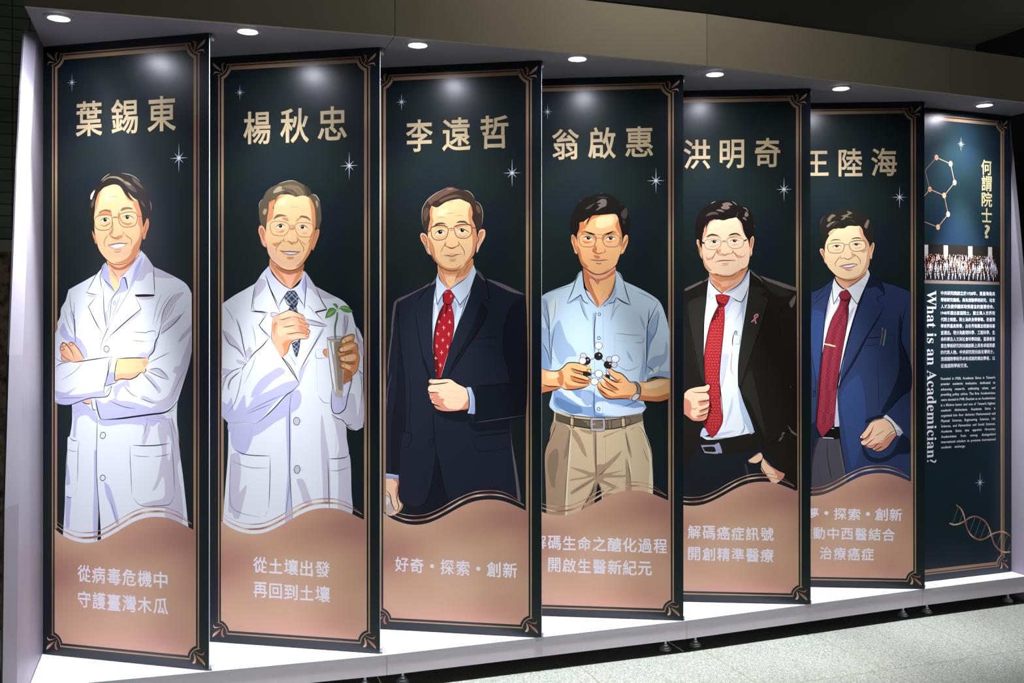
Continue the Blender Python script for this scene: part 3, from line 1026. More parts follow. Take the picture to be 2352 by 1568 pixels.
    ('portrait/face', '''
f skins 4517,16299c 4512,16752 4620,16940 4714,17110 4783,17055 4799,16769 4719,16604 4666,16415 4626,16297
l ink 19 4714,17110 4797,16984 4791,16757 4711,16581 4652,16391 4599,16297 4503,16287
l ink 14 4542,16513 4623,16630 4662,16796 4702,16891
f skins 2248,16686 2334,16563 2433,16415 2464,16161c 2393,16186 2364,16296 2292,16467
f skin 2709,18282c 2528,18106 2419,17820 2381,17482 2341,17192 2331,16829 2405,16489 2478,16197 2550,15978 2720,15733 2918,15537 3142,15401 3477,15336 3808,15403 4083,15566 4274,15802 4395,16039 4462,16300 4513,16657 4511,16896 4424,17375 4283,17762 4113,18150 3668,18429 3223,18469 2917,18407
f skins 4282,17810 4452,17327 4497,16896 4488,16419 4422,16110 4274,15826 4083,15590 3808,15427 3476,15372 3254,15411 3503,15455 3835,15594 4053,15854 4162,16091 4352,16350 4404,16659 4319,16900 4288,17236 4091,17672 4173,17765
f skins 3502,18387 3672,18117 3869,17823 4173,17717 3894,18037 3669,18333
f skins 2709,18282c 2501,18059 2420,17771 2401,17433 2341,17192 2505,17672 2586,17984
f skinh 2782,18050 2976,18140 3228,18059 3231,17843 2924,17852 2783,17929
f skinp 2517,16462 2632,16266 2858,15972 3140,15678 3585,15622 3916,15784 4079,16045 3915,15952 3418,15745 2943,15898
f skins 3067,17510 3154,17243 3014,17271 2510,17260 2565,17356 2984,17440
f skins 3458,17403 3516,17233 3601,17039 3796,16914 4071,16931 3907,16839 3630,16918 3461,17138 3404,17236
f skins 3155,17098 3213,16928 3188,16568 3077,16498 3049,16595 3131,16713
f skins 3078,16450 3246,16374 3357,16371 3606,16486 3634,16413 3413,16298 3190,16351
l skind 12 2923,17949 3146,17978 3424,17986
l skind 10 2897,17757 3120,17754
l skind 10 3426,17776 3676,17793
f brow 2565,17392 2732,17472 2900,17496 3068,17438 3125,17352 2957,17405 2733,17411 2579,17343
f brow 3528,17401 3596,17519 3789,17556 3983,17532 4094,17457 3845,17468 3624,17422
l skind 17 3068,17438 3139,17291
f eyew 2610,17028 2764,17133 2932,17140 3044,17077 2905,17028 2709,17018
g ink 81 72 2843,17087
g eyew 18 19 2870,17118
l ink 19 2597,17016 2764,17145 2931,17157 3058,17065
f eyew 3641,17129 3793,17201 3959,17185 4070,17117 3904,17098 3738,17107
g ink 81 67 3835,17157
g eyew 18 19 3862,17185
l ink 22 3614,17122 3765,17226 3958,17209 4139,17096
f skins 2640,16918 2794,16866 2989,16958 3073,17004 3046,16908 2851,16829 2710,16856
l brown 12 2597,16932 2795,16842 2990,16922
l brown 12 3629,16990 3823,16913 4071,16943
l skind 14 2456,16996 2569,16920
l skind 12 4264,16973 4361,16863
l skind 14 4125,17097 4234,17142
l brown 17 3076,16630 3035,16547 3106,16449 3190,16399
l ink 17 3134,16461 3218,16398 3357,16376 3468,16453 3551,16475
l brown 14 3632,16630 3666,16557 3606,16486
l brown 12 3186,16784 3161,16568
l brown 19 3021,16523 2855,16358 2795,16190 2844,16008
l brown 19 3688,16556 3856,16409 4022,16285 3997,16070
l skind 14 4363,16589 4269,16376
l brown 14 4148,16079 4080,15925 3998,15831
f lips 2969,16090 3136,16171 3331,16168 3470,16189 3747,16171 3858,16157 3748,16063 3472,15960 3194,15966
f teeth 3053,16077 3248,16128 3498,16147 3761,16152 3693,16052 3472,15984 3249,15989
l ink 22 2936,16115 3081,16100 3304,16144 3526,16164 3761,16147 3899,16180
l ink 17 2997,16085 3166,15990
l lipd 24 3236,15844 3417,15822 3584,15857
l skins 29 3250,15892 3389,15914 3611,15934
l ink 19 2478,16185 2550,15953 2720,15721 2918,15537 3142,15389 3477,15336 3808,15403 4056,15543
l ink 14 4056,15543 4274,15778 4423,16062
l skind 19 2804,15804 2917,15681
'''),
    ('portrait/glasses', '''
o frame 19 2357,17071 2412,17190 2594,17258 2902,17279 3126,17232 3161,17098 3158,16881 3047,16728 2796,16685 2543,16715 2401,16828
o frame 19 3439,17163 3487,17270 3681,17336 3984,17369 4191,17322 4275,17200 4250,16974 4155,16833 3907,16779 3658,16797 3505,16921
l frame 22 3155,17134 3294,17172 3439,17134
l frame 12 3183,17170 3294,17203 3433,17175
l ink 43 4275,17188 4495,17170
l frame 17 2272,17049 2343,17023
'''),
    ('portrait/hair', '''
f hair 2581,18407c 2691,18608 3051,18873c 3218,18902 3385,18908 3607,18851 3885,18805 4217,18673 4439,18449 4592,18229 4718,17963 4829,17816 4902,17386 4836,17149 4687,17082 4620,16917 4526,16752c 4504,17087 4452,17327 4339,17641 4296,17797c 4089,17911 3866,18122c 3978,17915 4187,17758c 3952,17844 3728,18067 3587,18288 3447,18401 3224,18445 3001,18404 2708,18318c 2528,18106 2406,17772 2353,17434 2341,17192 2376,16514c 2247,16759 2202,17002 2087,17223 2056,17443 2111,17635 2164,17973 2218,18165 2357,18330
f hairh 2719,18559 2970,18695 3332,18681 3556,18577 3780,18377 4085,18175 3778,18521 3443,18725 3108,18762 2830,18676
f hairm 3611,18575 3889,18493 4111,18341 4251,18097 3891,18277
f hairh 3667,18549 3861,18518 4028,18392 3862,18398
f hairm 4051,18703 4329,18501 4551,18231 4303,18383 4109,18533
f hairg 2191,18069 2302,18211 2391,18256 2304,18041 2235,17898 2179,17900
f hairm 2222,17777 2361,17967 2336,17677 2225,17559
f hairm 4420,17781 4530,17706 4641,17512 4531,17587
l hairl 17 2663,18610 2829,18748 3051,18873
l hairl 14 3580,18864 3885,18810 4161,18699 4383,18523
l hairl 14 2219,18092 2357,18294
l ink 14 3584,18552 3782,18185 4062,17864
l ink 12 3944,18515 4168,18148 4337,17808
l hairl 12 4830,17769 4892,17552 4888,17386
'''),
    ('portrait/hand', '''
f skinr 781,12003c 791,12153 892,12325 1042,12304 1193,12335 1368,12327 1643,12074 1842,11820 1916,11651c 1444,11561 1144,11609 893,11597 832,11725 867,11854
f skin 917,12303 1093,12198 1368,11901 1469,11646 1294,11772 1043,12069 892,12196
f skin 1243,12305 1443,12157 1693,11861 1792,11692 1543,11902
o ink 13 892,12218 917,12291 1042,12283 1068,12197 967,12175
o ink 13 1218,12262 1243,12327 1368,12293 1368,12199 1268,12207
o ink 13 791,12067 816,12153 942,12132 982,12047 867,12004
l ink 21 781,12003 791,12153 917,12316 1042,12283 1293,12007 1469,11625
l ink 21 1193,12326 1368,12327 1643,12074 1916,11659
l ink 17 791,12003 867,11854 1093,11685 1344,11594
l ink 13 1093,12262 1393,11944
l ink 13 1368,11901 1493,11945
l ink 17 867,11845 842,11704 918,11606
'''),
    ('portrait/hand', '''
f skin 3341,11665c 3463,11730 4044,11735 4740,11742c 4787,11555 4644,11408 4644,11262 4429,11175 4237,11005 3754,10914 3268,10831c 3244,11243
f skinr 3268,10844c 3317,11076 3560,11142 3851,11125 4381,11237 4644,11303 4453,11176 4237,10997 3754,10906
f skinr 4572,11678 4764,11597 4620,11386 4524,11469
l ink 29 3390,11708 4044,11744 4740,11742
l ink 29 3268,10844 3560,10932 3947,10917 4237,11026 4429,11184 4620,11178
l ink 13 4236,11599 4596,11616
l ink 13 4131,11389 4477,11393
'''),
    ('portrait/cuff', '''
f cuff 3146,11705c 3341,11686c 3269,11159 3293,10831 2828,10626c 2976,11155
f shirts 3000,11156 3269,11159 3293,10865 2853,10639
l ink 25 3414,11729 3293,11286 3293,10844 3463,10889
l ink 21 2828,10626 3317,10781 3439,10867
l ink 17 3146,11727 3000,11198 2838,10647
'''),
    ('portrait/cuff', '''
f skinr 1791,9991c 2188,10148c 2212,9958c
l ink 29 1791,10013 1990,9945 2212,9937
f cuff 2213,10149c 2395,10131c 2473,9710c 2286,9714c
l ink 25 2213,10149 2261,9832 2310,9714 2483,9701
'''),
    ('WAVE', '''

'''),
    ('name_lettering', '''
T title 1509,20361,2712,21742 0.014 葉
T title 3112,20381,4299,21726 0.014 錫
T title 4728,20385,5960,21748 0.014 東
'''),
    ('caption_line', '''
T caption 1611,2984,2193,3648 0.016 從
T caption 2257,2973,2859,3625 0.016 病
T caption 2944,2960,3555,3613 0.016 毒
T caption 3624,2972,4230,3614 0.016 危
T caption 4303,2977,4927,3608 0.016 機
T caption 5009,2975,5604,3606 0.016 中
'''),
    ('caption_line', '''
T caption 1611,1988,2203,2626 0.016 守
T caption 2278,1965,2880,2630 0.016 護
T caption 2944,1972,3550,2608 0.016 臺
T caption 3624,1968,4240,2623 0.016 灣
T caption 4297,1977,4922,2603 0.016 木
T caption 4985,1988,5632,2603 0.016 瓜
'''),
    ('sparkle', '''
1327 22511 239 367
'''),
    ('sparkle', '''
6089 19344 392 578
'''),
]
ART[1] = [
    ('portrait/lab_coat', '''
f coat 2526,15291c 2360,15138 2194,14874 2051,14698 1620,14480 1140,14238 599,13884c 575,9269c 856,9007c 865,8651 865,8117 845,7582 756,6689 667,5706 631,5080c 606,4901c 1137,4568 2001,4341 3284,4663 5154,5094 6236,5183c 6205,5788 6149,6955 6059,8079 5991,8511 5955,9030c 6152,8861 6403,8815c 6677,8960c 6676,12460c 6493,12848 6378,12978 6263,13368 6148,13671 5849,13976 5388,14195 4645,14570c 4458,14812 4177,15186c 3758,14159 3098,14162c
f coatm 4177,15186 4645,14570c 5157,14283 5527,14107 5342,14065 4972,14066 4693,14198 4506,14418 4225,14595
f coatm 4648,13522 5158,13621 4695,13456
f coatm 2194,14874 2051,14521 2005,14079 2433,14475 2527,14783
f coatl 1863,13548 2531,13494 2436,13370 2340,13459
f coatl 2246,12972 2723,12510 2580,12531 2294,12840
f coatm 611,12792 902,12659 1289,12260 1578,11729 1289,11949 854,12258 660,12524
f coatm 1190,13282 1335,13104 1456,12749 1577,12173 1674,11685 1866,11687 1913,11953 1817,12130 1626,11951 1481,12394
f coatm 1217,11593 1626,11508 1602,11374 1290,11438
f coatm 594,11231 1049,11169 1434,11262 1097,11147 594,10919
f coatm 856,11011 711,10653 594,10384 594,10740
f coatm 1338,11105 1001,10790 904,10344 832,10432 904,10789
f coatl 2344,10851 3103,11301 3387,11128 2820,10725 2249,10187 1867,10048 2010,10449
f coatl 3951,10783 3998,10630 3576,10295 3104,10024 2630,9531 2201,9103 904,9008c 595,9269c 604,9893 808,9763 1001,10034 1146,9503 1579,10176 1675,9646 2010,10050 2725,10371 3387,10688
f coatl 3576,10295 3951,10389 4068,10040 3951,9687 3575,9417 2914,9052 2249,8595 1866,8453 1386,8486 880,8652 856,8963 2201,9080
f coatl 1001,8654 1962,8677 1770,7963 1530,7691 1337,7774 1049,8033
f coatm 1000,7720 1337,7774 1433,7066 1359,6176 1672,6498 1574,5918 1332,5109 1139,5101 1043,5320 874,5357 900,6160
f coatl 3481,10206 3599,10208 3622,8452 3572,6783 3686,5207 3379,5018 3406,6250 3479,7131 3387,9238
f coatm 4997,12933 4604,12277 3951,11046 4231,11531 4697,12233 5021,12802
f coatl 3951,11046 3998,10652 4232,11268 4465,11708
f coatm 3854,6792 4135,6801 4368,6284 4506,5853 4180,5840 4040,6273
f coatm 4930,9444 5115,8489 5253,7709 5295,5883 5018,5872 4973,6742 4883,8483
f coatm 5347,9452 5578,9370 5945,8987 5991,8511 6059,7819 5576,7675 5669,8068 5531,8934
f coatm 5645,7677 6105,7864 6193,6350 6214,5485 5663,5463 5643,6765
f coatm 6677,10472 6541,9821 6449,9387 6312,10250 6083,10290 5992,9812 5578,9457 5762,9287 6129,8861 6677,9003
f coatm 5873,13411 6057,13368 6035,12847 5898,12500 5806,12587
f coatm 6356,12935 6539,12503 6676,12287 6677,11725 6448,12199
f coatm 6495,11161 6677,11034 6632,10687
l ink 26 2526,15291 2360,15138 2051,14743
l ink 26 2051,14676 1947,14079 1877,13570
l ink 35 1877,13570 2245,13547 2602,13511
l ink 26 2602,13511 2222,12994c 2437,12752 2732,12510
l ink 13 2099,14610 1982,13636 2483,13569
l ink 13 2814,14031 2673,13569
l ink 13 2270,13039 2580,12664
l ink 26 2503,15048 2718,14429 3123,13546
l ink 26 4668,14592 4879,14067 5158,13630c 4648,13522c 5020,13151
l ink 13 4715,14417 5065,13674
l ink 13 5065,13695 4671,13609
l ink 26 4998,12845 4697,12364 4324,11750 3927,11046
l ink 18 4905,12823 4231,11881
l ink 13 4297,13828 4508,13631 4648,13412
l ink 26 4224,15033 4263,14551 4204,13938 4172,13413
l ink 22 2051,14721 1620,14480 1140,14238 618,13897
l ink 18 4668,14592 5388,14217 5849,13976 6148,13671 6263,13368 6378,12978 6676,12460
l ink 13 657,13817 949,13460 1143,13060
l ink 26 1215,13282 1408,12749 1505,12261 1698,11508
l ink 13 1912,13016 2032,12574 2080,12131
l ink 18 1769,12218 1866,11687
l ink 22 611,12836 903,12258 1289,12038 1674,11508
l ink 31 2699,12532 2343,12133 2009,11865 1698,11486
l ink 22 1698,11486 1506,11240 1483,11107
l ink 22 1506,11285 1097,11147 594,10763
l ink 26 1410,11128 1001,10790 856,10477 904,10344
l ink 13 832,10922 662,10608 595,10205
l ink 13 2105,11822 1914,11289 1579,10620
l ink 18 1483,11107 1339,10395 1146,9814 880,9453
l ink 31 2732,12488 3103,11873 3481,11348 3951,10695
l ink 26 3221,11720 3575,11349 3810,10957 3975,10630
l ink 31 3975,10630 3717,10385 3387,10161 2867,9623 2344,9172 2106,9034
l ink 35 2130,9035 904,8999
l ink 22 904,8999 595,9269
l ink 13 3293,10203 2440,9836 1699,9469
l ink 13 2772,9820 2249,9612 1675,9380
l ink 26 3599,10296 3552,9417 3565,8012 3572,6870 3686,5207
l ink 18 3717,10341 3613,9989
l ink 13 3572,6827 3476,6033 3380,5282
g coatm 138 158 3857,9138
o ink 18 3716,9135 3787,9268 3928,9271 3998,9141 3927,8994 3787,8991
l ink 18 3998,9141 4115,9152
g coatm 124 158 3878,7187
o ink 18 3747,7174 3818,7339 3958,7330 4010,7191 3925,7035 3798,7053
l ink 18 4010,7178 4145,7174
l ink 13 4650,12037 5161,12040
l ink 13 4674,12015 4697,11688 5161,11704
l ink 13 4707,11622 4745,10313
l ink 13 4791,10183 5000,9925 5301,9878
l ink 26 1121,7924 1530,7757 2009,7704 2700,7702
l ink 22 2714,7680 2698,6665 2648,5583
l ink 13 1048,7446 1769,7219 2628,7214
l ink 13 1000,7898 940,6873 957,5717 1140,5457 1621,5299 2266,5201
l ink 18 2457,5222 2600,5471
l ink 26 5244,7665 5622,7676 5944,7738 6072,7841
l ink 22 5183,7620 5228,6751 5257,5446
l ink 13 5275,7196 5621,7198 6104,7352
l ink 18 5554,8978 5521,7760
l ink 13 5623,8936 5600,8154
l ink 13 1122,8835 855,7493
l ink 13 1962,8898 1674,7961
l ink 13 5896,13455 5920,12847 5898,12543
l ink 13 6057,13324 6012,13021 5921,12587
l ink 18 6356,12935 6425,12545 6539,12286
l ink 22 6472,11248 6586,11119 6677,11068
l ink 18 6517,11335 6677,11336
l ink 18 6586,10989 6632,10471 6595,9909
l ink 18 5808,9244 5991,9031 6243,9058
l ink 22 5347,9452 5578,9283 5762,9243 6083,8946 6380,8815
l ink 13 856,8963 865,8384 830,7493 731,6376 631,5080
'''),
    ('portrait/shirt', '''
f cuff 2644,15400c 2526,15269 2507,15048c 2718,14429 3099,13810c 3334,14161 3475,14380c 3757,14401c 3946,14158 4181,13763c 4227,14157 4263,14594 4224,15076c 4130,15187c 4130,15033 3944,14641 3616,14445c 3286,14601 2811,15046 2668,15378c
f shirts 3076,13766 3311,14095 3477,13633 3147,13458
f cuff 3123,13722 3311,14073 3500,13721 3477,13589 3195,13458
f cuff 3922,14158 4157,13763 4182,13413 3854,13457
f shirts 4085,14596 4247,15032 4263,14594 4203,14245
l ink 26 2644,15400 2859,15045 3286,14645 3616,14432
l ink 26 2507,15048 2718,14473 3085,13788
l ink 26 3099,13810 3311,14139 3475,14380
l ink 26 4139,15165 3944,14684 3710,14489
l ink 26 3781,14400 3969,14070 4181,13763
l ink 22 3475,14380 3757,14392
l ink 18 4215,15076 4263,14594 4181,13807
'''),
    ('portrait/cuff', '''
f cuff 3339,11787 3574,12184 3857,11703 3819,11352 3575,11613
f shirts 3480,11876 3763,11527 3819,11352
'''),
    ('portrait/neck', '''
f skinr 2691,15709c 2668,15356c 2954,14956 3286,14645 3607,14459c 3850,14685 4107,14968 4138,15471c 3755,15212c
f skind 2905,15441 3284,15261 3755,15256 4176,15471 4083,15165 3755,15081 3520,15039 3142,15175
f skins 2714,15664 2763,15355 3096,14955 3475,14556 3285,14909 3000,15308
f skins 3709,14774 3943,15167 4083,15121 3850,14729 3616,14511
l brown 18 3190,15130 3380,14733
l brown 13 2882,15265 3025,14978
'''),
    ('portrait/necktie', '''
f tie2 3311,14139c 3475,14358c 3795,14356c 3936,14114c 3844,13764c 3924,13457c 3477,13589c 3571,13765c
f tie2 3644,12272c 4020,12449c 3973,12054 3847,11725c
u tie2l 18 3358,14249 3712,13852
u tie2l 18 3475,14358 3899,13983
u tie2l 18 3664,14357 3937,14093
u tie2l 18 3335,14073 3594,13809
u tie2l 18 3781,14335 3382,13985
u tie2l 18 3922,14180 3524,13809
u tie2l 18 3923,14005 3712,13786
u tie2l 18 3616,14357 3344,14117
u tie2l 18 3571,13721 3760,13523
u tie2l 18 3712,13764 3900,13545
u tie2l 18 3853,13720 3619,13523
u tie2l 18 3692,12228 3950,12054
u tie2l 18 3715,12097 3903,11900
u tie2l 18 3996,12274 3739,12009
u tie2l 18 3856,12361 4006,12208
u tie2l 18 3973,12098 3786,11856
u tie2l 18 3949,12405 3692,12184
l ink 26 3311,14139 3500,13809 3829,13773 3936,14114
l ink 22 3571,13765 3501,13589
l ink 22 3829,13764 3924,13501
l ink 22 3644,12272 3847,11725 4020,12427
l ink 13 3857,11703 3801,11351
'''),
    ('portrait/face', '''
f skinr 2536,16146c 2359,16262 2248,16592 2179,16847 2219,17023 2328,17071 2437,16968 2506,16790
f skins 2248,16744 2274,16946 2383,16919 2452,16715 2440,16438 2357,16591
l ink 18 2509,16139 2386,16237 2276,16541 2182,16796 2206,16972 2314,17066 2437,16981
l brown 15 2275,16718 2315,16945 2425,16791 2453,16614
l brown 15 2384,16716 2357,16591 2467,16399
f skins 4670,16801c 4776,16874 4843,16822 4831,16623 4752,16400 4646,16152 4567,16016 4487,16029
l ink 18 4763,16861 4843,16797 4817,16598 4725,16350 4620,16102 4501,16017
l brown 15 4644,16651 4750,16799 4698,16551 4593,16328
f skin 3190,18274c 2920,18168 2650,17998 2597,17697 2559,17193 2507,16588 2563,16183 2605,15930 2769,15651 3040,15421 3257,15280 3526,15215 3822,15262 4062,15410 4249,15633 4408,15881 4500,16179 4592,16552 4643,16926 4667,17500 4532,17977 4211,18210 3728,18273
f skins 4371,18156 4559,17927 4667,17500 4657,16901 4566,16428 4500,16129 4408,15856 4249,15633 4009,15410 3795,15337 4088,15610 4274,15907 4380,16181 4432,16555 4537,16803 4509,17153 4481,17554 4426,17855
f skins 2650,17998 2974,18167 3432,18268 3137,18137 2921,17916 2868,17690 2816,17339 2654,17191 2559,17142 2598,17596
f skinh 3083,18013 3299,18083 3407,17980 3300,17831 3084,17862
f skinp 2563,16209 2766,16256 2985,15825 3256,15595 3633,15565 3874,15738 4114,15810 3901,15512 3634,15314 3257,15368 2932,15548 2660,15829
f skins 3302,17354 3464,17325 3519,17199 3357,17227 3195,17331
f skins 3814,17142 3894,17291 4055,17338 3948,17240
f skins 3468,16346 3630,16243 3872,16314 3925,16413 3817,16641 3871,16414 3684,16292 3361,16372
f skins 3547,16922 3788,16942 3735,16843 3574,16846
f skins 3951,16463 4220,16233 4432,16405 4432,16505 4273,16258
f skins 2793,16306 3091,16352 3225,16475 3091,16276 2929,16178
f skinh 3521,16671 3588,16695 3602,16519 3535,16495
l skind 10 3192,17834 3354,17835
l skind 10 3516,17814 3731,17759 3972,17778
l skind 10 3058,17636 3220,17675
l skind 10 3570,17637 3759,17575
l skind 10 4000,17602 4294,17583
f brow2 2843,17275 2978,17461 3194,17482 3437,17401 3194,17394 3005,17347
f brow2 3961,17352 4054,17413 4322,17357 4482,17166 4295,17283 4135,17324
f eyew 2953,16971 3088,17056 3250,17066 3345,16963 3196,16923
g ink 79 65 3156,17005
g eyew 16 18 3137,17025
l ink 23 2939,16963 3088,17069 3250,17078 3345,16976
f eyew 3976,16939 4083,17012 4217,16984 4324,16870 4164,16860
g ink 74 65 4104,16941
g eyew 16 18 4091,16962
l ink 23 3963,16964 4083,17024 4230,16984 4337,16869
f skins 2927,16820 3116,16779 3331,16876 3251,16751 3062,16755
f skins 3963,16814 4111,16711 4325,16707 4164,16672
l skind 13 2791,16911 2926,16934
l skind 13 4377,16856 4510,16879
l brown 18 3306,16524 3293,16424 3361,16347
l ink 20 3414,16384 3522,16382 3657,16305 3737,16354 3818,16365
l brown 15 3897,16539 3938,16438 3871,16352
l brown 18 3306,16474 3091,16251 2970,16102 2984,15925
l brown 18 3951,16463 4059,16261 4153,16109 4127,15909
l skind 13 2822,15927 2931,15649
l skind 13 4274,15957 4195,15783
l skind 13 3039,15748 3134,15646
l skind 13 4048,15673 3928,15561
f lips 3106,16037 3362,15995 3577,16005 3792,15989 4020,15966 3847,15838 3578,15792 3309,15870
f teeth 3254,15972 3578,15955 3900,15950 3793,15876 3578,15854 3416,15882
l ink 25 3106,16037 3281,15976 3578,15967 3873,15943 4020,15966
l ink 15 3200,15985 3416,15882 3605,15854 3820,15876 3980,15949
l lipd 30 3417,15743 3578,15721 3753,15734
l skins 35 3417,15693 3579,15666 3753,15689
l skind 10 3571,16168 3577,16093
l ink 20 2563,16171 2618,15930 2769,15651 3040,15421 3257,15280 3526,15215 3822,15257 4089,15434 4275,15657 4434,15905 4500,16079
'''),
    ('portrait/glasses', '''
o frame2 20 2722,17114 2871,17199 3195,17193 3465,17112 3541,16997 3507,16822 3333,16624 3090,16616 2819,16684 2723,16887
o frame2 20 3775,16993 3868,17104 4162,17123 4456,17079 4585,16952 4578,16727 4432,16555 4138,16548 3924,16614 3816,16816
l frame2 20 3541,17010 3667,17032 3788,16997
l frame2 15 3541,16960 3667,16975 3775,16943
l frame2 25 2437,17044 2722,17076
l frame2 23 4585,16902 4670,16888
'''),
    ('portrait/hair', '''
f hair2 2202,17832c 2242,17958 2377,18106 2512,18380 2701,18552 2971,18670 3241,18763 3456,18808 3645,18832 3913,18769 4128,18663 4342,18532 4463,18391 4490,18266c 4663,18249 4771,18096 4851,17945 4892,17644 4921,17245 4869,17046 4803,16873 4670,16925c 4668,17300 4613,17751 4424,18130 4318,18183 4077,18214 3809,18171 3621,18251 3432,18281 3190,18274c 3028,18190 2948,18041 2854,17842 2868,17665 2814,17742 2920,18092 2650,17973c 2638,17696 2572,17344 2532,17092c 2506,16790c 2464,16993 2301,17072c 2245,17300 2216,17604
f hair2h 2891,18471 3080,18617 3242,18587 3189,18488 3351,18484 3081,18390 2838,18346
f hair2h 2380,17550 2461,17725 2570,17697 2489,17472
f hair2h 4665,17974 4718,18023 4772,17847 4746,17698
f hair2m 3242,18587 3457,18657 3726,18649 3995,18567 4156,18362 4157,18212 3889,18269 3674,18450 3458,18531
f hair2m 3459,18406 3674,18325 3782,18196 3567,18277
f hair2d 4155,18662 4369,18506 4477,18353 4451,18204 4317,18208 4263,18359
f hair2d 3244,18311 3351,18408 3567,18352 3702,18249 3459,18292
l hairl 18 3079,18718 3349,18798 3645,18832 3886,18775
l hairl 23 4530,18257 4690,18198 4838,17970
l ink 10 3190,18262 3028,18140 2868,17842
l ink 8 3566,18503 3835,18320 3863,18194
l ink 8 3807,18522 4023,18340 4077,18201
l ink 8 3995,18592 4183,18436 4264,18234
l ink 8 2487,17901 2704,17946 2920,18143
l hairl 13 2216,17756 2242,17958 2377,18131
'''),
    ('portrait/hand', '''
f coatm 2721,13458c 2748,13521 2883,13513 3127,13445c 2884,13307c 2775,13332
o ink 13 2726,13446 2775,13514 2938,13503 3100,13445 2884,13332 2775,13345
f skinr 2830,13332c 3154,13458 3531,13613 3692,13583 3880,13495 4121,13407 4215,13294 4336,13081 4403,12982 4363,12869 4456,12757 4417,12644 4390,12557 4337,12456 4016,12430 3695,12354 3561,12202 3453,11875 3211,11698c 2967,12048 2764,12425 2777,12652
f skinp 3154,13458 3531,13608 3693,13507 3854,13407 3666,13357 3370,13282 3155,13231
f skinp 3371,13030 3693,13156 3855,13006 4069,12856 3855,12981 3613,12955
f skinp 3047,12955 3479,12930 3855,12755 3748,12680 3425,12654 3156,12527 3048,12653
f skinp 3479,12553 3855,12605 4230,12531 3909,12455 3641,12429
f skins 3101,13219 3424,13256 3639,13344 3424,13294
f skins 3236,12930 3479,12943 3774,13006 3532,12985
f skins 3398,12654 3640,12654 3909,12718 3640,12692
f skins 3237,12251 3480,12403 3748,12404 3561,12202 3426,11850 3238,11723 3319,11950
f skins 2857,13080 3020,13105 2939,12854 2885,12602 2831,12753
f skins 3908,13282 4069,13156 4336,13081 4203,12981 3962,13081
f skins 3962,12956 4283,12806 4337,12681 4016,12756
l ink 20 2830,13332 3154,13458 3531,13613 3692,13583 3907,13494 4121,13407 4215,13294 4175,13206
l ink 18 3087,13226 3262,13226 3478,13294 3666,13352
l ink 15 3666,13352 3854,13319 4202,13181 4363,13031 4389,12932 4323,12856
l ink 18 3223,12942 3425,12930 3640,12980 3855,13001
l ink 15 3855,13001 4069,12956 4310,12856 4443,12757 4417,12657
l ink 18 3371,12666 3533,12641 3748,12680 3935,12710 4337,12644 4390,12632
l ink 18 4390,12607 4364,12482 4177,12443 3856,12429 3641,12316 3561,12202 3453,11900 3224,11685
l ink 15 2830,13332 2790,12904 2764,12450 2886,12249
o ink 10 4055,13382 4135,13382 4202,13306 4149,13261 4068,13294
o ink 10 4216,13031 4282,13056 4363,12981 4336,12931 4229,12956
o ink 10 4296,12819 4376,12807 4430,12732 4377,12669 4304,12719
o ink 10 4262,12631 4369,12632 4377,12557 4310,12519 4262,12556
l brown 10 3558,13558 3572,13482
l brown 10 3747,13282 3787,13181
l brown 10 3895,12956 3935,12856
l brown 10 3101,12753 3223,12804
l brown 10 2898,12904 2912,13055 3033,13131
l brown 10 3210,12376 3291,12477
'''),
    ('portrait/tweezers', '''
f coatm 4202,13256c 4629,13157 4974,13057 5173,13007 5133,12945 4762,12982 4389,13032 4229,13156
l ink 13 4215,13261 4629,13177 4894,13094 5159,13007
l ink 10 4282,13219 4762,13107 5133,12983
l ink 13 4336,13044 4762,12970 5146,12945
'''),
    ('portrait/glass_tube', '''
f coatm 5160,12485 5451,12541 5872,12512 5793,12413 5187,12435
f tube 5160,12435c 5872,12438c 5846,11917 5834,10925 5821,10081c 5505,10076c 5294,11167
f tubem 5477,12312 5820,12314 5820,11669 5795,10428 5637,10426 5558,11418
f tubed 5266,12311 5372,12336 5452,11666 5558,10673 5453,10721
f coat 5187,12410 5253,12361 5426,11417 5532,10275 5347,11043
f coat 5346,12324 5425,12324 5452,11914 5425,11790
o ink 13 5147,12485 5451,12548 5872,12537 5688,12450 5293,12436
l ink 15 5147,12460 5267,11465 5400,10547 5479,10125
l ink 13 5860,11372 5842,10677 5816,10156
l ink 15 5479,10175 5532,10052 5742,10080 5816,10180
'''),
    ('portrait/seedling', '''
f leafd 5476,12983c 5555,13331 5568,13505c 5620,13530c 5621,13331 5542,12958 5530,12710 5556,12461c 5477,12461c
f leaf 5074,13269c 5132,13480 5264,13679 5449,13679 5567,13592c 5475,13455 5317,13356
f leafh 5159,13406 5317,13555 5528,13592 5396,13505 5238,13381
f leaf 5395,13853c 5527,13865 5620,13753 5594,13641c 5501,13753
f leaf 5620,13604c 5738,13728 5896,13765 6079,13702 6263,13558c 6080,13504 5870,13542 5712,13653
f leafh 5686,13678 5869,13752 6079,13665 6211,13566 5975,13653
l ink 13 5074,13269 5158,13505 5290,13667 5449,13679 5567,13604
l ink 10 5074,13269 5344,13356 5567,13592
l ink 13 5620,13592 5764,13740 5948,13765 6106,13690 6263,13558
l ink 10 5712,13653 5896,13542 6080,13509 6263,13553
l ink 10 5395,13853 5527,13753 5594,13641
l ink 10 5395,13858 5554,13840 5612,13728 5594,13629
l ink 13 5568,13530 5542,13256 5476,12983 5464,12759 5477,12461
l ink 10 5620,13530 5595,13207 5516,12909 5556,12461
'''),
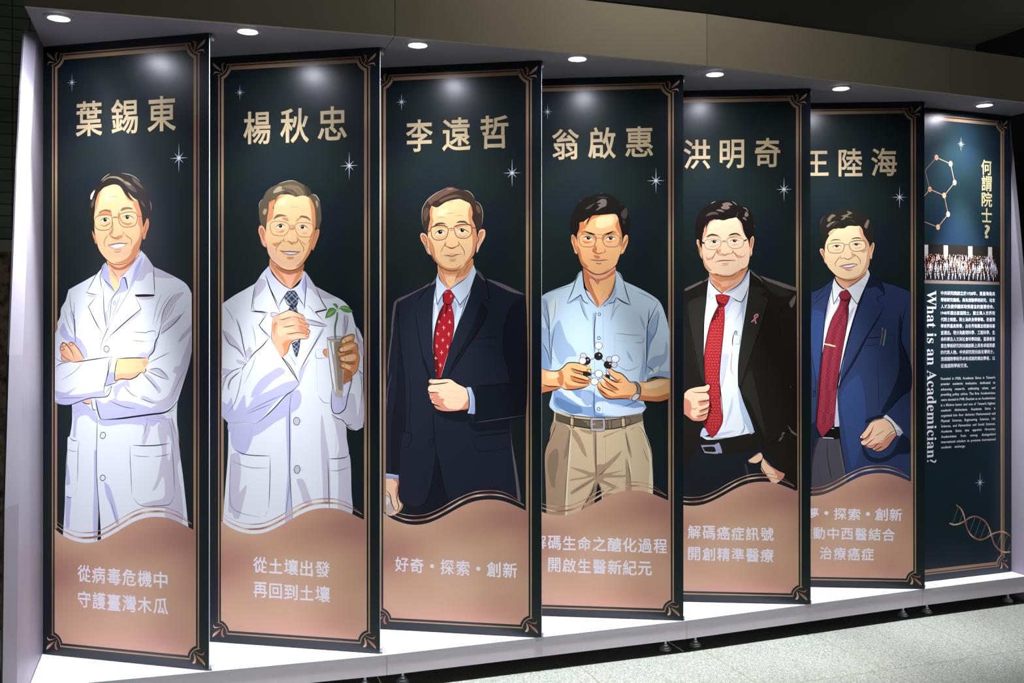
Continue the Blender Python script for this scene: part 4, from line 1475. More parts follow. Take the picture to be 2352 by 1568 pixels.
    ('portrait/hand', '''
f skino 5174,12062c 5055,12048 4989,11961 5029,11837 5188,11701c
l ink 15 5174,12057 5042,12031 4989,11936 5055,11799 5201,11701
f skino 5899,11769c 5662,11792 5636,11990 5715,12115 5846,12190 5741,12264 5727,12388 5872,12512 6186,12650 6317,12613 6330,12465 6291,12341 6422,12242 6474,12020 6501,11897 6540,11724 6488,11427 6423,11179 6240,11004 6188,10682 6057,10605 5874,10578c 5847,11173c 5715,11345 5715,11469 5847,11495 5689,11593 5689,11742
f skin 5793,12413 5977,12513 6160,12563 6239,12489 6029,12364 5846,12264
f skin 5715,12065 5872,12140 6187,12241 6370,12217 6187,12093 5925,11967 5741,11966
f skin 5741,11718 5925,11769 6344,11846 6396,11698 6187,11573 5820,11570
f skin 5768,11445 5926,11447 6161,11350 6135,11250 5873,11322
f skind 5873,11892 6135,11969 6292,11994 6213,11920 5925,11843
f skind 5899,11521 6135,11523 6344,11525 6344,11450 6083,11460
f skind 5873,11173 6083,11176 6214,11127 6188,10954 5978,10877 6188,10929 6162,10681 5874,10603
f skins 6344,12168 6461,12020 6501,11773 6449,11674 6344,11920
o ink 10 5793,12301 5767,12413 5872,12438 5964,12389 5898,12264
o ink 10 5689,11966 5688,12090 5820,12115 5872,12016 5794,11917
o ink 10 5715,11668 5820,11731 5925,11694 5899,11570 5768,11581
o ink 10 5742,11395 5821,11446 5926,11397 5899,11310 5794,11321
l ink 18 5846,12190 5728,12301 5754,12413 5950,12562 6186,12647 6317,12613 6330,12465 6265,12378
l ink 18 5820,12239 6082,12340 6304,12366
l ink 18 6291,12346 6435,12230 6488,11946
l ink 18 5846,12165 5662,12114 5641,11965 5741,11904 6030,11968 6318,12014
l ink 18 6488,11897 6213,11895 5951,11819 5689,11742 5689,11593 5873,11533 6135,11548 6397,11545
l ink 15 6488,11921 6540,11724 6488,11427 6423,11179 6240,11004 5926,10876
l ink 18 5847,11483 5715,11445 5729,11321 5926,11248 6214,11140
l ink 13 5899,11459 6135,11461 6344,11450
l ink 13 6004,11199 6109,11077
l ink 13 6161,11969 6239,11920
l brown 10 6029,12513 6082,12439
l brown 10 6017,12191 6056,12092
l brown 10 6083,11745 6096,11671
f cuff 5860,10578c 6188,10682c 6136,10433 6057,10283c 5821,10280c
f shirts 5874,10578 6162,10656 6057,10333 5952,10282
l ink 15 5874,10583 6057,10605 6188,10694
l ink 18 6240,10992 6188,10682 6083,10284
f coatl 5439,10498 5509,10151 5808,10134 6038,10289 5900,9680 5647,9480 5393,9540 5347,10018
f cuff 5854,10590 6175,10768 6038,10289 5877,10309
l ink 26 5430,10671 5347,10235 5347,9713 5439,9497 5670,9480 5923,9680 6060,10290 6211,10942
l ink 18 5739,10111 5854,9766
'''),
    ('WAVE', '''

'''),
    ('name_lettering', '''
T title 1533,20347,2731,21704 0.014 楊
T title 3145,20346,4375,21750 0.014 秋
T title 4755,20388,5993,21755 0.014 忠
'''),
    ('caption_line', '''
T caption 1969,2949,2579,3594 0.016 從
T caption 2650,2960,3243,3565 0.016 土
T caption 3314,2917,3929,3574 0.016 壤
T caption 4013,2910,4550,3553 0.016 出
T caption 4655,2910,5271,3551 0.016 發
'''),
    ('caption_line', '''
T caption 1977,1940,2585,2573 0.016 再
T caption 2672,1937,3222,2555 0.016 回
T caption 3310,1926,3903,2551 0.016 到
T caption 3995,1951,4585,2555 0.016 土
T caption 4663,1908,5287,2566 0.016 壤
'''),
    ('sparkle', '''
1374 22488 240 355
'''),
    ('sparkle', '''
6093 19351 384 572
'''),
]
ART[2] = [
    ('portrait/suit_jacket', '''
f suit 2882,15028c 2502,14708 2026,14503 1202,14135c 1020,13997 962,13672 876,12882 757,11719 711,10091 659,9393c 663,6649c 1222,6572c 1223,5691 1295,5508 1511,5375c 1522,4496c 2752,4725 3697,5080 5101,5630 6397,5581c 6327,6396 6210,7438 6094,8662 6047,9025c 6724,9255c 6718,14252c 6018,14574 5369,14805 5044,14967c 4904,15037 4623,15405 4530,15474c 3686,14035 3025,14037c
f suith 1202,14135c 1787,14365 2360,14640 2597,14800c 2550,14675 2169,14502 1202,13987c
f suith 2550,14675 2740,14845 2882,15028 2811,14775
f suith 4576,15382 4810,15175 5020,14876 4904,14900 4694,15130
f suith 5020,14945 5648,14758 6249,14482 6663,14275 6157,14368 5555,14645
f suith 1202,14112 1044,13997 972,13672 915,13114 886,12649 973,12928 1068,13579 1140,13950
f suith 1011,12975 925,12371 806,11440 759,10789 734,11207 829,12091 925,12742
f suitd 1260,13950 1165,13486 1408,11260 1529,9870 1507,8480 1316,8244 1268,8011 1222,6572 933,6610 882,8467 1121,10329 1167,11722
f suitd 5973,13573 5789,12936 5743,11979 6022,10662 5560,10543 4629,10418 4537,8906 4256,8947 4444,8584 4911,8548 6048,8707 6047,9025 6724,9264 6718,14207 6249,13936
f suitd 2841,9336 3409,9322 4162,9449 4303,9268 4444,8996 3693,8937 3031,9155
f suitd 4788,13963 5092,13620 4393,12384 3407,10863 3689,11600 4532,13117
f suitd 2507,10761 2268,11498 2363,11591 2650,10763 2555,10346 2460,10576
f suitd 4490,9546 4910,9690 6024,9570 6668,9490 6669,9308 6047,9071 4584,8907
f suitd 2867,7678c 3034,7129 3224,6122 3461,5485c 3036,5011 2276,5262 2561,5825 2750,6753
f suitd 1511,5375c 1942,5251 2276,5262 2514,5593 3414,5484c 3225,5156 2752,4817 1800,4552 1522,4542c
f suith 6047,8889 6127,8117 6326,6986 6488,5856 6479,5652 6374,5716 6281,6531 6141,7663 6080,8480
l suith 14 1164,13996 996,13579 901,12696
l suith 18 927,10930 783,10418 678,9719
l suith 18 735,10324 712,9859 688,9393
l suith 18 4561,8907 5236,9010 6024,9138 6669,9240
l ink 28 2858,15029 2645,14776 2455,14547 2084,14077c 2265,13924
l ink 28 2265,13901 1955,13578c 2028,13022 2268,11729 2626,10739
l ink 23 1202,14135 1155,13764 1310,12187 1480,10797 1530,9407
l ink 28 4530,15452 4810,15106 5020,14876 5175,14122c 4812,13963
l ink 28 4788,13963 5101,13574c 4859,13026 4253,12108 3407,10840
l ink 23 5092,13528 4346,12292 3783,11647 3313,10770
l ink 14 4555,13575 4789,13391
l ink 18 4393,12361 4907,12454 5455,12479 5419,12205
l ink 14 4253,12040 4860,12111 5465,12160
l ink 18 6718,14207 6249,14027 6019,13573 5835,12890 5743,11979 5929,11298 6045,10662
l ink 23 4442,10415 4909,10467 5374,10449 5652,10567 6022,10525 6667,10533
l ink 14 5838,10478 6161,10072 6714,9763
l ink 14 4791,11425 4769,10602
l ink 14 1695,11169 1745,10105 1699,8576
l ink 18 1529,9870 1507,8665 1316,8012 1246,6619
l ink 18 881,9164 1074,9400 1170,9540 929,9211
l ink 28 2746,9427 2771,8505 2853,7769
l ink 23 2867,7770 2797,7031 2655,6197 2419,5498 2181,5305 1942,5297 1247,5506
l ink 23 2867,7724 3034,6899 3177,6212 3461,5508
o ink 23 2568,8040 2605,8188 2700,8204 2748,8044 2701,7904 2615,7911
l ink 18 3023,8073 3316,8093
l ink 14 2652,9333 2319,8727
l ink 18 1411,8455 1785,8370 1747,8022 1652,7811 1316,7827
l ink 14 1459,8502 1771,8430
l ink 23 4561,8266 4631,8313 5330,8396 6025,8515
l ink 18 4585,8358 5284,8441 6002,8524
l ink 18 4501,8242 4562,7900 4726,7698 5563,7786 6048,7888
l ink 14 4279,9222 4490,8905
l ink 14 2939,6896 3035,6070 3225,5662
l suith 14 1502,4680 1512,4542
'''),
    ('portrait/shirt', '''
f shirt3 2953,15235c 2882,14959 2844,14591 2741,13946 2694,13023 2729,11916c 2887,10788c 3067,10790c 3650,12602c 4016,13483 4297,14216 4437,14720 4609,15222c 4492,15543c 4155,14996 3686,14724 3474,14495c 3214,14727 3024,14958
f shirt3s 2929,15189 2873,14729 2883,14130 2921,13853 2859,14498
f shirt3s 3167,14290 3167,13852 3026,13300 2931,13853
f shirt3s 3522,13852 3639,14035 3781,13851 3687,13300 3617,13116
f shirt3s 3686,14219 3898,13851 4250,14308 4063,13804 3899,13713
f shirt3s 2741,13946 2836,13945 2766,13115 2790,12378 2705,12008
f cuff 4296,14995 4250,14675 4273,14354 4390,14582 4483,15177
l ink 28 2953,15235 3024,14958 3214,14727 3403,14533
l ink 23 2872,14959 2859,14360 2916,13853c 3143,14290 3332,14505
l ink 28 3474,14505 3780,14723 4155,14996 4483,15544
l ink 23 3497,14495 3639,14265 3898,13851c 4297,14331
l ink 23 4600,15222 4390,14582 4157,14033 3923,13300 3650,12602
l ink 23 2835,14360 2741,13946 2694,13023 2729,11916
'''),
    ('portrait/neck', '''
f skinr 2929,15558c 2953,15235c 3072,14912 3261,14681 3450,14505c 3686,14724 4155,14996 4473,15498c 4464,15818c 3685,15367c
f skins 2952,15512 3213,15417 3591,15276 3967,15365 4155,15592 4459,15773 4445,15452 4108,15088 3685,15000 3779,15137 3308,15140 3071,15280
f skin 3355,15048 3685,15046 3780,14953 3639,14724 3450,14587 3332,14818
f skins 2976,15419 3166,15049 3403,14680 3497,14541 3214,14773 3024,15050
l brown 18 2976,15558 3166,15188 3261,14911
l brown 18 3379,14933 3497,14771
l brown 18 3520,15208 3426,15048
l brown 18 3944,15365 3779,15045 3662,14793
l brown 18 4295,15591 4155,15363 4061,15203
'''),
    ('portrait/necktie', '''
f tiered 3308,14496c 3474,14505c 3686,14242c 3522,13898c 3616,13484 3641,12886 3594,12473 3312,11598 3053,10767c 2887,10756c 2791,11456 2743,12101 2837,12931 3026,13576 3215,13921c 3143,14290c
f tied 3143,14290 3215,13921 3214,14359 3308,14496
f tied 3215,13898 3026,13576 2837,12931 2743,12055 2839,10995 2958,10766 2981,11365 2838,11963 2885,12747 3121,13392
f tied 3404,13898 3333,13576 3263,13392 3286,13806
u tiew 18 3474,14242 3568,14219
u tiew 18 3521,14288 3498,14150
u tiew 18 3261,14381 3356,14413
u tiew 18 3428,13668 3498,13599
u tiew 18 3428,13599 3498,13668
u tiew 18 3192,13438 3263,13392
u tiew 18 3215,13369 3253,13461
u tiew 18 2955,13162 3050,13125
u tiew 18 3003,13208 2979,13070
u tiew 23 3452,13231 3452,13070
u tiew 18 3390,13093 3452,13162 3508,13093
u tiew 23 3202,12978 3202,12803
u tiew 18 3135,12909 3273,12886
u tiew 23 2908,12701 2956,12563
u tiew 18 2885,12632 3008,12655
u tiew 23 3419,12702 3420,12527
u tiew 18 3358,12610 3481,12633
u tiew 23 3160,12448 3160,12287
u tiew 18 3094,12356 3226,12379
u tiew 23 2885,12194 2909,12046
u tiew 18 2847,12124 2961,12102
u tiew 23 3359,12173 3368,12012
u tiew 18 3311,12081 3429,12095
u tiew 23 3108,11928 3109,11753
u tiew 18 3042,11835 3179,11845
u tiew 23 2848,11664 2867,11548
u tiew 18 2801,11603 2924,11595
u tiew 23 3052,11389 3052,11227
u tiew 18 2991,11319 3123,11297
u tiew 18 2863,11111 2877,11042
l ink 28 3167,14290 3215,13921 3522,13898 3686,14242
l ink 23 3215,13921 3026,13576 2837,12931 2743,12101 2887,10765
l ink 23 3522,13898 3631,13392 3631,12749 3406,11828 3067,10767
l ink 23 3356,13898 3310,13576 3253,13369
'''),
    ('portrait/hand', '''
f skin3 2555,10669c 2650,10717 3029,10698 3478,10735 3785,10545 4161,10343 4231,10321c 4293,9910 4279,9497c 4068,9448 3786,9374 3315,9344 2936,9430 2803,9566 2770,9634 2675,9702 2651,9840 2556,9931 2546,10116 2484,10253 2531,10438 2698,10486 2555,10577
f skins3 2651,9886 2841,10027 3030,9892 3220,9894 3173,9710 3409,9483 3786,9443 3315,9353 2936,9430 2794,9612 2746,9749
f skins3 2556,10116 2746,10164 3030,10145 2935,10075 3078,9938 2841,9981 2603,9978
f skins3 2555,10508 3030,10536 3408,10564 3030,10490 2745,10478
f skins3 4162,9770 4279,9909 4279,9497 3692,9373 3409,9345 3974,9515
l ink 32 2564,10660 2745,10708 3478,10735 3785,10545 4231,10330
l ink 32 2555,10669 2603,10555 2745,10496 3124,10538 3431,10587
l ink 32 2698,10477 2531,10415 2498,10230 2603,10149 2959,10167
l ink 32 2556,10116 2580,9931 2675,9887
l ink 28 2959,9960 3125,9870
l ink 32 2675,9887 2661,9725 2794,9635 3078,9547
l ink 28 3102,9639 3258,9628
l ink 32 2794,9612 2841,9474 3078,9377 3315,9344 3786,9374 4279,9506
l ink 28 2973,10305 3134,10215
l ink 28 2593,10633 2721,10634
l brown 14 3314,10254 3748,10141
l brown 14 3243,9941 3880,9959
l brown 14 3362,9712 4068,9815
l brown 14 3527,9494 3715,9571
'''),
    ('portrait/cuff', '''
f cuff3 4184,10389c 4372,10392c 4536,9913 4546,9273c 4232,9290c 4302,9772
f cuff3s 4395,10277 4536,9776 4537,9272 4326,9315 4396,9728
l ink 32 4184,10389 4293,9955 4293,9543 4232,9313
l ink 23 4185,9473 4232,9359
'''),
    ('portrait/cuff', '''
f cuff3 663,6673c 1222,6618c 1222,6456c 663,6473c
f cuff3s 663,6580 1222,6549 1222,6456 663,6473
l ink 28 663,6673 933,6666 1222,6595
l ink 28 663,6473 1222,6442
'''),
    ('portrait/hand', '''
f skin3 663,6464c 1222,6433c 1222,6015 1213,5690 1271,5507 1406,5395 1368,5185 1176,4993 887,4867 665,4929c
f skins3 981,6426 1222,6410 1198,5922 1127,5595 1078,6011 1150,6245
f object3 664,5766c 838,5725 983,5265 1031,5081 815,4888 665,4953c
f object3l 664,5673c 789,5631 838,5446 664,5301c
l ink 28 664,5952 838,5772 934,5357 1079,5083
l ink 28 1174,6408 1213,5969 1151,5596 1233,5274 1151,5085 983,5172
l ink 23 1233,5459 1377,5417 1319,5184 1152,4993
l ink 18 664,5743 789,5747
l ink 18 1031,5267 1151,5294
'''),
    ('portrait/face', '''
f skinp 2657,15957c 2507,16038 2371,16330 2207,16570 2153,16809 2207,16913 2343,16911 2438,16831 2534,16566 2561,16301
f skins 2207,16755 2289,16833 2398,16779 2480,16593 2507,16329 2425,16461 2316,16516
l ink 21 2643,15958 2535,16038 2426,16303 2235,16543 2158,16782 2207,16908 2343,16911 2466,16804 2507,16592
l brown 18 2207,16729 2275,16833 2384,16752 2480,16566
l brown 16 2316,16674 2371,16515 2425,16356
l ink 18 2507,16566 2439,16461 2507,16276 2575,16301
l brown 16 2453,16303 2548,16170
f skinp 4609,16027c 4635,16433 4662,16694 4741,16980 4875,17051 4981,17002 4995,16819 4955,16637 4795,16378 4689,16092
f skins 4715,16771 4795,16901 4915,16951 4902,16795 4795,16639 4689,16432 4635,16380
l ink 21 4688,16955 4875,17043 4987,17002 5003,16767 4902,16533 4769,16300 4662,16066 4582,16020
l brown 18 4702,16798 4795,16901 4915,16938
l ink 18 4675,16772 4715,16614 4635,16406
l brown 13 4835,16822 4809,16561 4662,16301
f skin 2668,18054c 2587,17778 2614,17514 2533,17093 2507,16724 2561,16328 2670,15984 2834,15692 3051,15479 3321,15319 3645,15290 3940,15393 4155,15574 4342,15756 4502,15963 4609,16433 4635,16746 4554,17166 4420,17482 4447,17744 4326,18113 4125,18248 3856,18319 3317,18212 2912,17983
f skins 4393,18059 4433,17744 4420,17430 4554,17114 4635,16746 4595,16381 4502,15963 4289,15678 4074,15522 4395,16043 4448,16566 4367,17064 4260,17590 4286,17930
f skins 2627,17988 2736,17986 2696,17618 2750,17406 2642,17092 2534,16856 2614,17461 2581,17726
f skins 2534,16724 2724,16458 2806,16193 2860,15876 3105,15558 3375,15424 3752,15420 3994,15549 3752,15289 3375,15292 3051,15479 2779,15745 2589,16196
f skins 3319,17081 3211,17135 2832,17089 2967,17139 3292,17187
f skins 3696,17180 3992,17254 4287,17170 4019,17175 3750,17074
f skins 3293,16476 3320,16318 3563,16289 3778,16339 3858,16443 3885,16390 3697,16261 3536,16210 3374,16265 3239,16398
f skinh 2993,17850 3318,17949 3426,17763 3102,17611 2912,17667
l skind 13 3251,17719 3453,17723 3682,17758
l skind 13 2899,17509 3048,17572 3264,17542
l skind 13 3696,17579 3857,17629 4085,17593
l skind 10 3629,17417 3637,17286
f brow3 2778,17182 2859,17299 3102,17342 3319,17265 3102,17269 2886,17219
f brow3 3736,17311 3857,17387 4126,17383 4260,17249 4126,17304 3911,17321
l brown 13 2805,17221 2886,17312
l brown 13 2859,17246 3102,17326
l brown 13 3804,17336 4072,17384
f eyew 2819,16852 2940,16981 3130,17018 3265,16898 3103,16853 2913,16837
g ink 94 84 3049,16940
g eyew 19 21 3070,16966
l ink 24 2805,16847 2967,16994 3157,17018 3270,16898
f eyew 3804,16995 3938,17058 4099,17029 4207,16936 4019,16913 3858,16928
g ink 88 79 4005,16997
g eyew 19 21 4030,17022
l ink 24 3791,16989 3925,17066 4099,17029 4327,16895
l skind 13 2805,16799 2968,16678 3184,16715 3319,16844
l skind 13 3818,16850 3992,16729 4180,16766 4247,16831
l brown 13 2778,16931 2886,17140
l brown 13 4166,17172 4247,17040
l brown 21 3320,16542 3252,16451 3266,16345 3374,16304
l ink 21 3333,16331 3428,16291 3563,16231 3697,16287 3778,16339
l brown 21 3805,16535 3872,16443 3832,16338 3751,16313
l brown 18 3252,16424 3131,16215 3063,16071
l brown 21 3885,16442 4020,16231 4100,16073 4074,15903
l brown 16 3063,16019 3104,15860
l brown 16 4061,15837 4087,15732
l brown 16 3050,15690 3104,15584
l brown 18 4221,15796 4101,15575
l lips 37 3320,15963 3455,15980 3563,15995 3698,15985 3832,15976
l ink 24 3172,15925 3320,15945 3563,15908 3751,15966 3980,15990
l lips 37 3320,15884 3563,15856 3751,15906
l brown 18 3428,15786 3590,15758 3752,15801
l skins 37 3428,15718 3590,15698 3752,15730
l ink 21 2561,16301 2698,15957 2861,15665 3078,15453 3348,15319 3645,15290 3913,15367 4128,15535
l ink 16 4128,15535 4182,15574 4355,15755 4516,15963
'''),
    ('portrait/glasses', '''
o frame3 24 2642,17078 2696,17170 2913,17198 3211,17209 3346,17146 3394,17027 3360,16817 3265,16661 3049,16598 2805,16628 2683,16775
o frame3 24 3648,17115 3723,17193 3965,17241 4260,17249 4394,17182 4426,17011 4368,16803 4207,16674 3939,16665 3750,16759
l ink 24 2655,17118 2913,17206 3211,17214 3359,17146
l ink 24 3656,17128 3857,17230 4180,17246 4407,17168
l frame3 24 3394,17040 3508,17091 3648,17063
l frame3 18 3454,16974 3535,17025 3629,16984
l frame3 31 2438,16884 2506,16962 2642,17012
l frame3 31 4434,17089 4581,17082 4688,17007
'''),
    ('portrait/hair', '''
f hair3 2233,17626c 2247,17943 2342,18152 2504,18387 2776,18565 3101,18716 3371,18829 3559,18850 3748,18780 3990,18696 4205,18639 4392,18530 4513,18370 4553,18239 4713,18131 4834,17945 4887,17683 4874,17344 4795,17058 4688,16981c 4608,17139 4501,17376 4420,17482 4447,17744 4406,17954 4326,18126c 4125,18221 3937,18304 3695,18362 3479,18261 3209,18214 2993,18060 2858,18010 2668,18054c 2587,17831 2601,17514 2533,17199 2506,17015 2438,16884c 2343,17043 2247,17309
f hair3m 2505,18334 2830,18538 3209,18688 3533,18785 3856,18699 3587,18627 3209,18477 2939,18298 2776,18249 2614,18094
f hair3m 2993,18271 3317,18422 3748,18492 4017,18381 3802,18412 3425,18341 3101,18190
f hair3m 4607,18055 4740,17947 4794,17737 4687,17687 4607,17871
f hair3m 2342,17836 2478,17991 2560,17858 2505,17621 2397,17412 2315,17625
f hair3h 3317,18738 3479,18800 3640,18783 3479,18708
l hairl 16 2275,17256 2247,17626 2287,17969 2505,18307 2830,18564 3155,18715 3425,18827
l hairl 16 4071,18668 4231,18651 4392,18530 4526,18344
l hairl 16 4553,18218 4740,18104 4847,17893 4887,17631 4848,17214
l ink 10 2505,17991 2776,18117 3047,18349 3425,18472
l ink 10 2722,18039 2966,18035 3209,18267 3587,18311
l ink 10 3317,18238 3533,18207 3641,18231
l ink 10 3587,18627 3990,18565 4339,18322 4446,18215
l ink 10 3748,18465 4071,18301 4339,18138
l ink 10 2342,17519 2451,17834 2587,17963
l ink 10 2424,17253 2533,17621
l ink 10 2479,17041 2574,17409
l ink 10 4446,18005 4554,17689 4741,17372
l ink 10 4500,18057 4661,17740 4821,17475
l ink 10 4447,17587 4554,17375 4661,17164
'''),
    ('WAVE', '''

'''),
    ('name_lettering', '''
T title 1556,20361,2713,21739 0.014 李
T title 3136,20358,4359,21764 0.014 遠
T title 4779,20388,5985,21794 0.014 哲
'''),
    ('caption_line', '''
T caption 1070,2504,1668,3133 0.016 好
T caption 1741,2477,2326,3099 0.016 奇
T caption 3062,2466,3645,3108 0.016 探
T caption 3751,2450,4316,3090 0.016 索
T caption 5055,2449,5647,3086 0.016 創
T caption 5737,2443,6349,3083 0.016 新
g caption 93 89 2695,2798
g caption 93 89 4693,2769
'''),
    ('sparkle', '''
1349 22509 244 378
'''),
    ('sparkle', '''
6133 19359 387 594
'''),
]
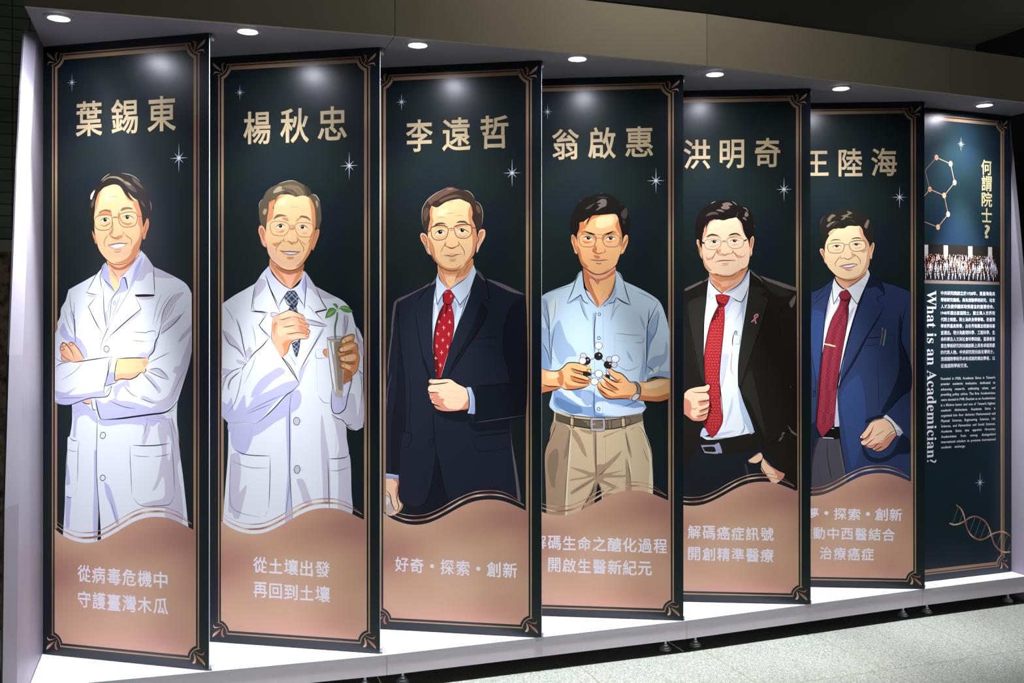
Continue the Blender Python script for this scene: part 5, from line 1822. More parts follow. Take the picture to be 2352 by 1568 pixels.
ART[3] = [
    ('portrait/trousers', '''
f trousers 1695,9132c 1648,8752 1527,8362 1480,7875 1262,7289 1266,6219 1346,4568c 1347,4276c 3287,4129 6039,4677 6050,5589c 6047,6309 6016,7173 5862,7747 5669,8513 5596,9041 5596,9137c
f trousersm 1721,8704 2401,8374 2308,7305 2214,6237 2173,4441 1395,4375 1343,5054 1266,6219 1287,7240 1576,8071
f trousersd 1482,7244 1821,7492 1896,7008 1729,6033 1755,5743 1584,5788 1386,6610
f trousersd 2353,8324 2426,8325 2308,7305 2139,7012 2138,7303 2258,7790
f trousersm 2498,8375 2741,8184 2984,7704 3155,7126 2985,7268 2694,7796 2499,8084
f trousersm 2789,8379 3369,8290 3369,8145 2983,8236
f trousersm 3417,8290 3561,8292 3568,6166 3469,7034
f trousersm 3851,8055 4331,8255 4714,8404 4235,8157 3851,8006
f trousersm 2407,6677 2891,6589 3471,6454 3614,6795 3951,6849 4669,7440 4574,7197 4048,6609 3856,6413 4767,6574 4241,6372 5055,6363 4721,6260 3953,6221 3857,6123 4338,5891 4626,5801 4339,5747 3954,5932 3713,5975 3955,5594 4436,5507 4053,5306 3860,5351 3666,5830 3476,5101 2947,4702 2898,4797 3377,5775 3520,6117 2991,5768 2460,5442 2411,5562 2893,5911 3471,6261 2941,6154 2385,6070 2457,6145 3182,6304 2795,6490
f trousersd 3569,5973c 3330,5484 3284,4951 3500,5053 3667,5588
f trousersm 4861,7106 5006,6627 5104,6099 5106,5618 4867,5613 4864,6335
f trousersm 4858,8310 5051,7639 5124,7110 4956,7444
f trousersm 5049,8361 5287,8508 5192,8411
f trousersh 2450,8326 2405,7016 2312,6045 2269,4541 2172,4538 2239,6043 2355,7500
f trousersh 5430,8654 5669,8417 5909,7748 6030,7173 6050,5589 5869,5585 5912,6691 5815,7554 5574,8320
f trousersh 4909,7299 5053,6868 5127,6388 5030,6675
f night 3627,5998c 3570,5634 3499,5294 3476,5004c 3813,5205c 3763,5590
l ink 29 1695,9117 1648,8704 1479,7972 1262,7240 1281,6122 1345,4616
l ink 24 1794,8608 1576,8071 1456,7778
l ink 19 2402,8325 2355,7694 2262,6529 2192,5557 2172,4587
l ink 24 3537,8340 3540,7277 3568,6166
l ink 19 3971,8225 3975,6753
l ink 19 3952,6608 3808,6412 3640,6336
l ink 29 3496,6068 3378,5582 2946,4847 2874,4700
l ink 24 3593,6045 3714,5830 3812,5349
l ink 14 3472,6188 2990,5864 2508,5564
l ink 14 3761,6145 4242,5938 4435,5845
l ink 19 4834,8261 4955,7733 5052,7350
l ink 19 4909,7251 5006,6675 5066,6098
l ink 19 5406,8630 5670,8225 5910,7556
l ink 14 5624,7551 5768,7169 5912,6883
l ink 14 4335,6952 4669,7440
l ink 19 5596,9041 5669,8513 5886,7699 6016,7125 6048,6117
'''),
    ('portrait/belt', '''
f beltd 1759,9093c 2449,8869 3560,8752 4473,8835 5572,9065c 5597,8777c 4953,8552 4234,8398 3465,8397 2498,8544 1745,8753c
f belt 2691,8838 2981,8744 3272,8482 4234,8422 5096,8650 5573,8776 5582,9041 4713,8886 3560,8752
f trousers 2424,8956c 2570,8933c 2556,8424c 2425,8447c
f trousersm 2521,8933c 2570,8933c 2556,8424c 2508,8433c
f trousers 4665,8934c 4818,8960c 4857,8454c 4714,8428c
f trousersm 4784,8959c 4818,8960c 4857,8454c 4810,8444c
o ink 19 2424,8946 2574,8928 2556,8424 2425,8447
o ink 19 4665,8924 4818,8955 4857,8454 4714,8433
l ink 29 1720,9103 2449,8869 3560,8766 4473,8835 5596,9065
l ink 29 1745,8744 2498,8530 3465,8388 4234,8398 4953,8552 5597,8777
f belt 4089,8782c 4209,8808c 4234,8422c 4100,8406c
o ink 19 4080,8782 4209,8808 4244,8422 4100,8396
o buckle 68 3358,8812c 3897,8838c 3908,8369c 3368,8362c
o ink 14 3309,8845 3921,8867 3946,8336 3320,8328
u buckle 43 3368,8599 3512,8601
l ink 19 4904,8937 5096,8771 4953,8610
g ink 25 24 3117,8635
g ink 25 24 3830,8586
'''),
    ('portrait/shirt', '''
f sh4 2926,15427c 2781,15306 2635,15016 2538,14920 2053,14727 1421,14486 1128,14292c 1131,10935c 1521,10962 1620,10064 1572,9820 1476,9382 1695,9141c 2448,9004 3560,8872 4473,8932 5525,9112 5596,9113c 5772,9356c 5667,9571 5665,10292 5808,10605c 6235,10729 6781,10637c 6779,12746c 6613,13417 6423,13945 6280,14137 5662,14523 4778,14959c 4610,15298 4428,15419c 4227,14382c 3553,14239c 3013,14627c
f sh4m 1177,14195 1372,14097 1470,13417 1519,12444 1570,11084 1131,10984 1129,12930 1324,12833 1226,13660
f sh4m 1568,12687 1908,13222 2103,12737 2297,12252 2491,12059 2686,11624 2298,11573 2056,11232 1812,11474 1617,12056 1519,12347
f sh4l 1470,13903 1713,14243 1883,14194 1811,13659 1616,13222 1519,13125
f sh4m 2248,13950 2587,14144 2926,14337 2974,13998 3119,13514 3264,13126 3071,13417 2781,14095 2393,13950
f sh4m 4419,14213 5041,13899 4706,13995 4466,14140 4323,13610 4179,13127 4275,13706
f sh4m 3409,13513 3553,13562 3505,12836 3531,11773 3458,11676 3409,12740
f sh4s 1130,12151 1472,11180 1424,10986 1131,11032
f sh4m 5853,12936 6280,13657 6328,13417 6186,12745 5948,12168 5806,11879
f sh4s 5805,12744 6043,12552 5948,12168 5854,11687 5759,11254
f sh4m 5759,11206 6044,11592 6519,11738 6613,12266 6708,12075 6661,11499 6330,11017 6781,10924 6781,10637 6140,10704 5808,10605
f sh4l 5855,10822 6140,11112 6330,11209 6235,10921
f sh4m 5471,13465 5662,13129 5710,12744 5567,13032
f sh4m 5663,11975 5736,11013 5665,10484 5426,10530 5568,11253
f sh4m 4899,11875 5091,11635 5186,11347 4995,11538
f sh4s 1717,10162 2009,10019 2446,10168 2978,10124 3364,10079 3558,9887 3751,9793 4327,9702 4950,9756 5380,9616 5667,9475 5715,9331 5477,9280 4999,9371 4232,9508 3848,9359 3945,9070 3512,8920 2884,9058 2302,9197 1817,9288 1646,9529
f sh4d 1767,9774 2010,9727 2496,9490 2883,9348 2932,9107 2448,9053 1914,9338 1719,9579
f sh4l 2009,10116 2446,10071 2689,9831 3172,9594 3366,9402 2931,9397 2447,9683 2107,9922
f sh4m 2930,10075 3268,9982 3462,9742 3173,9400 2882,9736
f sh4h 3558,9549 3991,9602 4328,9412 5190,9325 5667,9378 5572,9137 4521,8980 3945,9070 3559,9162
f sh4d 3511,9017 3993,8974 4521,8956 3560,8897
l ink 24 2611,14919 2053,14727 1421,14486 1128,14292
l ink 24 4778,14950 5662,14547 6280,14137 6470,13849 6660,13273 6779,12746
l ink 29 2926,15427 2684,15064 2490,14483 2257,13975
l ink 29 2257,13965 2538,14120 2877,14347c 3022,14046 3360,13901 3601,13707
l ink 29 4754,14983 4898,14429 5079,13889
l ink 34 5079,13879 4706,14044 4442,14247
l ink 29 4428,14247 4371,14044 3986,13900 3746,13755 3601,13586
l ink 24 4443,15419 4515,15346 4778,14950
l ink 29 3553,13610 3481,12836 3482,11821
l ink 19 3866,13755 3868,11871
o ink 19 3640,13489 3698,13552 3760,13489 3736,13426 3669,13426
o ink 19 3612,12435 3674,12498 3747,12436 3723,12363 3641,12363
o ink 19 3598,9284 3665,9347 3732,9285 3704,9212 3627,9211
l ink 24 3483,11434 3484,10757
l ink 24 3485,10225 3462,9645 3488,8896
l ink 14 3837,9890 3839,9069
l ink 14 4395,12645 4994,12574 5615,12542
l ink 14 4395,12621 4363,11728
l ink 14 4419,12307 4946,12251
l ink 14 5233,12238 5615,12239 5653,12503
l ink 14 5615,12167 5544,11493
l ink 14 4493,11222 4948,10984 5473,11204
l ink 29 6304,14041 6043,13513 5829,12984 5796,12456 5783,11494 5712,10725
l ink 24 5900,13753 5852,13129 5805,12744
l ink 19 6328,13561 6186,12697 5901,12168
l ink 14 5853,12023 6138,12697
l ink 24 5783,11206 6045,11015 6093,10872
l ink 29 5760,10605 6235,10729 6781,10637
l ink 14 6330,10993 6757,10924
l ink 24 1299,14049 1446,13319 1471,12444 1545,11181
l ink 19 1128,13708 1422,12930 1519,12493
l ink 24 1714,12882 1593,12202 1560,11229
l ink 24 1569,11570 2007,11183
l ink 24 1569,11667 1521,10986
l ink 24 1130,12249 1374,11812 1521,11229
l ink 14 1762,14194 1713,13514 1592,13076
l ink 14 1348,14438 1810,14582 2538,14774
l ink 14 4850,14790 5184,14524
l ink 14 5375,14476 5900,14234 6233,13993
l ink 19 2829,14046 3022,13514 3168,13223
l ink 14 4634,13947 4419,13706 4227,13224
l ink 24 1645,10015 1913,9484
l ink 24 1476,9382 1695,9117
l ink 14 2448,9198 3029,9011
l ink 24 1695,9287 2448,9004 3271,8908 4425,8907 5572,9113 5772,9356
l ink 19 4712,9368 5094,9517 5571,9714
l ink 19 5616,11205 5593,10532
'''),
    ('portrait/neck', '''
f skinr 2984,15596c 3013,15112 3119,14675 3312,14384 3650,13779c 3938,14045 4179,14286 4323,14672 4419,15202 4419,15588c 3746,15253c
f sk4 3360,14723 3601,14867 3842,15011 4323,15251 4299,14672 4034,14334 3698,14045 3457,14384
f sk4s 2998,15547 3264,15256 3553,15061 3938,15108 4395,15492 4395,15299 3938,15011 3746,14963 3649,14819 3553,14964 3264,15062 3360,14723 3553,14287 3698,13948 3625,13804 3360,14288 3167,14627 3022,15111
f sk4s 4395,15202 4323,14623 4130,14238 4082,14286 4275,14672
l brown 24 3360,15207 3553,14916 3649,14795
l brown 19 3746,14166 3938,14480
l brown 14 3167,15159 3312,14723 3408,14529
f sh4 2935,15209c 2974,14724 3167,14288 3650,13755c 3938,13924 4227,14237 4443,14961 4457,15298c 4514,14960 4419,14237 3938,13900 3601,13586 3264,13901 2926,14288
f sh4m 3986,13948 4227,14237 4419,14768 4442,14382 4227,14044 3938,13803
l ink 29 2974,15160 3046,14676 3215,14239 3650,13765
l ink 29 4428,15298 4395,14864 4179,14286 3698,13779
l ink 19 3215,14191 3264,13901
'''),
    ('portrait/face', '''
f sk4 2726,16158c 2615,16201 2532,16451 2449,16728 2463,17005 2533,17046 2616,16949 2685,16782
f sk4s 2491,16950 2560,17004 2643,16837 2615,16672 2698,16449 2698,16228 2588,16450 2519,16728
l ink 19 2726,16158 2615,16228 2532,16478 2449,16728 2463,17005 2519,17046 2616,16949
l brown 17 2491,16756 2505,16922 2588,16949
l brown 17 2560,16589 2574,16700 2657,16727
f sk4 4638,16131c 4707,16489 4762,16819 4844,16983 4926,17005 4975,16899 4967,16652 4885,16432 4789,16213
f sk4s 4734,16323 4776,16626 4871,16790 4926,16927 4940,16735 4844,16543 4762,16350
l ink 19 4817,16970 4926,17005 4975,16899 4967,16652 4844,16350 4734,16144 4638,16125
l brown 17 4913,16872 4940,16790 4789,16626 4707,16351
f sk4 3169,17829c 2838,17583 2754,17224 2699,16837 2698,16449 2753,16172 2836,15839 2947,15617 3222,15394 3443,15269 3718,15253 3966,15308 4213,15472 4433,15664 4542,15939 4652,16269 4707,16709 4680,17095 4599,17537 4435,17897 3996,17902 3583,17865
f sk4h 3610,17741 3996,17819 4325,17843 4297,17485 3995,17350 3720,17298 3555,17382
f sk4s 2838,17556 3004,17609 3003,17277 2892,17167 2782,17002 2726,16560 2809,16448 2892,16171 2947,15894 3223,15560 3002,15617 2836,15839 2740,16227 2698,16726
f sk4s 3142,17635 3390,17854 3776,17863 3555,17769 3335,17661 3169,17441 3031,17249 3003,17388
f sk4s 2892,17167 3113,17138 3417,16997 3582,16940 3582,16746 3526,16581 3581,16332 3444,16222 3416,16361 3527,16719 3334,16997 3113,17082 2892,17029
f sk4s 3857,17020 3995,17074 4269,17127 4489,17097 4269,17016 3994,16936 3857,16716 3802,16827
f sk4s 3444,16278 3554,16277 3581,16207 3719,16165 3911,16219 3939,16329 3966,16246 3801,16164 3664,16138 3499,16180
f sk4s 4517,17675 4599,17482 4680,17040 4680,16544 4597,16434 4598,16986 4407,17373
f sk4s 2947,16779 3058,16723 3223,16694 3389,16720 3223,16639 3058,16640
f sk4s 3967,16743 4132,16700 4296,16713 4131,16659
f sk4s 2947,15728 3223,15477 3498,15310 3773,15281 4158,15500 3938,15280 3691,15226 3388,15269 3167,15422
f sk4s 3443,16112 3719,16055 3664,15917 3498,16001
f brow4 2865,17140 3031,17208 3224,17137 3417,17079 3527,17009 3334,17025 3141,17096 3003,17166
f ink 3113,17152 3334,17108 3541,17023 3362,17025 3210,17081
f brow4 3912,17020 4104,17101 4352,17181 4489,17097 4352,17153 4159,17072
f ink 3926,17019 4132,17114 4324,17154 4159,17045 4022,16991
f eyew 2975,16876 3141,16916 3334,16887 3416,16789 3223,16783
g ink 87 66 3218,16860
g eyew 17 17 3246,16882
l ink 25 2947,16876 3141,16922 3320,16901 3430,16789
l brown 17 3003,16890 3168,16966 3361,16947
f eyew 3967,16793 4104,16894 4296,16892 4447,16849 4241,16782 4077,16775
g ink 81 66 4200,16846
g eyew 17 17 4220,16868
l ink 25 3953,16784 4091,16894 4269,16900 4455,16849
l brown 17 4022,16908 4159,16948 4351,16933
l brown 14 3223,16680 3389,16748
l brown 17 3581,16498 3568,16332 3581,16277
l brown 22 3416,16388 3416,16278 3485,16208
l ink 19 3499,16236 3581,16207 3691,16165 3801,16206 3925,16219
l brown 17 3925,16384 3966,16301 3925,16205
l brown 14 3719,16055 3713,15972
l lips 33 3333,15905 3526,15931 3664,15931 3829,15916 4076,15900
l ink 22 3264,15911 3388,15891 3664,15867 3884,15882 4117,15892
l lips 44 3498,15835 3691,15812 3911,15846
l brown 28 3526,15752 3677,15718 3815,15736
l skind 14 3168,16003 3195,15864
l skind 14 4186,15955 4213,15858
l skind 14 2892,16365 3140,15643
l skind 14 4570,16297 4488,16132
l skind 14 4406,16712 4433,16518
l skind 14 4516,16793 4351,16712
l ink 22 2740,16227 2836,15839 2947,15631 3222,15408 3471,15268 3718,15248 3966,15302 4213,15458 4446,15664 4556,15911 4652,16213
'''),
    ('portrait/glasses', '''
o frame2 28 2795,16905 2892,17015 3168,17021 3444,16996 3560,16885 3540,16691 3416,16499 3168,16473 2919,16517 2823,16670
o frame2 28 3829,16882 3926,16992 4214,17011 4488,16987 4598,16848 4570,16628 4488,16490 4241,16465 3994,16494 3884,16633
l frame2 22 3554,16995 3720,17021 3885,16978
l frame2 25 3568,16857 3692,16870 3816,16841
l frame2 33 2671,16879 2809,16878
l frame2 33 4598,16834 4707,16861 4776,16943
l ink 17 2643,16976 2712,16837
'''),
    ('portrait/hair', '''
f hair4 2671,16837c 2588,17004 2491,17033c 2422,17283 2395,17616 2451,17892 2617,18168 2784,18470 3005,18633 3336,18739 3667,18845 3805,18866 4162,18783 4436,18614 4682,18390 4901,18139 4982,17863 5050,17587 5036,17257 4954,17010 4817,16984 4721,16736c 4680,17095 4585,17482 4530,17730 4421,17966c 4215,17941 3858,17890 3445,17881 3335,17799 3224,17607 3141,17414c 3169,17635 3252,17772c 3031,17609 2989,17388c 3003,17554 3004,17609c 2893,17583 2824,17556c 2810,17279 2726,17058 2693,16782c
f hair4h 3584,18432 3804,18595 3997,18565 4024,18454 3996,18289 3804,18208 3611,18100 3528,18101 3721,18264 3639,18293 3777,18429
f hair4m 4654,17922 4873,18195 4941,17919 4845,17699 4736,17728
f hair4m 3557,18653 3832,18691 4134,18651 3887,18649
f hair4m 3060,18162 3336,18352 3501,18405 3225,18160
f hair4m 4736,17673 4818,17590 4818,17452 4763,17535
l hair4h 17 3722,18845 3805,18860 3832,18832
l hairl 14 2839,18497 2908,18538
l hairl 17 4614,18341 4704,18335
l hair4h 14 3556,18419 3722,18458 3887,18428
l hair4h 14 3584,18335 3804,18374 3996,18330
l hair4m 14 4681,17867 4873,18085
l hair4m 14 4722,17783 4928,17946
'''),
    ('portrait/hand', '''
f sk4 1131,11057c 1473,10962 1813,10964 2008,10989 2250,11282 2395,11331 2783,11309 3170,11166 3315,11070 3339,10877 3170,10852 2977,10850 3291,10635 3340,10514 3267,10369 3075,10222 2688,10146 2300,10118 2009,10237 1620,10064 1133,9962c
f sk4s 1133,10254 1620,10307 1985,10261 2009,10237 1620,10064 1133,9962c
f sk4s 1814,10794 2008,10989 2105,10747 2106,10408 2009,10261 1863,10454
f sk4s 2444,11065 2783,10994 2977,10947 2929,10850 2687,10897 2493,10992
f sk4s 2396,10725 2784,10655 3171,10537 3267,10369 2784,10413 2493,10556
f sk4s 2154,10505 2300,10361 2688,10291 3123,10319 2688,10131 2300,10118
f sk4h 1327,10839 1813,10891 1911,10697 1424,10597
l ink 34 1131,11057 1473,10962 1862,10964 2056,11087 2250,11282 2395,11331 2783,11309 3218,11142 3324,11046 3325,10877
l ink 34 2420,11089 2783,10970 3122,10876 3325,10877
l ink 29 2444,11041 2590,10896 2929,10802 3291,10635 3340,10490
l ink 34 2396,10759 2784,10631 3122,10537 3291,10514
l ink 29 2396,10580 2687,10461 2978,10424 3267,10441
l ink 34 1985,10261 2155,10141 2397,10119 2785,10161 3075,10246 3267,10378
l ink 29 1133,9962 1620,10064 2009,10213
l ink 29 1132,10375 1474,10257 1960,10261
o ink 19 3160,11021 3305,11022 3325,10877 3209,10891
o ink 19 3219,10586 3325,10587 3340,10505 3243,10489
l brown 24 2686,11236 2710,11115
l brown 24 2880,10753 2929,10632
f sk4 3170,11166 3266,11239 3314,11167 3290,11070 3218,11094
'''),
    ('portrait/hand', '''
f sk4 4061,10978c 4181,11076 4325,10956 4613,10886 4853,10719 5044,10479 5283,10409 5379,10145c 5284,9856 5046,9757 4615,9743 4135,9724 3943,9795 3629,10130 3605,10371 3701,10517 3942,10471 3807,10711 3821,10856 3989,10712 4230,10618 4470,10571 4181,10762
f sk4 5474,10483c 5808,10533 6236,10657 6781,10613c 6783,9774c 6380,9602 5857,9645 5476,9689 5332,9760c
f sk4s 6782,10014 6284,9865 5857,9861 5475,9905 5428,9689 5857,9630 6380,9616 6783,9774c
f sk4h 5665,10388 6236,10537 6616,10492 6236,10249 5713,10196
f sk4s 3701,10275 3991,9988 4231,9846 4711,9898 5141,9902 4998,9747 4231,9725 3943,9795 3702,10034
f sk4s 3942,10495 4326,10329 4566,10138 4327,10088 4038,10278
f sk4s 4230,10594 4470,10571 4661,10621 4518,10475 4230,10521
l ink 34 4061,10978 4181,11076 4421,10933 4661,10862 4877,10671 5044,10479 5259,10457
l ink 29 4075,11003 4181,10786 4470,10571 4566,10524
l ink 34 3806,10832 4037,10689 4422,10474 4709,10477
l ink 29 3806,10808 3845,10663 4182,10376 4422,10209 4566,10114
l ink 34 3701,10517 3846,10277 4231,10087 4471,9968
l ink 34 3629,10371 3653,10178 3846,10035 4039,9916
l ink 34 3630,10106 3943,9795 4183,9724 4615,9743 5094,9748
l ink 29 3943,9964 4231,9821
l ink 29 5474,10483 5855,10510 6331,10657 6781,10613
l ink 34 5404,9688 5857,9630 6380,9616 6783,9774
l brown 24 4134,10520 4230,10400
l brown 24 4710,10212 4806,10285
l brown 24 4085,10954 4229,10907
'''),
    ('portrait/wristwatch', '''
f watch 5164,10480c 5379,10458 5522,10243 5513,10002 5404,9712 5285,9639c 5213,9807 5332,10000 5355,10241
f watchl 5141,9806 5284,9952 5451,9953 5475,9857 5332,9712 5165,9662
o ink 24 5141,9806 5284,9961 5466,9953 5475,9857 5333,9688 5165,9652
l ink 29 5044,10503 5331,10482 5498,10290 5523,10050 5428,9713
l ink 29 5307,10433 5370,10193 5332,10000
l ink 24 4902,9732 5189,9638
'''),
    ('portrait/molecule_model', '''
u rod 58 3665,11967 3666,11725
u rod 58 3266,11433 3507,11555
u rod 58 3748,11532 3964,11340
u rod 58 3121,11239 3131,11142
u rod 58 4013,11099 4013,10809
u rod 58 3267,10852 3556,10854
u rod 48 3243,10804 3412,10612
u rod 48 3605,10565 3821,10663
g ink 193 183 3661,11619
g atomd 172 164 3661,11619
g ink 182 183 3131,11408
g atomd 162 164 3131,11408
g ink 203 183 4094,11244
g atomd 182 164 4094,11244
f atomd 2977,10947 3267,10901 3363,10780 3170,10731 2977,10802
f atomd 3941,10809 4157,10786 4158,10641 3989,10737
g ink 177 169 3665,12083
g atom 157 150 3665,12083
g ink 152 145 2990,11625
g atoms 132 126 2990,11625
g ink 172 164 2957,11412
g atom 152 145 2957,11412
g ink 142 135 4142,11486
g atoms 122 116 4142,11486
g ink 147 140 4358,11246
g atoms 127 121 4358,11246
g ink 182 174 4406,11507
g atom 162 154 4406,11507
g ink 182 174 3672,10841
g atom 162 154 3672,10841
g ink 182 174 3489,10496
g atom 162 154 3489,10496
g teeth 51 39 3627,12121
g teeth 46 34 2918,11455
g teeth 46 34 4363,11545
g teeth 51 39 3633,10884
g teeth 51 39 3450,10534
g watchl 35 34 3709,11677
g watchl 35 34 3193,11457
g watchl 41 34 4171,11293
'''),
    ('WAVE', '''

'''),
    ('name_lettering', '''
T title 1601,20374,2796,21741 0.014 翁
T title 3210,20389,4424,21780 0.014 啟
T title 4844,20433,6062,21783 0.014 惠
'''),
    ('caption_line', '''
T caption 726,2997,1333,3613 0.016 解
T caption 1398,2976,1994,3605 0.016 碼
T caption 2078,2984,2662,3612 0.016 生
T caption 2736,2973,3328,3595 0.016 命
T caption 3392,2971,4001,3612 0.016 之
T caption 4065,2951,4676,3590 0.016 醣
T caption 4735,2954,5335,3598 0.016 化
T caption 5398,2939,6016,3586 0.016 過
T caption 6079,2942,6670,3584 0.016 程
'''),
    ('caption_line', '''
T caption 1428,1985,1974,2629 0.016 開
T caption 2063,1980,2667,2623 0.016 啟
T caption 2741,1986,3333,2617 0.016 生
T caption 3407,1956,3996,2597 0.016 醫
T caption 4070,1957,4681,2606 0.016 新
T caption 4730,1947,5340,2601 0.016 紀
T caption 5399,1948,6006,2556 0.016 元
'''),
    ('sparkle', '''
1396 22527 244 363
'''),
    ('sparkle', '''
6188 19369 398 588
'''),
]
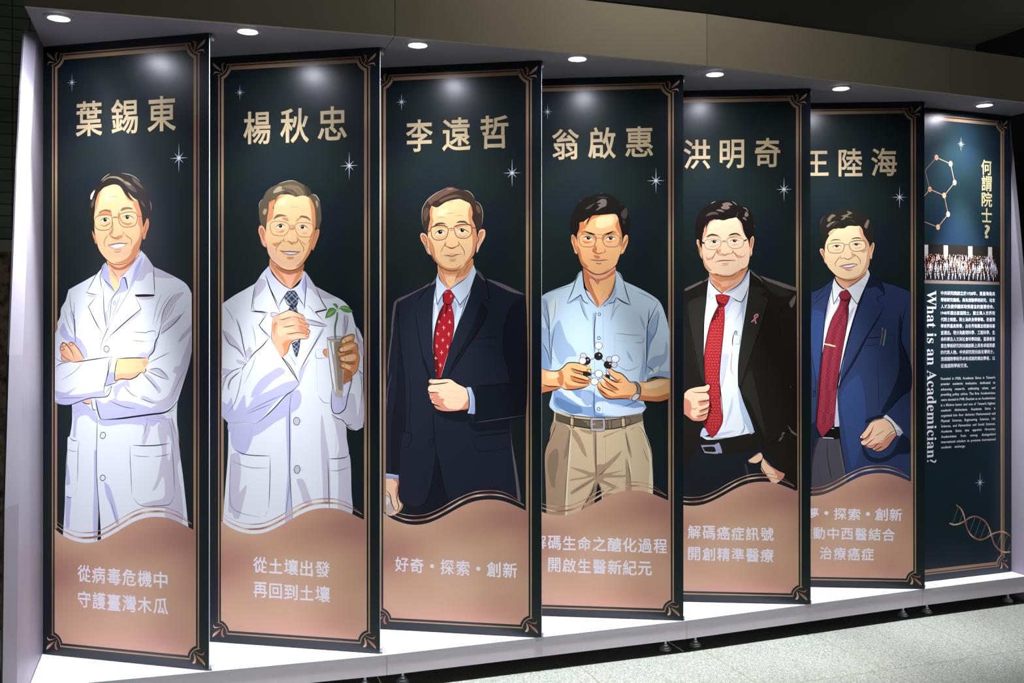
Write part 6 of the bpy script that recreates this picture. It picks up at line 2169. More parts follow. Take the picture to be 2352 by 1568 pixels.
ART[4] = [
    ('portrait/trousers', '''
f bktr 1405,7714c 2314,7825 3924,7690 4823,8004 5126,7347 5378,7045 6131,5939 6733,5238c 5639,5170 3649,3765 1432,3726c
f bktrl 4331,6524 4482,6424 4587,5612 4537,5560 4434,6067
f bk5 2289,7774c 2869,7678 3924,7690 4824,7994c 4976,7498 4927,7192 4378,7033 3326,6893 2621,6936 2190,7365
f bktr 2316,7392 3122,7426 3124,6993 2570,7012
f buckle2 2341,7366c 2971,7399 3172,7488 3325,7010 3174,7009 3099,6967 2520,7001c
f bk5 2417,7275c 2946,7297 3023,7068 2544,7073c
l ink 20 3061,7425 3184,7044
u buckle2 31 3046,7425 3250,6994
'''),
    ('portrait/suit_jacket', '''
f bk5 1595,14619c 1999,14848 2403,15052 2731,15281 2695,14770 2604,14056 2528,13443 2452,12677 2478,11554 2531,10278 2412,8439 2289,7774 2165,7313 1966,6800 1591,6182c
f bkl5 1595,14696 1999,14899 2429,15087 2413,15001 2050,14797 1605,14593
f bkl5 2429,15026 2605,15153 2731,15291 2706,15153 2555,15051
f bk5h 1746,14056 2554,14311 2528,13545 2452,12422 2480,10890 2531,10278 2202,10889 1897,12420 1745,13443
f bk5 4565,15642c 4714,15427 5014,15274 6110,14966 6756,14686c 6782,5289c 6432,5537 6131,6040 5629,6693 5177,7246 4824,7953 4571,8663 4116,9778 4065,10134 4037,11203 4137,12018 4311,13444 4563,14766 4614,15326
f bkl5 4590,15606 4914,15325 5064,15223 5213,14968 5014,15172 4764,15351
f bkl5 5064,15299 5613,15120 6160,14941 6756,14711 6756,14585 6110,14763 5363,15070
f bk5h 4563,14766 5412,14612 5112,14410 5462,14257 5362,13851 4812,12020 4314,10594 4115,10135 4062,11254 4162,12069 4312,13545
f bk5h 4614,10901 4916,9886 5324,7857 5022,8362 4618,9375 4216,9881
f bk5h 5213,15070 6110,14763 6507,14458 6109,14307 5512,14612
f bkl5 6408,14053 6706,14408 6656,14053 6507,13799
f bkl5 5923,7610 6120,8017 6220,7968 5973,7585
f bkl5 6342,8324 6567,8073 6757,7923 6757,7847 6518,7971
l bk5k 31 1999,14567 2175,14414 1746,14184
l bk5k 31 1746,14056 1796,13136 2355,10379
l bk5k 31 5412,14638 5088,14460 5412,14257 5462,14206 5112,12936 4314,10645
l bk5k 20 4987,12224 5810,12505
l bk5k 25 6756,14458 6308,13952 5910,13444 6109,12176
l bk5k 31 4721,8664 5124,7855 5277,7247
l bk5k 31 6764,8379 6121,7865 5376,7400 5127,7194
l ink 31 2731,15281 2654,14362 2528,13443 2452,12677 2494,11605
l ink 31 4614,15326 4563,14766 4311,13444 4137,12018 4052,11203 4065,10134 4318,9373 4823,8004
l star 20 6451,10150 6461,10074
'''),
    ('portrait/shirt', '''
f cuff5 2731,15281c 2655,14770 2594,14030c 2503,13137 2478,11554c 2529,11401 3211,10231 3264,9365 3318,8448 2843,7780 2314,7825c 2617,7625 3723,7738 4824,7994c 4420,8865 4116,9728 4055,10236 4062,11254 4211,12426 4412,13698 4563,14817 4590,15606c 4113,14920 3610,14666 3309,14463c 3007,14719 2807,15076
f cuff5s 2757,15229 2705,14668 2654,14260 2805,14311 2715,14719
f cuff5s 3460,14514 4113,14971 4514,15479 4564,15275 4112,14767 3711,14462
f cuff5s 2957,14310 3107,14004 3208,13953 2906,13341 2805,13137 3006,13749 3057,13953
f cuff5s 3459,13953 3710,14259 4112,14105 3811,14055 3710,13851 3509,13443
f cuff5s 3836,14004 3609,13545 3509,13138 3459,13239
f cuff5s 4212,14055 4111,13596 3910,13138 4111,13444 4362,13851
f cuff5b 4212,14055 4412,14461 4513,14817 4362,13698 4211,12426 4261,13138
f cuff5s 3259,11608 3610,11609 3511,10895 3312,9977 3261,10282 3209,11149
f cuff5b 4065,10134 4318,9373 4621,8612 4798,8004 4624,7900 4371,8407 4323,8050 4124,7844 4322,8253 4270,8609 4118,9269
f cuff5s 3815,9674 3768,9012 3519,8348 3420,8143 3617,8960
f cuff5s 2463,8184 2314,7774 2616,7829 2767,7932
f cuff5s 3370,7989 3922,8046 3120,7757 2918,7832
l ink 31 2731,15255 2806,14974 3108,14642 3309,14463
l ink 31 2604,14030 2957,14336
l ink 31 4590,15580 4113,14895 3460,14504
l ink 31 3721,14335 4212,14080 4563,14817
l ink 15 3861,13953 3509,13138
l ink 15 3536,10997 3262,10027
l ink 15 3841,9420 3718,8757
l ink 15 4296,8406 4372,8203 4223,7896
l ink 20 2314,7800 2768,7718 3622,7727 4824,7994
l ink 15 3321,7709 3923,7893
l ink 15 3886,12527 4171,12527
l ink 15 3901,12130 4111,12110 4171,12527
l ink 15 3786,11864 3737,10896 3853,10668 3953,10633
f shirts 3901,12527c 3911,12705 3951,12731 4001,12680 4001,12527c
l ink 20 3886,12527 3901,12680 3961,12731 4011,12670 4011,12527
l ink 31 3870,12629 3810,12323 3811,11992
'''),
    ('portrait/neck', '''
f skinr 2707,15536c 2781,15127 3007,14770 3309,14504c 3610,14615 4113,14946 4515,15632c 4114,15429 3360,15228
f skins 2757,15434 3109,15330 3612,15303 4114,15480 4515,15733 4464,15530 3912,15124 3511,15074 3209,15024 2908,15229
f skins 2832,15127 3008,15076 3259,14922 3309,14769 3108,14769
f skins 3259,14769 3611,14819 4012,15022 3510,14616 3334,14514
l brown 20 3008,15101 3209,14897
l brown 20 3762,15074 3611,14870
l ink 25 2757,15383 2857,14974
'''),
    ('portrait/necktie', '''
f tie5 3007,14412c 3309,14453 3711,14361c 3509,13953 3434,13851c 3434,13138 3309,11914 3234,11149 3185,10486 3264,9467 3343,8473c 3069,7884 2843,7729c 2615,8033 2412,8490c 2610,9360 2556,10380 2479,11401 2604,12320 2805,13137 2956,13545 3157,13928c
f tied 3007,14412 3157,13953 3459,13953 3308,14055 3158,14106
f tied 3183,13902 2956,13494 2830,13137 3107,13341 3208,13749 3258,13902
f tied 2437,8490 2712,8952 2761,9463 2862,9158 2713,8697 2564,8287
g tiedot 32 25 3158,14285
g tiedot 32 25 3309,14336
g tiedot 32 25 3459,14284
g tiedot 32 25 3233,14157
g tiedot 32 25 3384,14198
g tiedot 32 25 3535,14233
g tiedot 32 25 3308,14055
g tiedot 32 25 3434,14065
g tiedot 32 31 3192,13749
g tiedot 32 31 3298,13749
g tiedot 32 31 3202,13612
g tiedot 32 31 3338,13612
g tiedot 32 31 3072,13474
g tiedot 32 31 3243,13474
g tiedot 32 31 3062,13336
g tiedot 32 31 3197,13336
g tiedot 32 31 3333,13336
g tiedot 32 31 2956,13198
g tiedot 32 31 3102,13198
g tiedot 32 31 3248,13199
g tiedot 32 31 2996,13061
g tiedot 32 31 3152,13061
g tiedot 32 31 3308,13061
g tiedot 32 31 2870,12923
g tiedot 32 31 2996,12923
g tiedot 32 31 3122,12923
g tiedot 32 31 3243,12923
g tiedot 32 31 2901,12785
g tiedot 32 31 3031,12785
g tiedot 32 31 3162,12785
g tiedot 32 31 3293,12786
u tiedot 25 2770,12678c 2875,12617c 2986,12678c 3097,12617c 3207,12678c 3318,12617c
u tiedot 25 2734,12540c 2850,12479c 2961,12540c 3077,12479c 3192,12541c 3308,12480c
u tiedot 25 2699,12402c 2820,12341c 2941,12402c 3062,12341c 3177,12403c 3298,12342c
u tiedot 25 2674,12264c 2775,12203c 2881,12265c 2981,12204c 3082,12265c 3183,12204c 3288,12266c
u tiedot 25 2654,12126c 2755,12065c 2861,12127c 2966,12066c 3067,12127c 3173,12066c 3273,12128c
u tiedot 25 2634,11988c 2740,11927c 2841,11989c 2946,11928c 3052,11990c 3158,11929c 3258,11990c
u tiedot 25 2614,11850c 2720,11789c 2826,11851c 2931,11790c 3037,11852c 3143,11791c 3248,11852c
g tiedot 32 31 2700,11682
g tiedot 32 31 2826,11683
g tiedot 32 31 2952,11683
g tiedot 32 31 3078,11684
g tiedot 32 31 3203,11684
g tiedot 32 31 2630,11544
g tiedot 32 31 2756,11545
g tiedot 32 31 2876,11545
g tiedot 32 31 3002,11546
g tiedot 32 31 3128,11546
g tiedot 32 31 2685,11407
g tiedot 32 31 2806,11407
g tiedot 32 31 2932,11408
g tiedot 32 31 3053,11408
g tiedot 32 31 3173,11409
g tiedot 32 31 2620,11269
g tiedot 32 31 2741,11269
g tiedot 32 31 2862,11270
g tiedot 32 31 2983,11270
g tiedot 32 31 3103,11271
g tiedot 32 31 2706,11131
g tiedot 32 31 2852,11132
g tiedot 32 31 2998,11132
g tiedot 32 31 3144,11133
g tiedot 32 31 2641,10993
g tiedot 32 31 2782,10994
g tiedot 32 31 2923,10994
g tiedot 32 31 3064,10995
g tiedot 32 31 2711,10856
g tiedot 32 31 2847,10856
g tiedot 32 31 2983,10857
g tiedot 32 31 3119,10858
g tiedot 32 31 2651,10717
g tiedot 32 31 2782,10718
g tiedot 32 31 2918,10719
g tiedot 32 31 3049,10720
g tiedot 32 31 2722,10580
g tiedot 32 31 2853,10581
g tiedot 32 31 2984,10581
g tiedot 32 31 3115,10582
g tiedot 32 31 2667,10442
g tiedot 32 31 2798,10443
g tiedot 32 31 2924,10443
g tiedot 32 31 3050,10444
g tiedot 32 31 2763,10305
g tiedot 32 31 2884,10305
g tiedot 32 31 3005,10306
g tiedot 32 31 3125,10307
g tiedot 32 31 2763,10167
g tiedot 32 31 2909,10168
g tiedot 32 31 3055,10169
g tiedot 32 31 2880,10030
g tiedot 32 31 3011,10031
g tiedot 32 31 3141,10032
u tiedot 25 2835,9923c 2951,9862c 3066,9924c 3182,9864c
u tiedot 25 2845,9785c 2961,9724c 3077,9786c 3192,9726c
g tiedot 32 31 2886,9617
g tiedot 32 31 3067,9618
g tiedot 32 31 2977,9480
g tiedot 32 31 3158,9481
g tiedot 32 31 2872,9341
g tiedot 32 31 2998,9342
g tiedot 32 31 3118,9343
g tiedot 32 31 2923,9204
g tiedot 32 31 3058,9205
g tiedot 32 31 3194,9206
g tiedot 32 31 2837,9065
g tiedot 32 31 2983,9067
g tiedot 32 31 3129,9068
g tiedot 32 31 2898,8928
g tiedot 32 31 3059,8930
g tiedot 32 31 3215,8931
u tiedot 25 2748,8820c 2854,8760c 2954,8822c 3060,8761c 3160,8823c 3266,8763c
u tiedot 25 2698,8682c 2809,8621c 2925,8684c 3035,8623c 3151,8686c 3267,8626c
g tiedot 32 31 2679,8513
g tiedot 32 31 2799,8514
g tiedot 32 31 2925,8515
g tiedot 32 31 3051,8517
g tiedot 32 31 3172,8518
g tiedot 32 31 2755,8376
g tiedot 32 31 2901,8377
g tiedot 32 31 3042,8379
g tiedot 32 31 3187,8380
g tiedot 32 31 2735,8238
g tiedot 32 31 2881,8239
g tiedot 32 31 3032,8241
g tiedot 32 31 2867,8102
g tiedot 32 31 3018,8103
l ink 25 3007,14412 3157,13943 3449,13892 3721,14350
l ink 25 3157,13943 2956,13545 2780,13086 2604,12320 2494,11503 2531,10380
l ink 25 3449,13892 3434,13138 3309,11914 3234,11149 3200,10486 3343,8473 2843,7729 2422,8465
l ink 15 3283,13928 3157,13443
'''),
    ('portrait/ribbon_pin', '''
u pink 61 4672,13139 4837,13291 4962,13419 4962,13495 4887,13495 4822,13418 4837,13241 4887,13063
'''),
    ('portrait/hand', '''
f skin3 1574,9786c 1750,9966 2103,10096 2507,10150 2658,10238 2758,10177 2734,9973 2608,9844 2735,9718 2735,9463 2751,9361 2721,9156 2722,9105 2672,8850 2662,8799 2562,8568 2008,8486 1856,8638 1562,8815c
f skins3 1574,9556 1853,9405 1905,9048 1855,8843 2007,8640 2562,8594 2008,8486 1805,8638 1562,8840c
f skins3 2206,9433 2710,9513 2736,9361 2308,9204
f skins3 2258,8999 2686,9156 2672,9003 2309,8847
f skins3 2108,8743 2612,8849 2562,8645 2209,8616
f skins3 2003,9840 2407,9869 2608,9870 2306,9807
l ink 31 1574,9786 1750,9966 2103,10096 2507,10150 2658,10238 2768,10177 2734,9973 2558,9844 2053,9841 1927,9891
l ink 31 2558,9844 2735,9708 2720,9488 2206,9382
l ink 31 2720,9488 2751,9310 2686,9131 2258,8948
l ink 31 2686,9131 2687,8901 2209,8693
l ink 31 2662,8850 2588,8594 2411,8500 1983,8496 1755,8663 1577,8815
l brown 20 1854,9124 2056,9049 2182,9126
l brown 20 1878,9482 2054,9509
l ink 25 1577,8789 1704,8688
'''),
    ('portrait/hand', '''
f skin3 4520,6679c 4630,6782 5078,7052 5189,6840 5080,6635 4831,6530 4581,6578
f skin3 5204,6814c 5481,6488 5931,6189 6205,6066c 6033,5785 5785,5629 5585,5667c 5384,5928 5133,6229 5107,6432
f skins3 5280,6739 5581,6438 5931,6189 6190,6066 6033,5785 5783,5934 5732,6187 5380,6537
f skins3 5132,6382 5384,6030 5635,5729 5434,5878
f skin3 5484,6006 5832,6036 5883,5935 5634,5855
l ink 25 4520,6679 4631,6579 4881,6541 5130,6687 5189,6840
l ink 20 4520,6689 4729,6834 5103,7052
l ink 25 5189,6814 5107,6432 5384,5928 5585,5677
l ink 25 5204,6814 5481,6488 6220,6066
l ink 20 5585,5677 5784,5781
'''),
    ('portrait/face', '''
f skinp 2406,16084c 2305,16230 2220,16581 2134,16874 2149,17005 2221,17034 2293,16931 2364,16639
f skins 2192,16932 2250,16961 2307,16756 2363,16347 2277,16464
l ink 20 2406,16084 2320,16230 2248,16552 2140,16844 2149,17005 2221,17034 2293,16931
l brown 15 2192,16903 2235,16961 2292,16756 2306,16581
f skinp 4631,16191c 4603,16685 4633,17034 4734,17173 4799,17091 4790,16829 4732,16568 4717,16336
f skins 4633,16947 4734,17091 4747,16830 4660,16568 4618,16627
l ink 20 4604,16976 4734,17173 4805,17076 4790,16800 4732,16539 4711,16307 4631,16185
l brown 15 4647,16917 4733,17077 4718,16830 4646,16598
f skin5 2686,17862c 2511,17543 2438,17222 2393,16814 2392,16376 2434,15996 2506,15733 2678,15499 2965,15411 3253,15308 3511,15270 3798,15336 4056,15524 4314,15640 4486,15755 4573,16046 4603,16511 4519,16976 4349,17385 4207,17793 3979,18027 3606,17972 3089,17932
f skins5 2686,17862 2599,17746 2656,17688 2626,17338 2452,16989 2407,16639 2449,16230 2592,15850 2851,15557 2649,15558 2491,15792 2406,16230 2393,16814 2453,17222 2540,17601
f skins5 2686,17848 2830,17949 3031,17947 2800,17803 2685,17629 2641,17454 2641,17629
f skins5 4008,18027 4179,17851 4320,17385 4490,17035 4291,17327 4178,17677
f skins5 2567,17134 2654,17221 3143,17218 3286,16984 3143,17101 2913,17146 2683,17104
f skins5 3573,17040 3689,17156 4062,17212 4290,17123 4061,17139 3774,17097
f skins5 3025,16344 2910,16140 2650,16025 2565,16229 2507,16346 2679,16141 2910,16228
f skins5 3830,16456 4058,16281 4316,16221 4402,16337 4345,16192 4115,16135
f skins5 3083,16518 3256,16547 3255,16401 3140,16314 3313,16284 3485,16269 3743,16340 3830,16515 3801,16340 3600,16268 3427,16225 3140,16285
f skins5 2994,15440 3310,15366 3741,15365 4028,15524 4315,15698 4085,15466 3798,15307 3511,15264 3253,15308
f skinh 3414,16692 3472,16691 3471,16546 3414,16546
l skind 12 2943,17525 3116,17539
l skind 12 3260,17625 3547,17637
l skind 12 3575,17521 3862,17577
f ink 2596,17090 2741,17249 2913,17277 3186,17174 2999,17189 2798,17191 2683,17133
f ink 3603,17171 3746,17272 4005,17300 4205,17167 3976,17241 3804,17213
f brow5 2654,17162 2798,17264 3086,17218 2856,17205
f eyew 2739,16870 2855,16942 3027,16956 3142,16882 2998,16840
g ink 86 64 2964,16904
g eyew 18 17 2993,16927
l ink 23 2725,16856 2840,16943 3027,16962 3156,16882
f eyew 3688,16908 3803,16981 3975,16980 4103,16906 3946,16887
g ink 86 58 3903,16936
g eyew 18 17 3929,16957
l ink 23 3673,16900 3803,16981 3975,16985 4118,16915
l skind 15 2739,16695 2911,16665 3142,16780
l skind 15 3745,16777 3888,16733 4089,16804
l skind 15 2595,16842 2710,16841
l skind 15 4146,16920 4261,16891
l brown 20 3098,16547 3083,16402 3169,16314
l ink 20 3169,16314 3284,16337 3456,16283 3600,16341 3743,16355
l brown 20 3801,16544 3829,16398 3743,16340
l brown 15 3286,16838 3256,16518
l brown 20 3083,16518 2939,16228 2852,16024
l brown 20 3830,16456 3972,16252 4087,16106
l brown 17 4086,16077 4086,15931
l brown 17 2838,16053 2866,15936
f lips 3024,15965 3254,16037 3484,16050 3771,16035 3957,15976 3771,16005 3484,15992 3254,15978
l ink 23 2981,15901 3053,15965 3312,16022 3484,16027 3742,16020 3914,16034 3972,15975
l lipd 20 3311,15882 3484,15870 3656,15898
l skins5 35 3283,15795 3484,15803 3627,15831
l skind 17 2952,15761 2894,15630
l skind 17 4029,15844 4100,15713
l skind 15 4416,16337 4345,16192
l ink 23 2406,16318 2434,15996 2506,15733 2678,15514 2908,15368
l ink 23 2994,15426 3253,15299 3511,15264 3798,15315 4056,15495
l ink 20 4587,16046 4501,15755 4314,15610 4114,15480
'''),
    ('portrait/glasses', '''
o frame2 20 2509,16901 2596,16988 2913,17030 3200,16984 3271,16896 3228,16693 3084,16562 2853,16534 2623,16579 2537,16696
o frame2 20 3545,17011 3660,17069 3946,17096 4261,17036 4324,16919 4260,16687 4059,16586 3801,16588 3630,16690
l ink 20 3286,16911 3415,16939 3544,16909
l frame2 15 3286,16838 3415,16910 3558,16836
f ink 2394,16916 2523,16857 2509,16799 2408,16828
f ink 4333,16963 4490,17020 4490,16976 4347,16905
'''),
    ('portrait/hair', '''
f hair4 2164,17034c 2078,17224 2079,17633 2197,18100 2400,18419 2689,18650 3035,18793 3467,18833 3839,18785 4125,18608 4468,18489 4667,18225 4794,17876 4821,17527 4748,17178c 4634,17092 4589,16627c 4519,16976 4405,17151 4292,17472 4207,17793 3979,18042c 3807,18000 3635,17972 3376,17901 3089,17961 2916,17934 2743,17847c 2598,17542 2626,17338c 2569,17572 2628,17805c 2512,17630 2482,17368c 2409,17222 2379,16843c 2349,16581c 2293,16814 2250,16990
f hair5h 3322,18674 3610,18744 3810,18611 3609,18584 3694,18496 3551,18409 3321,18440 3264,18528 3379,18586
f hair5h 3033,18385 3263,18412 3435,18294 3205,18325
f hair5m 2571,18097 2745,18270 3033,18297 3176,18179 2917,18181
f hair5h 4352,18112 4438,18315 4552,18139 4466,18053
f hair5h 4265,17996 4351,18054 4465,17878 4351,17937
l hair4h 17 3979,18042 4037,18172 4066,18289
l hairl 17 2805,18684 2920,18750 3035,18799
l hairl 17 3782,18792 3896,18712 4010,18609
l hairl 17 4282,18496 4439,18431 4524,18291
l hairl 15 4822,17672 4830,17570
'''),
    ('WAVE', '''

'''),
    ('name_lettering', '''
T title 1551,20322,2782,21709 0.014 洪
T title 3224,20328,4338,21678 0.014 明
T title 4823,20361,6007,21727 0.014 奇
'''),
    ('caption_line', '''
T caption 1731,2973,2334,3608 0.016 解
T caption 2411,2944,3002,3594 0.016 碼
T caption 3079,2941,3679,3580 0.016 癌
T caption 3746,2933,4344,3567 0.016 症
T caption 4411,2931,5023,3563 0.016 訊
T caption 5099,2933,5685,3565 0.016 號
'''),
    ('caption_line', '''
T caption 1751,1956,2307,2592 0.016 開
T caption 2410,1955,2996,2579 0.016 創
T caption 3089,1948,3678,2582 0.016 精
T caption 3755,1957,4343,2580 0.016 準
T caption 4420,1930,5022,2568 0.016 醫
T caption 5083,1933,5684,2570 0.016 療
'''),
    ('sparkle', '''
6168 19321 385 582
'''),
]
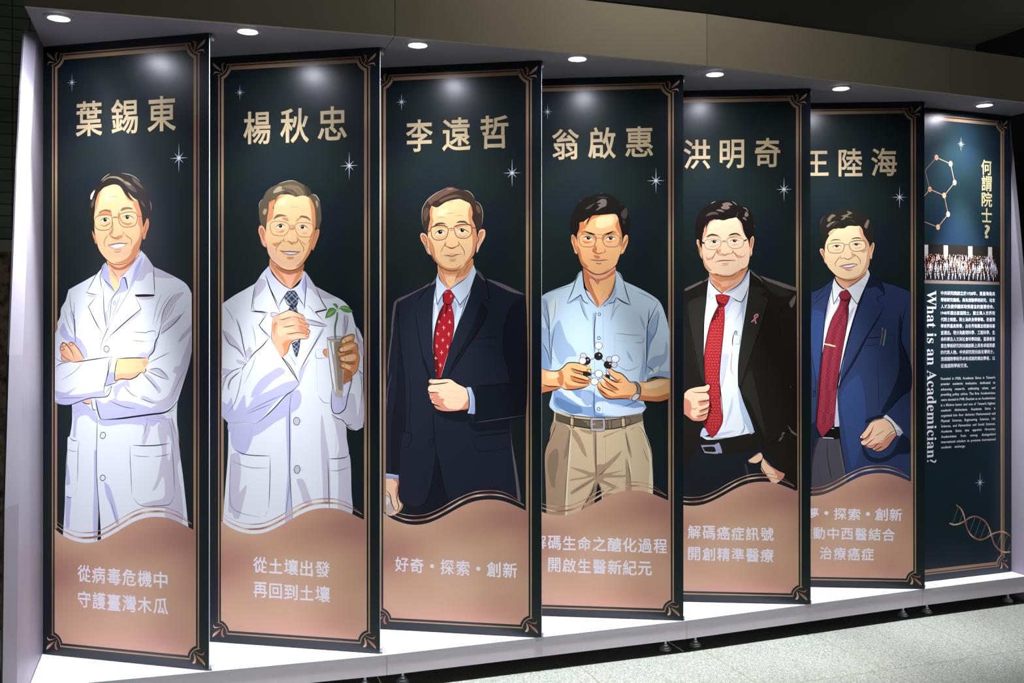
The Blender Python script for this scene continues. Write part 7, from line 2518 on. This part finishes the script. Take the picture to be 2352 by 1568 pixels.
ART[5] = [
    ('portrait/trousers', '''
f tr6 1906,7424c 3334,7438c 3634,5664 3822,5235c 3192,4850 2666,4520 1926,4483c
f tr6d 1906,7424 2277,7428 2121,6887 1967,6076 1920,5265
f tr6l 3334,7330 3634,5664 3503,5608 3284,6899
l ink 22 2674,7324 2717,6354 2925,5224
l ink 16 2146,7265 2229,6618
l ink 16 2278,7266 2282,6565
l ink 16 3097,7274 3155,6358
l ink 16 2178,6186 2450,5110
f bk5k 2171,7535 2436,7429 2856,7892 3279,7922 3334,7411 2648,7351
u shirt 43 2462,7419 2991,7391
u shirt 32 2883,7876 3015,7877
l ink 22 3094,7867 3123,7463
'''),
    ('portrait/suit_jacket', '''
f blue6 1920,14606c 2370,14821 2741,15090 2964,15251 2926,14766 2713,14227 2580,13148 2449,11529 2372,10234 2217,9154 2062,8074 1933,7317c
f blue6d 1930,8072 2088,8182 2169,7859 2383,7483 2119,7319 1990,6724 1939,6345c
f blue6d 2872,14551 2713,14227 2580,13148 2449,11529 2320,9802 2166,8506 2089,8074 2266,10504 2475,12393 2581,13742
f blue6 4656,15786c 4745,15517 4955,15409 5269,15166 6055,14923 6734,14600c 6699,4950c 6237,5266 5398,5362 4769,5247 4140,4970 3773,4696c 3555,5717 3336,7007 3225,8083 3167,9430 3191,10131 3426,11425 3794,12826 4269,14280 4586,14925 4745,15463
f blue6d 4771,15463 5217,15247 5374,14978 5452,14548 5059,14871 4638,14818
f blue6d 6210,13581 6314,12830 6262,12293 6734,11061 6737,9828 6319,9504 5798,8964 5485,8639 5275,8691 5795,9715 6159,10791 6105,12400
f blue6d 5477,13957 5162,13366 4637,12397 4111,11320 3481,10294 3271,9808 3271,10131 3848,11157 4531,12397
f blue6d 4389,7071 4760,6537 5286,6435 5808,6709 6119,7303 6327,7573 6642,7361 6687,6718 6071,6605 5549,6277 4867,6216 4445,6588
f blue6d 4332,8093 4751,8419 5380,8585 5485,8478 4752,8204
f blue6l 3798,10242 4218,10513 4538,9170 4439,7556 3922,5936 3489,8086 3325,9431
f blue6l 1945,13742 2528,13580 2369,11853 2213,10233 1947,10772
f blue6l 2951,14011 2845,13472 2633,13148
l ink 27 1920,14606 2370,14821 2741,15090 2964,15262
l ink 22 2635,14928 2370,14605 2132,14335 2184,14200
l ink 22 2714,14578 2317,14281 1972,13968
l ink 27 2964,15251 2899,14604 2713,14119 2580,13148 2449,11583
l ink 38 4745,15463 4586,14925 4322,14334 3847,12826 3426,11479 3192,10077 3167,9430 3225,8191 3335,7115 3608,5610 3773,4750
l ink 27 5269,15166 5400,14870 5478,14521c 5084,14279 5451,13984
l ink 27 5451,13984 5162,13312 4637,12451 4111,11427 3534,10402 3271,9970
l ink 22 4745,15463 5269,15166 6055,14923 6734,14627
l ink 22 4952,13876 5110,13769
l ink 27 6603,14118 6419,13635 6288,12937 6262,12186 6472,11704 6733,11544
l ink 27 6288,12132 6525,11328 6734,11008
l ink 27 4610,12354 4952,12371 5267,12399
l ink 16 5529,12453 5896,12496 5922,12078
l ink 16 4453,11977 4847,11994 5214,12049
l ink 16 5137,11216 5165,10249 5195,8906
l ink 32 6711,9801 6319,9557 5798,8964 5458,8639
l ink 27 4857,8258 5066,8394 5381,8450
l ink 22 3351,9604 3694,9660
l ink 22 3500,7951 3832,7954
l ink 22 1946,11690 2000,11042 2134,10233 2109,9531
o ink 22 1993,9611 2029,9757 2093,9720 2099,9558 2067,9450 2014,9477
l ink 16 5793,10520 5482,9284
l ink 16 6055,10790 5744,9500
l ink 16 6213,10362 6006,9502
'''),
    ('portrait/shirt', '''
f cuff6 3032,15332c 2942,14982 2872,14605 2713,14011 2580,13148 2449,11583c 2792,12393 3162,13364 3321,14281 3585,14765 3848,14442 3689,13796 3584,12826 3426,11856 3166,9915 3062,9160 3041,7974c 3252,7976c 3167,9430c 3217,10346 3689,12395 4217,14172 4745,15463 4641,15786c 4535,15463 4113,15141 3691,14846 3480,14755 3164,15035
f cuff6s 3040,8082 3089,9160 3166,9699 3168,9161 3268,7976
f cuff6s 3610,12934 3689,13472 4006,13903 3847,13365 3636,12880
f cuff6s 2687,13903 2793,14281 2845,13903 2633,13256
f cuff6s 3373,14119 3163,14335 3109,14011 3321,14335
f cuff6s 3271,10077 3427,11048 3532,11425 3218,9969
l ink 27 3032,15332 3085,15197 3322,14900 3533,14755
l ink 27 2942,15252 2925,14712 3004,14011c 3321,14604 3427,14712
l ink 27 3664,14754 3901,14334 4148,14022c 4454,14495
l ink 27 4745,15463 4533,14818 4322,14172 4058,13473 3689,12180 3427,11048 3218,10077
l ink 16 4007,14980 4533,14845
l ink 16 4218,15087 4560,14898
l ink 16 4324,15168 4612,15006
l ink 16 4429,15302 4665,15140
l ink 16 4482,15464 4692,15302
l ink 16 4165,15034 4481,14872
l ink 16 4535,15571 4734,15409
l ink 16 3900,13796 3689,13149
l ink 16 2925,14604 2713,13903 2554,12825
'''),
    ('portrait/necktie', '''
f tie6 3374,14685c 3612,14711 3664,14684 3859,14415c 3690,14227 3690,14119c 3742,13688 3636,12934 3478,12072 3269,10778 3114,9376 3024,8082c 2436,7429c 2168,7967c 2269,9154 2371,10504 2449,11476 2581,12177 2845,13148 3215,13903 3321,14227 3242,14496c
f tie6d 3268,14496 3400,14281 3690,14280 3848,14415 3690,14146 3373,14227
f tie6d 3690,14119 3731,13634 3636,12934 3557,12718 3610,13365 3558,13850
f tie6d 2449,11529 2371,10504 2269,9424 2194,8075 2116,7966 2190,9154 2318,10774
u tie6l 27 3315,13785 3458,13914
u tie6d 27 3489,13914 3631,13785
u tie6l 27 3246,13655 3426,13785
u tie6d 27 3457,13785 3631,13656
u tie6l 27 3183,13526 3389,13656
u tie6d 27 3426,13656 3631,13526
u tie6l 27 3109,13397 3267,13526
u tie6d 27 3294,13526 3452,13397
u tie6l 27 3483,13397 3636,13526
u tie6l 27 3045,13397 3220,13267
u tie6d 27 3251,13267 3425,13397
u tie6l 27 3457,13397 3631,13268
u tie6l 27 2987,13267 3172,13138
u tie6d 27 3209,13138 3394,13268
u tie6l 27 3425,13268 3610,13138
u tie6l 27 2929,13138 3125,13009
u tie6d 27 3161,13009 3357,13138
u tie6l 27 3394,13138 3589,13009
u tie6l 27 2871,13008 3024,12879
u tie6d 27 3051,12879 3204,13009
u tie6l 27 3235,13009 3388,12880
u tie6d 27 3420,12880 3573,13009
u tie6l 27 2813,12749 2971,12879
u tie6d 27 3003,12879 3167,12750
u tie6l 27 3198,12750 3357,12880
u tie6d 27 3388,12880 3552,12751
u tie6l 27 2760,12620 2929,12750
u tie6d 27 2961,12750 3130,12621
u tie6l 27 3161,12621 3330,12750
u tie6d 27 3362,12750 3526,12621
u tie6l 27 2734,12490 2903,12620
u tie6d 27 2934,12620 3103,12491
u tie6l 27 3135,12491 3304,12621
u tie6d 27 3336,12621 3505,12492
u tie6l 27 2707,12361 2876,12491
u tie6d 27 2908,12491 3077,12362
u tie6l 27 3109,12362 3278,12491
u tie6d 27 3315,12492 3483,12363
u tie6l 27 2681,12361 2850,12232
u tie6d 27 2887,12232 3056,12362
u tie6l 27 3088,12362 3257,12233
u tie6d 27 3288,12233 3457,12362
u tie6l 27 2654,12231 2829,12102
u tie6d 27 2861,12102 3030,12232
u tie6l 27 3061,12232 3230,12103
u tie6d 27 3262,12103 3436,12233
u tie6l 27 2628,12102 2803,11973
u tie6d 27 2834,11973 3003,12103
u tie6l 27 3040,12103 3209,11974
u tie6d 27 3241,11974 3410,12104
u tie6l 27 2607,11972 2782,11843
u tie6d 27 2813,11843 2982,11973
u tie6l 27 3014,11973 3188,11845
u tie6d 27 3220,11845 3389,11974
u tie6l 27 2586,11713 2755,11843
u tie6d 27 2787,11843 2961,11714
u tie6l 27 2993,11715 3167,11844
u tie6d 27 3199,11845 3368,11716
u tie6l 27 2560,11584 2734,11714
u tie6d 27 2766,11714 2940,11585
u tie6l 27 2972,11585 3146,11715
u tie6d 27 3178,11715 3347,11586
u tie6l 27 2539,11454 2713,11584
u tie6d 27 2745,11584 2919,11456
u tie6l 27 2951,11456 3120,11586
u tie6d 27 3157,11586 3326,11457
u tie6l 27 2518,11325 2692,11455
u tie6d 27 2724,11455 2899,11326
u tie6l 27 2930,11326 3104,11456
u tie6d 27 3136,11456 3305,11328
u tie6l 27 2513,11325 2682,11196
u tie6d 27 2714,11196 2883,11326
u tie6l 27 2914,11326 3084,11197
u tie6d 27 3115,11197 3284,11327
u tie6l 27 2502,11195 2672,11066
u tie6d 27 2703,11066 2867,11197
u tie6l 27 2899,11197 3068,11068
u tie6d 27 3100,11068 3263,11198
u tie6l 27 2492,11066 2656,10937
u tie6d 27 2688,10937 2851,11067
u tie6l 27 2883,11067 3047,10938
u tie6d 27 3079,10939 3247,11069
u tie6l 27 2487,10936 2646,10807
u tie6d 27 2677,10808 2841,10938
u tie6l 27 2873,10938 3031,10809
u tie6d 27 3063,10809 3227,10939
u tie6l 27 2477,10677 2635,10807
u tie6d 27 2667,10807 2826,10679
u tie6l 27 2857,10679 3016,10809
u tie6d 27 3047,10809 3206,10680
u tie6l 27 2466,10548 2625,10678
u tie6d 27 2657,10678 2815,10549
u tie6l 27 2842,10549 3000,10680
u tie6d 27 3032,10680 3190,10551
u tie6l 27 2456,10418 2615,10548
u tie6d 27 2641,10548 2800,10420
u tie6l 27 2832,10420 2984,10550
u tie6d 27 3016,10550 3175,10422
u tie6l 27 2446,10289 2599,10419
u tie6d 27 2631,10419 2790,10290
u tie6l 27 2816,10290 2974,10421
u tie6d 27 3001,10421 3159,10292
u tie6l 27 2435,10289 2589,10160
u tie6d 27 2621,10160 2774,10290
u tie6l 27 2805,10290 2959,10162
u tie6d 27 2991,10162 3143,10292
u tie6l 27 2425,10159 2579,10030
u tie6d 27 2611,10031 2764,10161
u tie6l 27 2790,10161 2943,10032
u tie6d 27 2975,10033 3128,10163
u tie6l 27 2415,10029 2569,9901
u tie6d 27 2600,9901 2753,10031
u tie6l 27 2780,10031 2933,9903
u tie6d 27 2960,9903 3112,10033
u tie6l 27 2410,9900 2558,9771
u tie6d 27 2590,9772 2743,9902
u tie6l 27 2769,9902 2923,9773
u tie6d 27 2949,9774 3102,9904
u tie6l 27 2405,9641 2606,9772
u tie6d 27 2643,9772 2844,9644
u tie6l 27 2881,9644 3082,9774
u tie6l 27 2401,9511 2596,9642
u tie6d 27 2633,9642 2834,9514
u tie6l 27 2871,9514 3066,9645
u tie6l 27 2390,9382 2586,9513
u tie6d 27 2623,9513 2819,9385
u tie6l 27 2856,9385 3051,9516
u tie6l 27 2380,9252 2575,9383
u tie6d 27 2613,9383 2809,9255
u tie6l 27 2851,9255 3046,9386
u tie6l 27 2370,9252 2566,9124
u tie6d 27 2603,9124 2803,9255
u tie6l 27 2840,9255 3036,9127
u tie6l 27 2360,9123 2556,8995
u tie6d 27 2593,8995 2793,9126
u tie6l 27 2830,9126 3026,8998
u tie6l 27 2344,8993 2546,8865
u tie6d 27 2583,8865 2783,8996
u tie6l 27 2820,8996 3021,8869
u tie6l 27 2334,8864 2536,8736
u tie6d 27 2573,8736 2773,8867
u tie6l 27 2810,8867 3011,8739
u tie6l 27 2324,8605 2525,8735
u tie6d 27 2562,8736 2763,8608
u tie6l 27 2806,8608 3006,8739
u tie6l 27 2309,8475 2457,8606
u tie6d 27 2488,8606 2637,8477
u tie6l 27 2669,8478 2821,8608
u tie6d 27 2848,8608 3002,8480
u tie6l 27 2294,8345 2447,8476
u tie6d 27 2473,8476 2627,8348
u tie6l 27 2659,8348 2811,8479
u tie6d 27 2838,8479 2992,8351
u tie6l 27 2278,8216 2431,8346
u tie6d 27 2463,8347 2617,8218
u tie6l 27 2643,8219 2801,8349
u tie6d 27 2828,8350 2982,8221
u tie6l 27 2263,8216 2422,8087
u tie6d 27 2448,8088 2601,8218
u tie6l 27 2633,8219 2787,8090
u tie6d 27 2818,8091 2971,8221
l ink 27 3374,14685 3258,14496 3374,14270 3690,14270 3859,14415 3664,14684
l ink 27 3347,14254 3162,13850 2845,13148 2581,12177 2449,11476 2269,9208 2158,7966 2436,7429 3025,8055
l ink 27 3690,14200 3731,13688 3636,12934 3478,12072 3269,10778 3114,9376 3040,8082
l ink 22 3532,14200 3505,13850
u clip6 75 2528,12069 3083,11941
u clip6 54 2766,12043 2871,12016
l ink 16 2517,12004 3083,11882
l ink 16 2538,12123 3093,11995
'''),
    ('portrait/pocket_pen', '''
u penp 65 5361,12802 5330,12452 5256,12022
u penr 43 5372,12855 5366,12764
'''),
    ('portrait/pocket_pen', '''
u peng 65 5503,12721 5477,12453 5398,11969
u penr 43 5513,12786 5508,12711
'''),
    ('portrait/neck', '''
f skinr 3070,15413c 3111,15197 3322,14927 3575,14755c 3849,14980 4324,15249 4614,15625c 4588,15840c 3955,15196
f skins 3085,15413 3323,15305 3692,15196 4113,15276 4588,15678 4535,15463 4060,15142 3797,15088 3481,15143
f sk6s 3797,15007 4218,15222 4561,15571 4535,15463 4113,15088 3691,14846
l ink 27 3070,15413 3111,15197 3375,14873 3575,14755
l ink 22 3691,14819 4060,15088 4535,15463
l ink 22 3164,15278 3375,15170
l ink 22 3691,15061 3902,15088
'''),
    ('portrait/hand', '''
f skin3 4778,8177c 4961,8313 5276,8396 5512,8425 5749,8158 5959,7891 6065,7624 5909,7408 5753,7192 5597,6976 5231,6784 4969,6808 4863,6888 4653,6912 4521,7045 4337,7071 4283,7231 4467,7341 4230,7419 4282,7527 4491,7771
f skins3 5020,7131 5386,7242 5804,7622 6055,7678 5806,7246 5545,6975 5231,6811 4969,6835
f skins3 4547,7073 4810,7075 5019,7185 4863,6914 4653,6912
f skins3 4467,7341 4702,7558 4910,7990 4755,7451 4546,7261
l ink 32 4778,8177 4491,7771 4282,7527 4240,7419 4440,7367 4650,7504 4858,7828 4936,8044
l ink 32 4778,8177 5066,8314 5512,8425
l ink 32 4467,7314 4294,7232 4363,7071 4547,7062 4756,7236 4966,7399
l ink 32 4547,7046 4706,6913 4889,6915 5072,7105 5229,7160
l ink 32 4863,6888 4969,6808 5178,6918 5387,7027
l ink 32 5126,6810 5284,6790 5597,6976 5806,7246 6065,7624
l ink 22 5386,7349 5803,7729 6012,7838
l ink 16 4965,7507 5174,7616 5488,7834
l ink 16 5176,7240 5491,7350 5804,7622
l ink 16 5593,7835 5802,7997
l ink 16 5492,7082 5753,7299
o ink 16 4256,7446 4308,7554 4387,7528 4414,7448 4309,7393
f cuff6 5391,8467c 5537,8586c 5905,8267 6168,8001 6353,7707c 6171,7518c 6039,7570c 5907,7998 5696,8265
f cuff6s 6064,7839 6326,7734 6171,7528 6039,7624
l ink 27 5391,8467 5548,8586 5958,8213 6353,7707
l ink 32 5391,8451 5749,8185 5960,7838 6066,7544 6223,7572
l ink 16 6012,7838 6170,7571
l ink 16 6117,7839 6275,7653
'''),
    ('portrait/face', '''
f skinp 2668,16000c 2548,16108 2488,16324 2368,16540 2314,16726 2368,16803 2489,16756 2564,16509
f skins 2383,16695 2459,16725 2549,16509 2593,16200 2488,16386
l ink 18 2668,15990 2563,16108 2488,16324 2361,16540 2314,16710 2375,16803 2489,16762
l brown 15 2374,16679 2444,16710 2519,16509 2578,16293
f skinp 4777,16239c 4764,16623 4779,16869 4900,17090 4975,17022 4959,16807 4883,16500 4852,16285
f skins 4809,16838 4885,16991 4915,16868 4839,16623 4784,16500
l ink 18 4765,16961 4900,17090 4984,17006 4959,16776 4883,16500 4852,16285 4777,16230
l brown 15 4794,16838 4900,17007 4899,16807 4824,16623
f skin6 2886,17756c 2734,17587 2673,17248 2596,17002 2565,16694 2578,16262 2698,15923 2909,15645 3089,15459 3330,15305 3662,15227 3993,15257 4294,15426 4535,15640 4686,15886 4747,16254 4764,16623 4690,17054 4451,17455 4392,17701 4243,17902 3701,17905 3460,17783
f skins6 4243,17886 4422,17608 4451,17424 4660,17115 4749,16685 4747,16254 4656,15886 4475,15640 4234,15426 4476,15825 4597,16255 4599,16747 4390,17240 4242,17609
f skins6 2855,17586 3037,17739 3309,17799 3067,17678 2885,17494 2734,17433 2795,17648
f skins6 3846,16627 3876,16381 3755,16258 3695,16258 3996,16380 4056,16441 3967,16534
f skins6 4629,16747 4478,16563 4298,16625 4117,16626 4298,16686 4539,16747
f skins6 3089,15459 3391,15335 3692,15304 3993,15365 4294,15518 3993,15288 3662,15212 3330,15289
f brow6 2823,17109 2974,17231 3216,17246 3366,17183 3155,17200 2944,17170
f brow6 3834,17227 4000,17319 4240,17333 4390,17240 4180,17271 3999,17257
l ink 15 2838,17124 2974,17216 3276,17214
l ink 18 3849,17227 4030,17303 4300,17286
f eyew 2943,16862 3064,16938 3245,16937 3365,16875 3184,16845
g ink 84 55 3154,16901
g eyew 16 15 3178,16919
l ink 25 2913,16853 3064,16938 3260,16943 3380,16875
f eyew 3908,16950 4029,17026 4209,17010 4359,16948 4149,16927
g ink 84 55 4104,16980
g eyew 16 15 4128,16998
l ink 25 3893,16934 4029,17026 4209,17019 4374,16948
l skind 15 3033,16738 3214,16722 3365,16783
l skind 15 3998,16811 4148,16795 4359,16871
l skind 15 2761,16770 2882,16816
l ink 22 3424,16321 3514,16314 3664,16243 3815,16288 3936,16350
l brown 18 3333,16383 3363,16290 3454,16305
l brown 18 3967,16534 4041,16441 3966,16349
l brown 15 3515,16597 3514,16413
l brown 22 3364,16444 3182,16229 3076,16045 3121,15860
l brown 22 3997,16503 4206,16318 4296,16164 4281,15979
l skind 15 2609,16416 2789,16107
l skind 15 4628,16501 4567,16347
l skind 15 4235,15764 4174,15641
l skind 15 3664,16135 3694,16073
f lips 3272,15905 3513,15997 3694,16012 3935,16042 4175,15995 3934,15826 3693,15735 3512,15766
f teeth 3407,15905 3694,15956 3995,15995 4085,15986 3934,15888 3633,15843
l ink 22 3211,15899 3392,15920 3633,15975 3935,16026 4181,15995
l ink 18 3392,15890 3573,15834 3814,15851 3995,15919 4115,15986
l lipd 31 3542,15735 3753,15704 3934,15740
l skins6 31 3663,15658 3813,15667
l ink 22 2608,16139 2728,15861 2909,15645 3089,15459 3330,15305 3662,15218 3993,15257 4294,15426 4535,15640 4656,15824
'''),
    ('portrait/glasses', '''
o frame2 28 2701,16940 2792,17016 3155,17067 3456,17044 3516,16967 3485,16751 3394,16598 3153,16553 2851,16585 2746,16693
o frame2 28 3758,17027 3848,17119 4150,17179 4480,17162 4555,17054 4539,16808 4418,16701 4147,16641 3907,16673 3787,16812
l ink 15 3818,17095 4149,17164 4480,17147
l frame2 28 3516,16951 3637,16982 3763,16966
l frame2 34 2474,16802 2701,16863
l frame2 34 4555,17070 4765,17069
'''),
    ('portrait/hair', '''
f hair6 2490,16848c 2401,17250 2312,17744 2374,18113 2587,18390 2951,18603 3404,18723 3947,18750 4367,18624 4636,18345 4844,17913 4932,17544 4916,17114 4764,16869c 4735,17115 4601,17239 4451,17455 4407,17670 4273,17902c 4062,17887 3882,17904 3671,17890 3520,17783 3279,17800 3037,17770 2795,17618c 2734,17495 2794,17433c 2688,17248 2611,17064 2565,16848c 2549,16694c 2504,16756
f hair6h 2707,18265 2920,18480 3101,18417 2919,18295 2797,18111 2707,18142
f hair6h 2645,17896 2858,18080 3099,18140 2857,17956 2736,17834
f hair6h 3372,18400 3704,18505 3645,18644 3915,18535 3764,18459 3674,18382 3914,18319 3583,18321 3522,18229 3341,18215 3492,18337
f hair6h 4544,18038 4665,18222 4725,18129 4603,17761 4483,17854
l hair4h 15 2947,17863 3099,18047 3280,18138
l hair4h 15 2343,17959 2435,18267 2557,18390
l hair4h 15 3763,18197 3943,18134 4033,18041
'''),
    ('WAVE', '''

'''),
    ('name_lettering', '''
T title 1565,20401,2769,21624 0.014 王
T title 3247,20331,4404,21728 0.014 陸
T title 4822,20345,6060,21734 0.014 海
'''),
    ('caption_line', '''
T caption 1673,3400,2268,3934 0.016 夢
T caption 3007,3359,3615,3953 0.016 探
T caption 3696,3348,4287,3935 0.016 索
T caption 4995,3340,5616,3965 0.016 創
T caption 5691,3335,6294,3953 0.016 新
g caption 104 99 2640,3685
g caption 104 99 4652,3670
'''),
    ('caption_line', '''
T caption 1331,2386,1926,2992 0.016 推
T caption 2007,2381,2574,2986 0.016 動
T caption 2698,2381,3248,2975 0.016 中
T caption 3356,2376,3931,2952 0.016 西
T caption 4028,2349,4608,2963 0.016 醫
T caption 4672,2359,5272,2973 0.016 結
T caption 5331,2343,5956,2973 0.016 合
'''),
    ('caption_line', '''
T caption 2325,1385,2897,2017 0.016 治
T caption 2994,1370,3597,2002 0.016 療
T caption 3672,1354,4263,2002 0.016 癌
T caption 4333,1367,4939,1997 0.016 症
'''),
    ('sparkle', '''
6187 19297 384 579
'''),
]
ART[6] = [
    ('molecule_drawing', '''
u mol 36 2417,21518 3346,21248
u mol 43 3346,21248 3611,20304
u mol 43 3611,20304 2924,19609
u mol 36 2924,19609 1987,19879
u mold 26 2417,21518 1678,20817
u mold 26 1678,20817 1987,19879
u mol 30 1987,19879 1605,19488
u mol 40 2924,19609 3176,18664
u mol 40 3176,18664 2511,17980
u mol 36 2511,17980 1595,18225
g mold 128 148 2417,21518
g molr 104 122 2417,21518
g mold 55 66 2417,21518
g mol 128 148 3346,21248
g molh 100 119 3346,21248
g mol 55 66 3346,21248
g mol 128 148 3611,20304
g molw 111 132 3611,20304
g molh 55 66 3611,20304
g mol 128 148 2924,19609
g molh 100 119 2924,19609
g mol 55 66 2924,19609
g mold 128 148 1987,19879
g molr 104 122 1987,19879
g mold 55 66 1987,19879
g mol 128 148 3176,18664
g molw 111 132 3176,18664
g molh 55 66 3176,18664
g mol 128 148 2511,17980
g molh 100 119 2511,17980
g mol 55 66 2511,17980
'''),
    ('title_lettering', '''
T mol2 5395,20798,6105,21603 0.018 何
T mol2 5408,19960,6114,20782 0.018 謂
T mol2 5423,19143,6133,19928 0.018 院
T mol2 5403,18344,6126,19086 0.018 士
T mol2 5614,17507,5989,18206 0.025 ?
'''),
    ('crowd_photograph', '''
1036 15103 6638 17101
'''),
    ('vertical_lettering', '''
R caption 1788,5998,2408,14748 0.0 What_is_an_Academician?
'''),
    ('chinese_paragraph', '''
T caption 2694,14516,6328,14733 0.012 中央研究院創立於1928年，是臺灣最高
T caption 2693,14173,6327,14390 0.012 學術研究機構，肩負推動學術研究、培育
T caption 2692,13839,6263,14055 0.012 人才及提供國家政策建言的重要使命。
T caption 2692,13505,6326,13721 0.012 1948年選出首屆院士，建立華人世界現
T caption 2692,13171,6326,13387 0.012 代院士制度。院士為終身榮譽職，是臺灣
T caption 2691,12836,6326,13053 0.012 學術界最高榮譽，由各界推薦並經嚴格審
T caption 2691,12499,6326,12716 0.012 查選出。現分為數理科學、工程科學、生
T caption 2692,12162,6326,12379 0.012 命科學及人文與社會科學四組，當選者皆
T caption 2692,11828,6326,12045 0.012 是在學術研究與知識創新上具有卓越貢獻
T caption 2692,11494,6262,11711 0.012 的代表人物。中央研究院另設名譽院士，
T caption 2693,11157,6327,11374 0.012 遴選國際學術界卓有成就的傑出學者，以
T caption 2693,10807,4475,11022 0.012 促進國際學術交流。
'''),
    ('english_paragraph', '''
J caption 2695,6337,10198,138 0.012 Founded_in_1928,_Academia_Sinica_is_Taiwan's
J caption 2696,6338,9930,138 0.012 premier_academic_institution,_dedicated_to
J caption 2697,6339,9659,138 0.012 advancing_research,_cultivating_talent,_and
J caption 2698,6340,9391,138 0.012 providing_policy_advice._The_first_Academicians
J caption 2699,6341,9123,138 0.012 were_elected_in_1948._Election_as_an_Academician
J caption 2700,6343,8852,138 0.012 is_a_lifetime_honor_and_one_of_Taiwan's_highest
J caption 2701,6344,8585,138 0.012 academic_distinctions._Academia_Sinica_is
J caption 2703,6345,8317,138 0.012 organized_into_four_divisions:_Mathematical_and
J caption 2704,6347,8046,138 0.012 Physical_Sciences,_Engineering_Sciences,_Life
J caption 2706,6348,7778,138 0.012 Sciences,_and_Humanities_and_Social_Sciences.
J caption 2707,6350,7510,138 0.012 Academia_Sinica_also_appoints_Honorary
J caption 2709,6352,7239,138 0.012 Academicians_from_among_distinguished
J caption 2711,6354,6971,138 0.012 international_scholars_to_promote_international
J caption 2713,4308,6703,138 0.012 academic_exchange.
'''),
    ('helix_drawing', '''
u helixr 16 3824,3607 3472,2853
u helixr 16 4112,3248 3895,2823
u helixr 16 4428,2885 4376,2809
u helixr 16 4948,3030 4591,2312
u helixr 16 5369,2940 4923,2046
u helixr 16 5689,2655 5313,1935
u helixr 16 5907,2234 5777,2021
u helixr 16 6229,2007 6177,1889
u helixr 16 6711,1970 6424,1403
u helixr 16 7169,1956 6880,1366
u helixr 16 7381,1449 7207,1095
u goldl 80 3693,3767 4005,3555 4216,3181 4325,2772 4512,2358 4829,2033 5304,1855 5725,1924 6042,2062 6414,2155 6816,2166 7113,2062 7375,1879
u goldl 80 3257,2869 3525,2770 3885,2784 4297,2915 4608,3053 4973,3088 5343,2962 5715,2713 5931,2374 6069,1999 6288,1535 6640,1202 7019,1069 7386,1059
'''),
    ('sparkle', '''
4037 22307 256 378
'''),
    ('sparkle', '''
5296 4820 369 585
'''),
]

PLACE = [((-1.061, 0.4209), (-0.4472, 0.0111), 0.738), ((-0.4368, 0.3643), (0.1975, -0.0129), 0.738), ((0.2249, 0.3148), (0.8707, -0.0423), 0.738), ((0.8777, 0.2917), (1.5431, -0.0273), 0.738), ((1.5477, 0.2931), (2.223, -0.0046), 0.738), ((2.2371, 0.3234), (2.9157, 0.0335), 0.738), ((2.8486, 0.1359), (3.5864, 0.1548), 0.738)]
BLAB = ['tall banner of a smiling man in a white lab coat with crossed arms',
        'tall banner of a lab-coated man holding tweezers and a seedling in a glass tube',
        'tall banner of a man in dark navy suit and red tie, fist on his chest',
        'tall banner of a young man in a light blue shirt holding a molecule model',
        'tall banner of a man in a black suit with red tie and pink ribbon pin',
        'tall banner of a man in a bright blue suit with a gold tie clip',
        'dark text-only banner with a small crowd photograph and a gold molecule drawing']
for i in range(7):
    if i in ART or True:
        L0, R0, w0 = PLACE[i]
        banner(i, L0, R0, w0, BLAB[i], ART.get(i, [('WAVE', '')] if i < 6 else []), wave=i < 6)
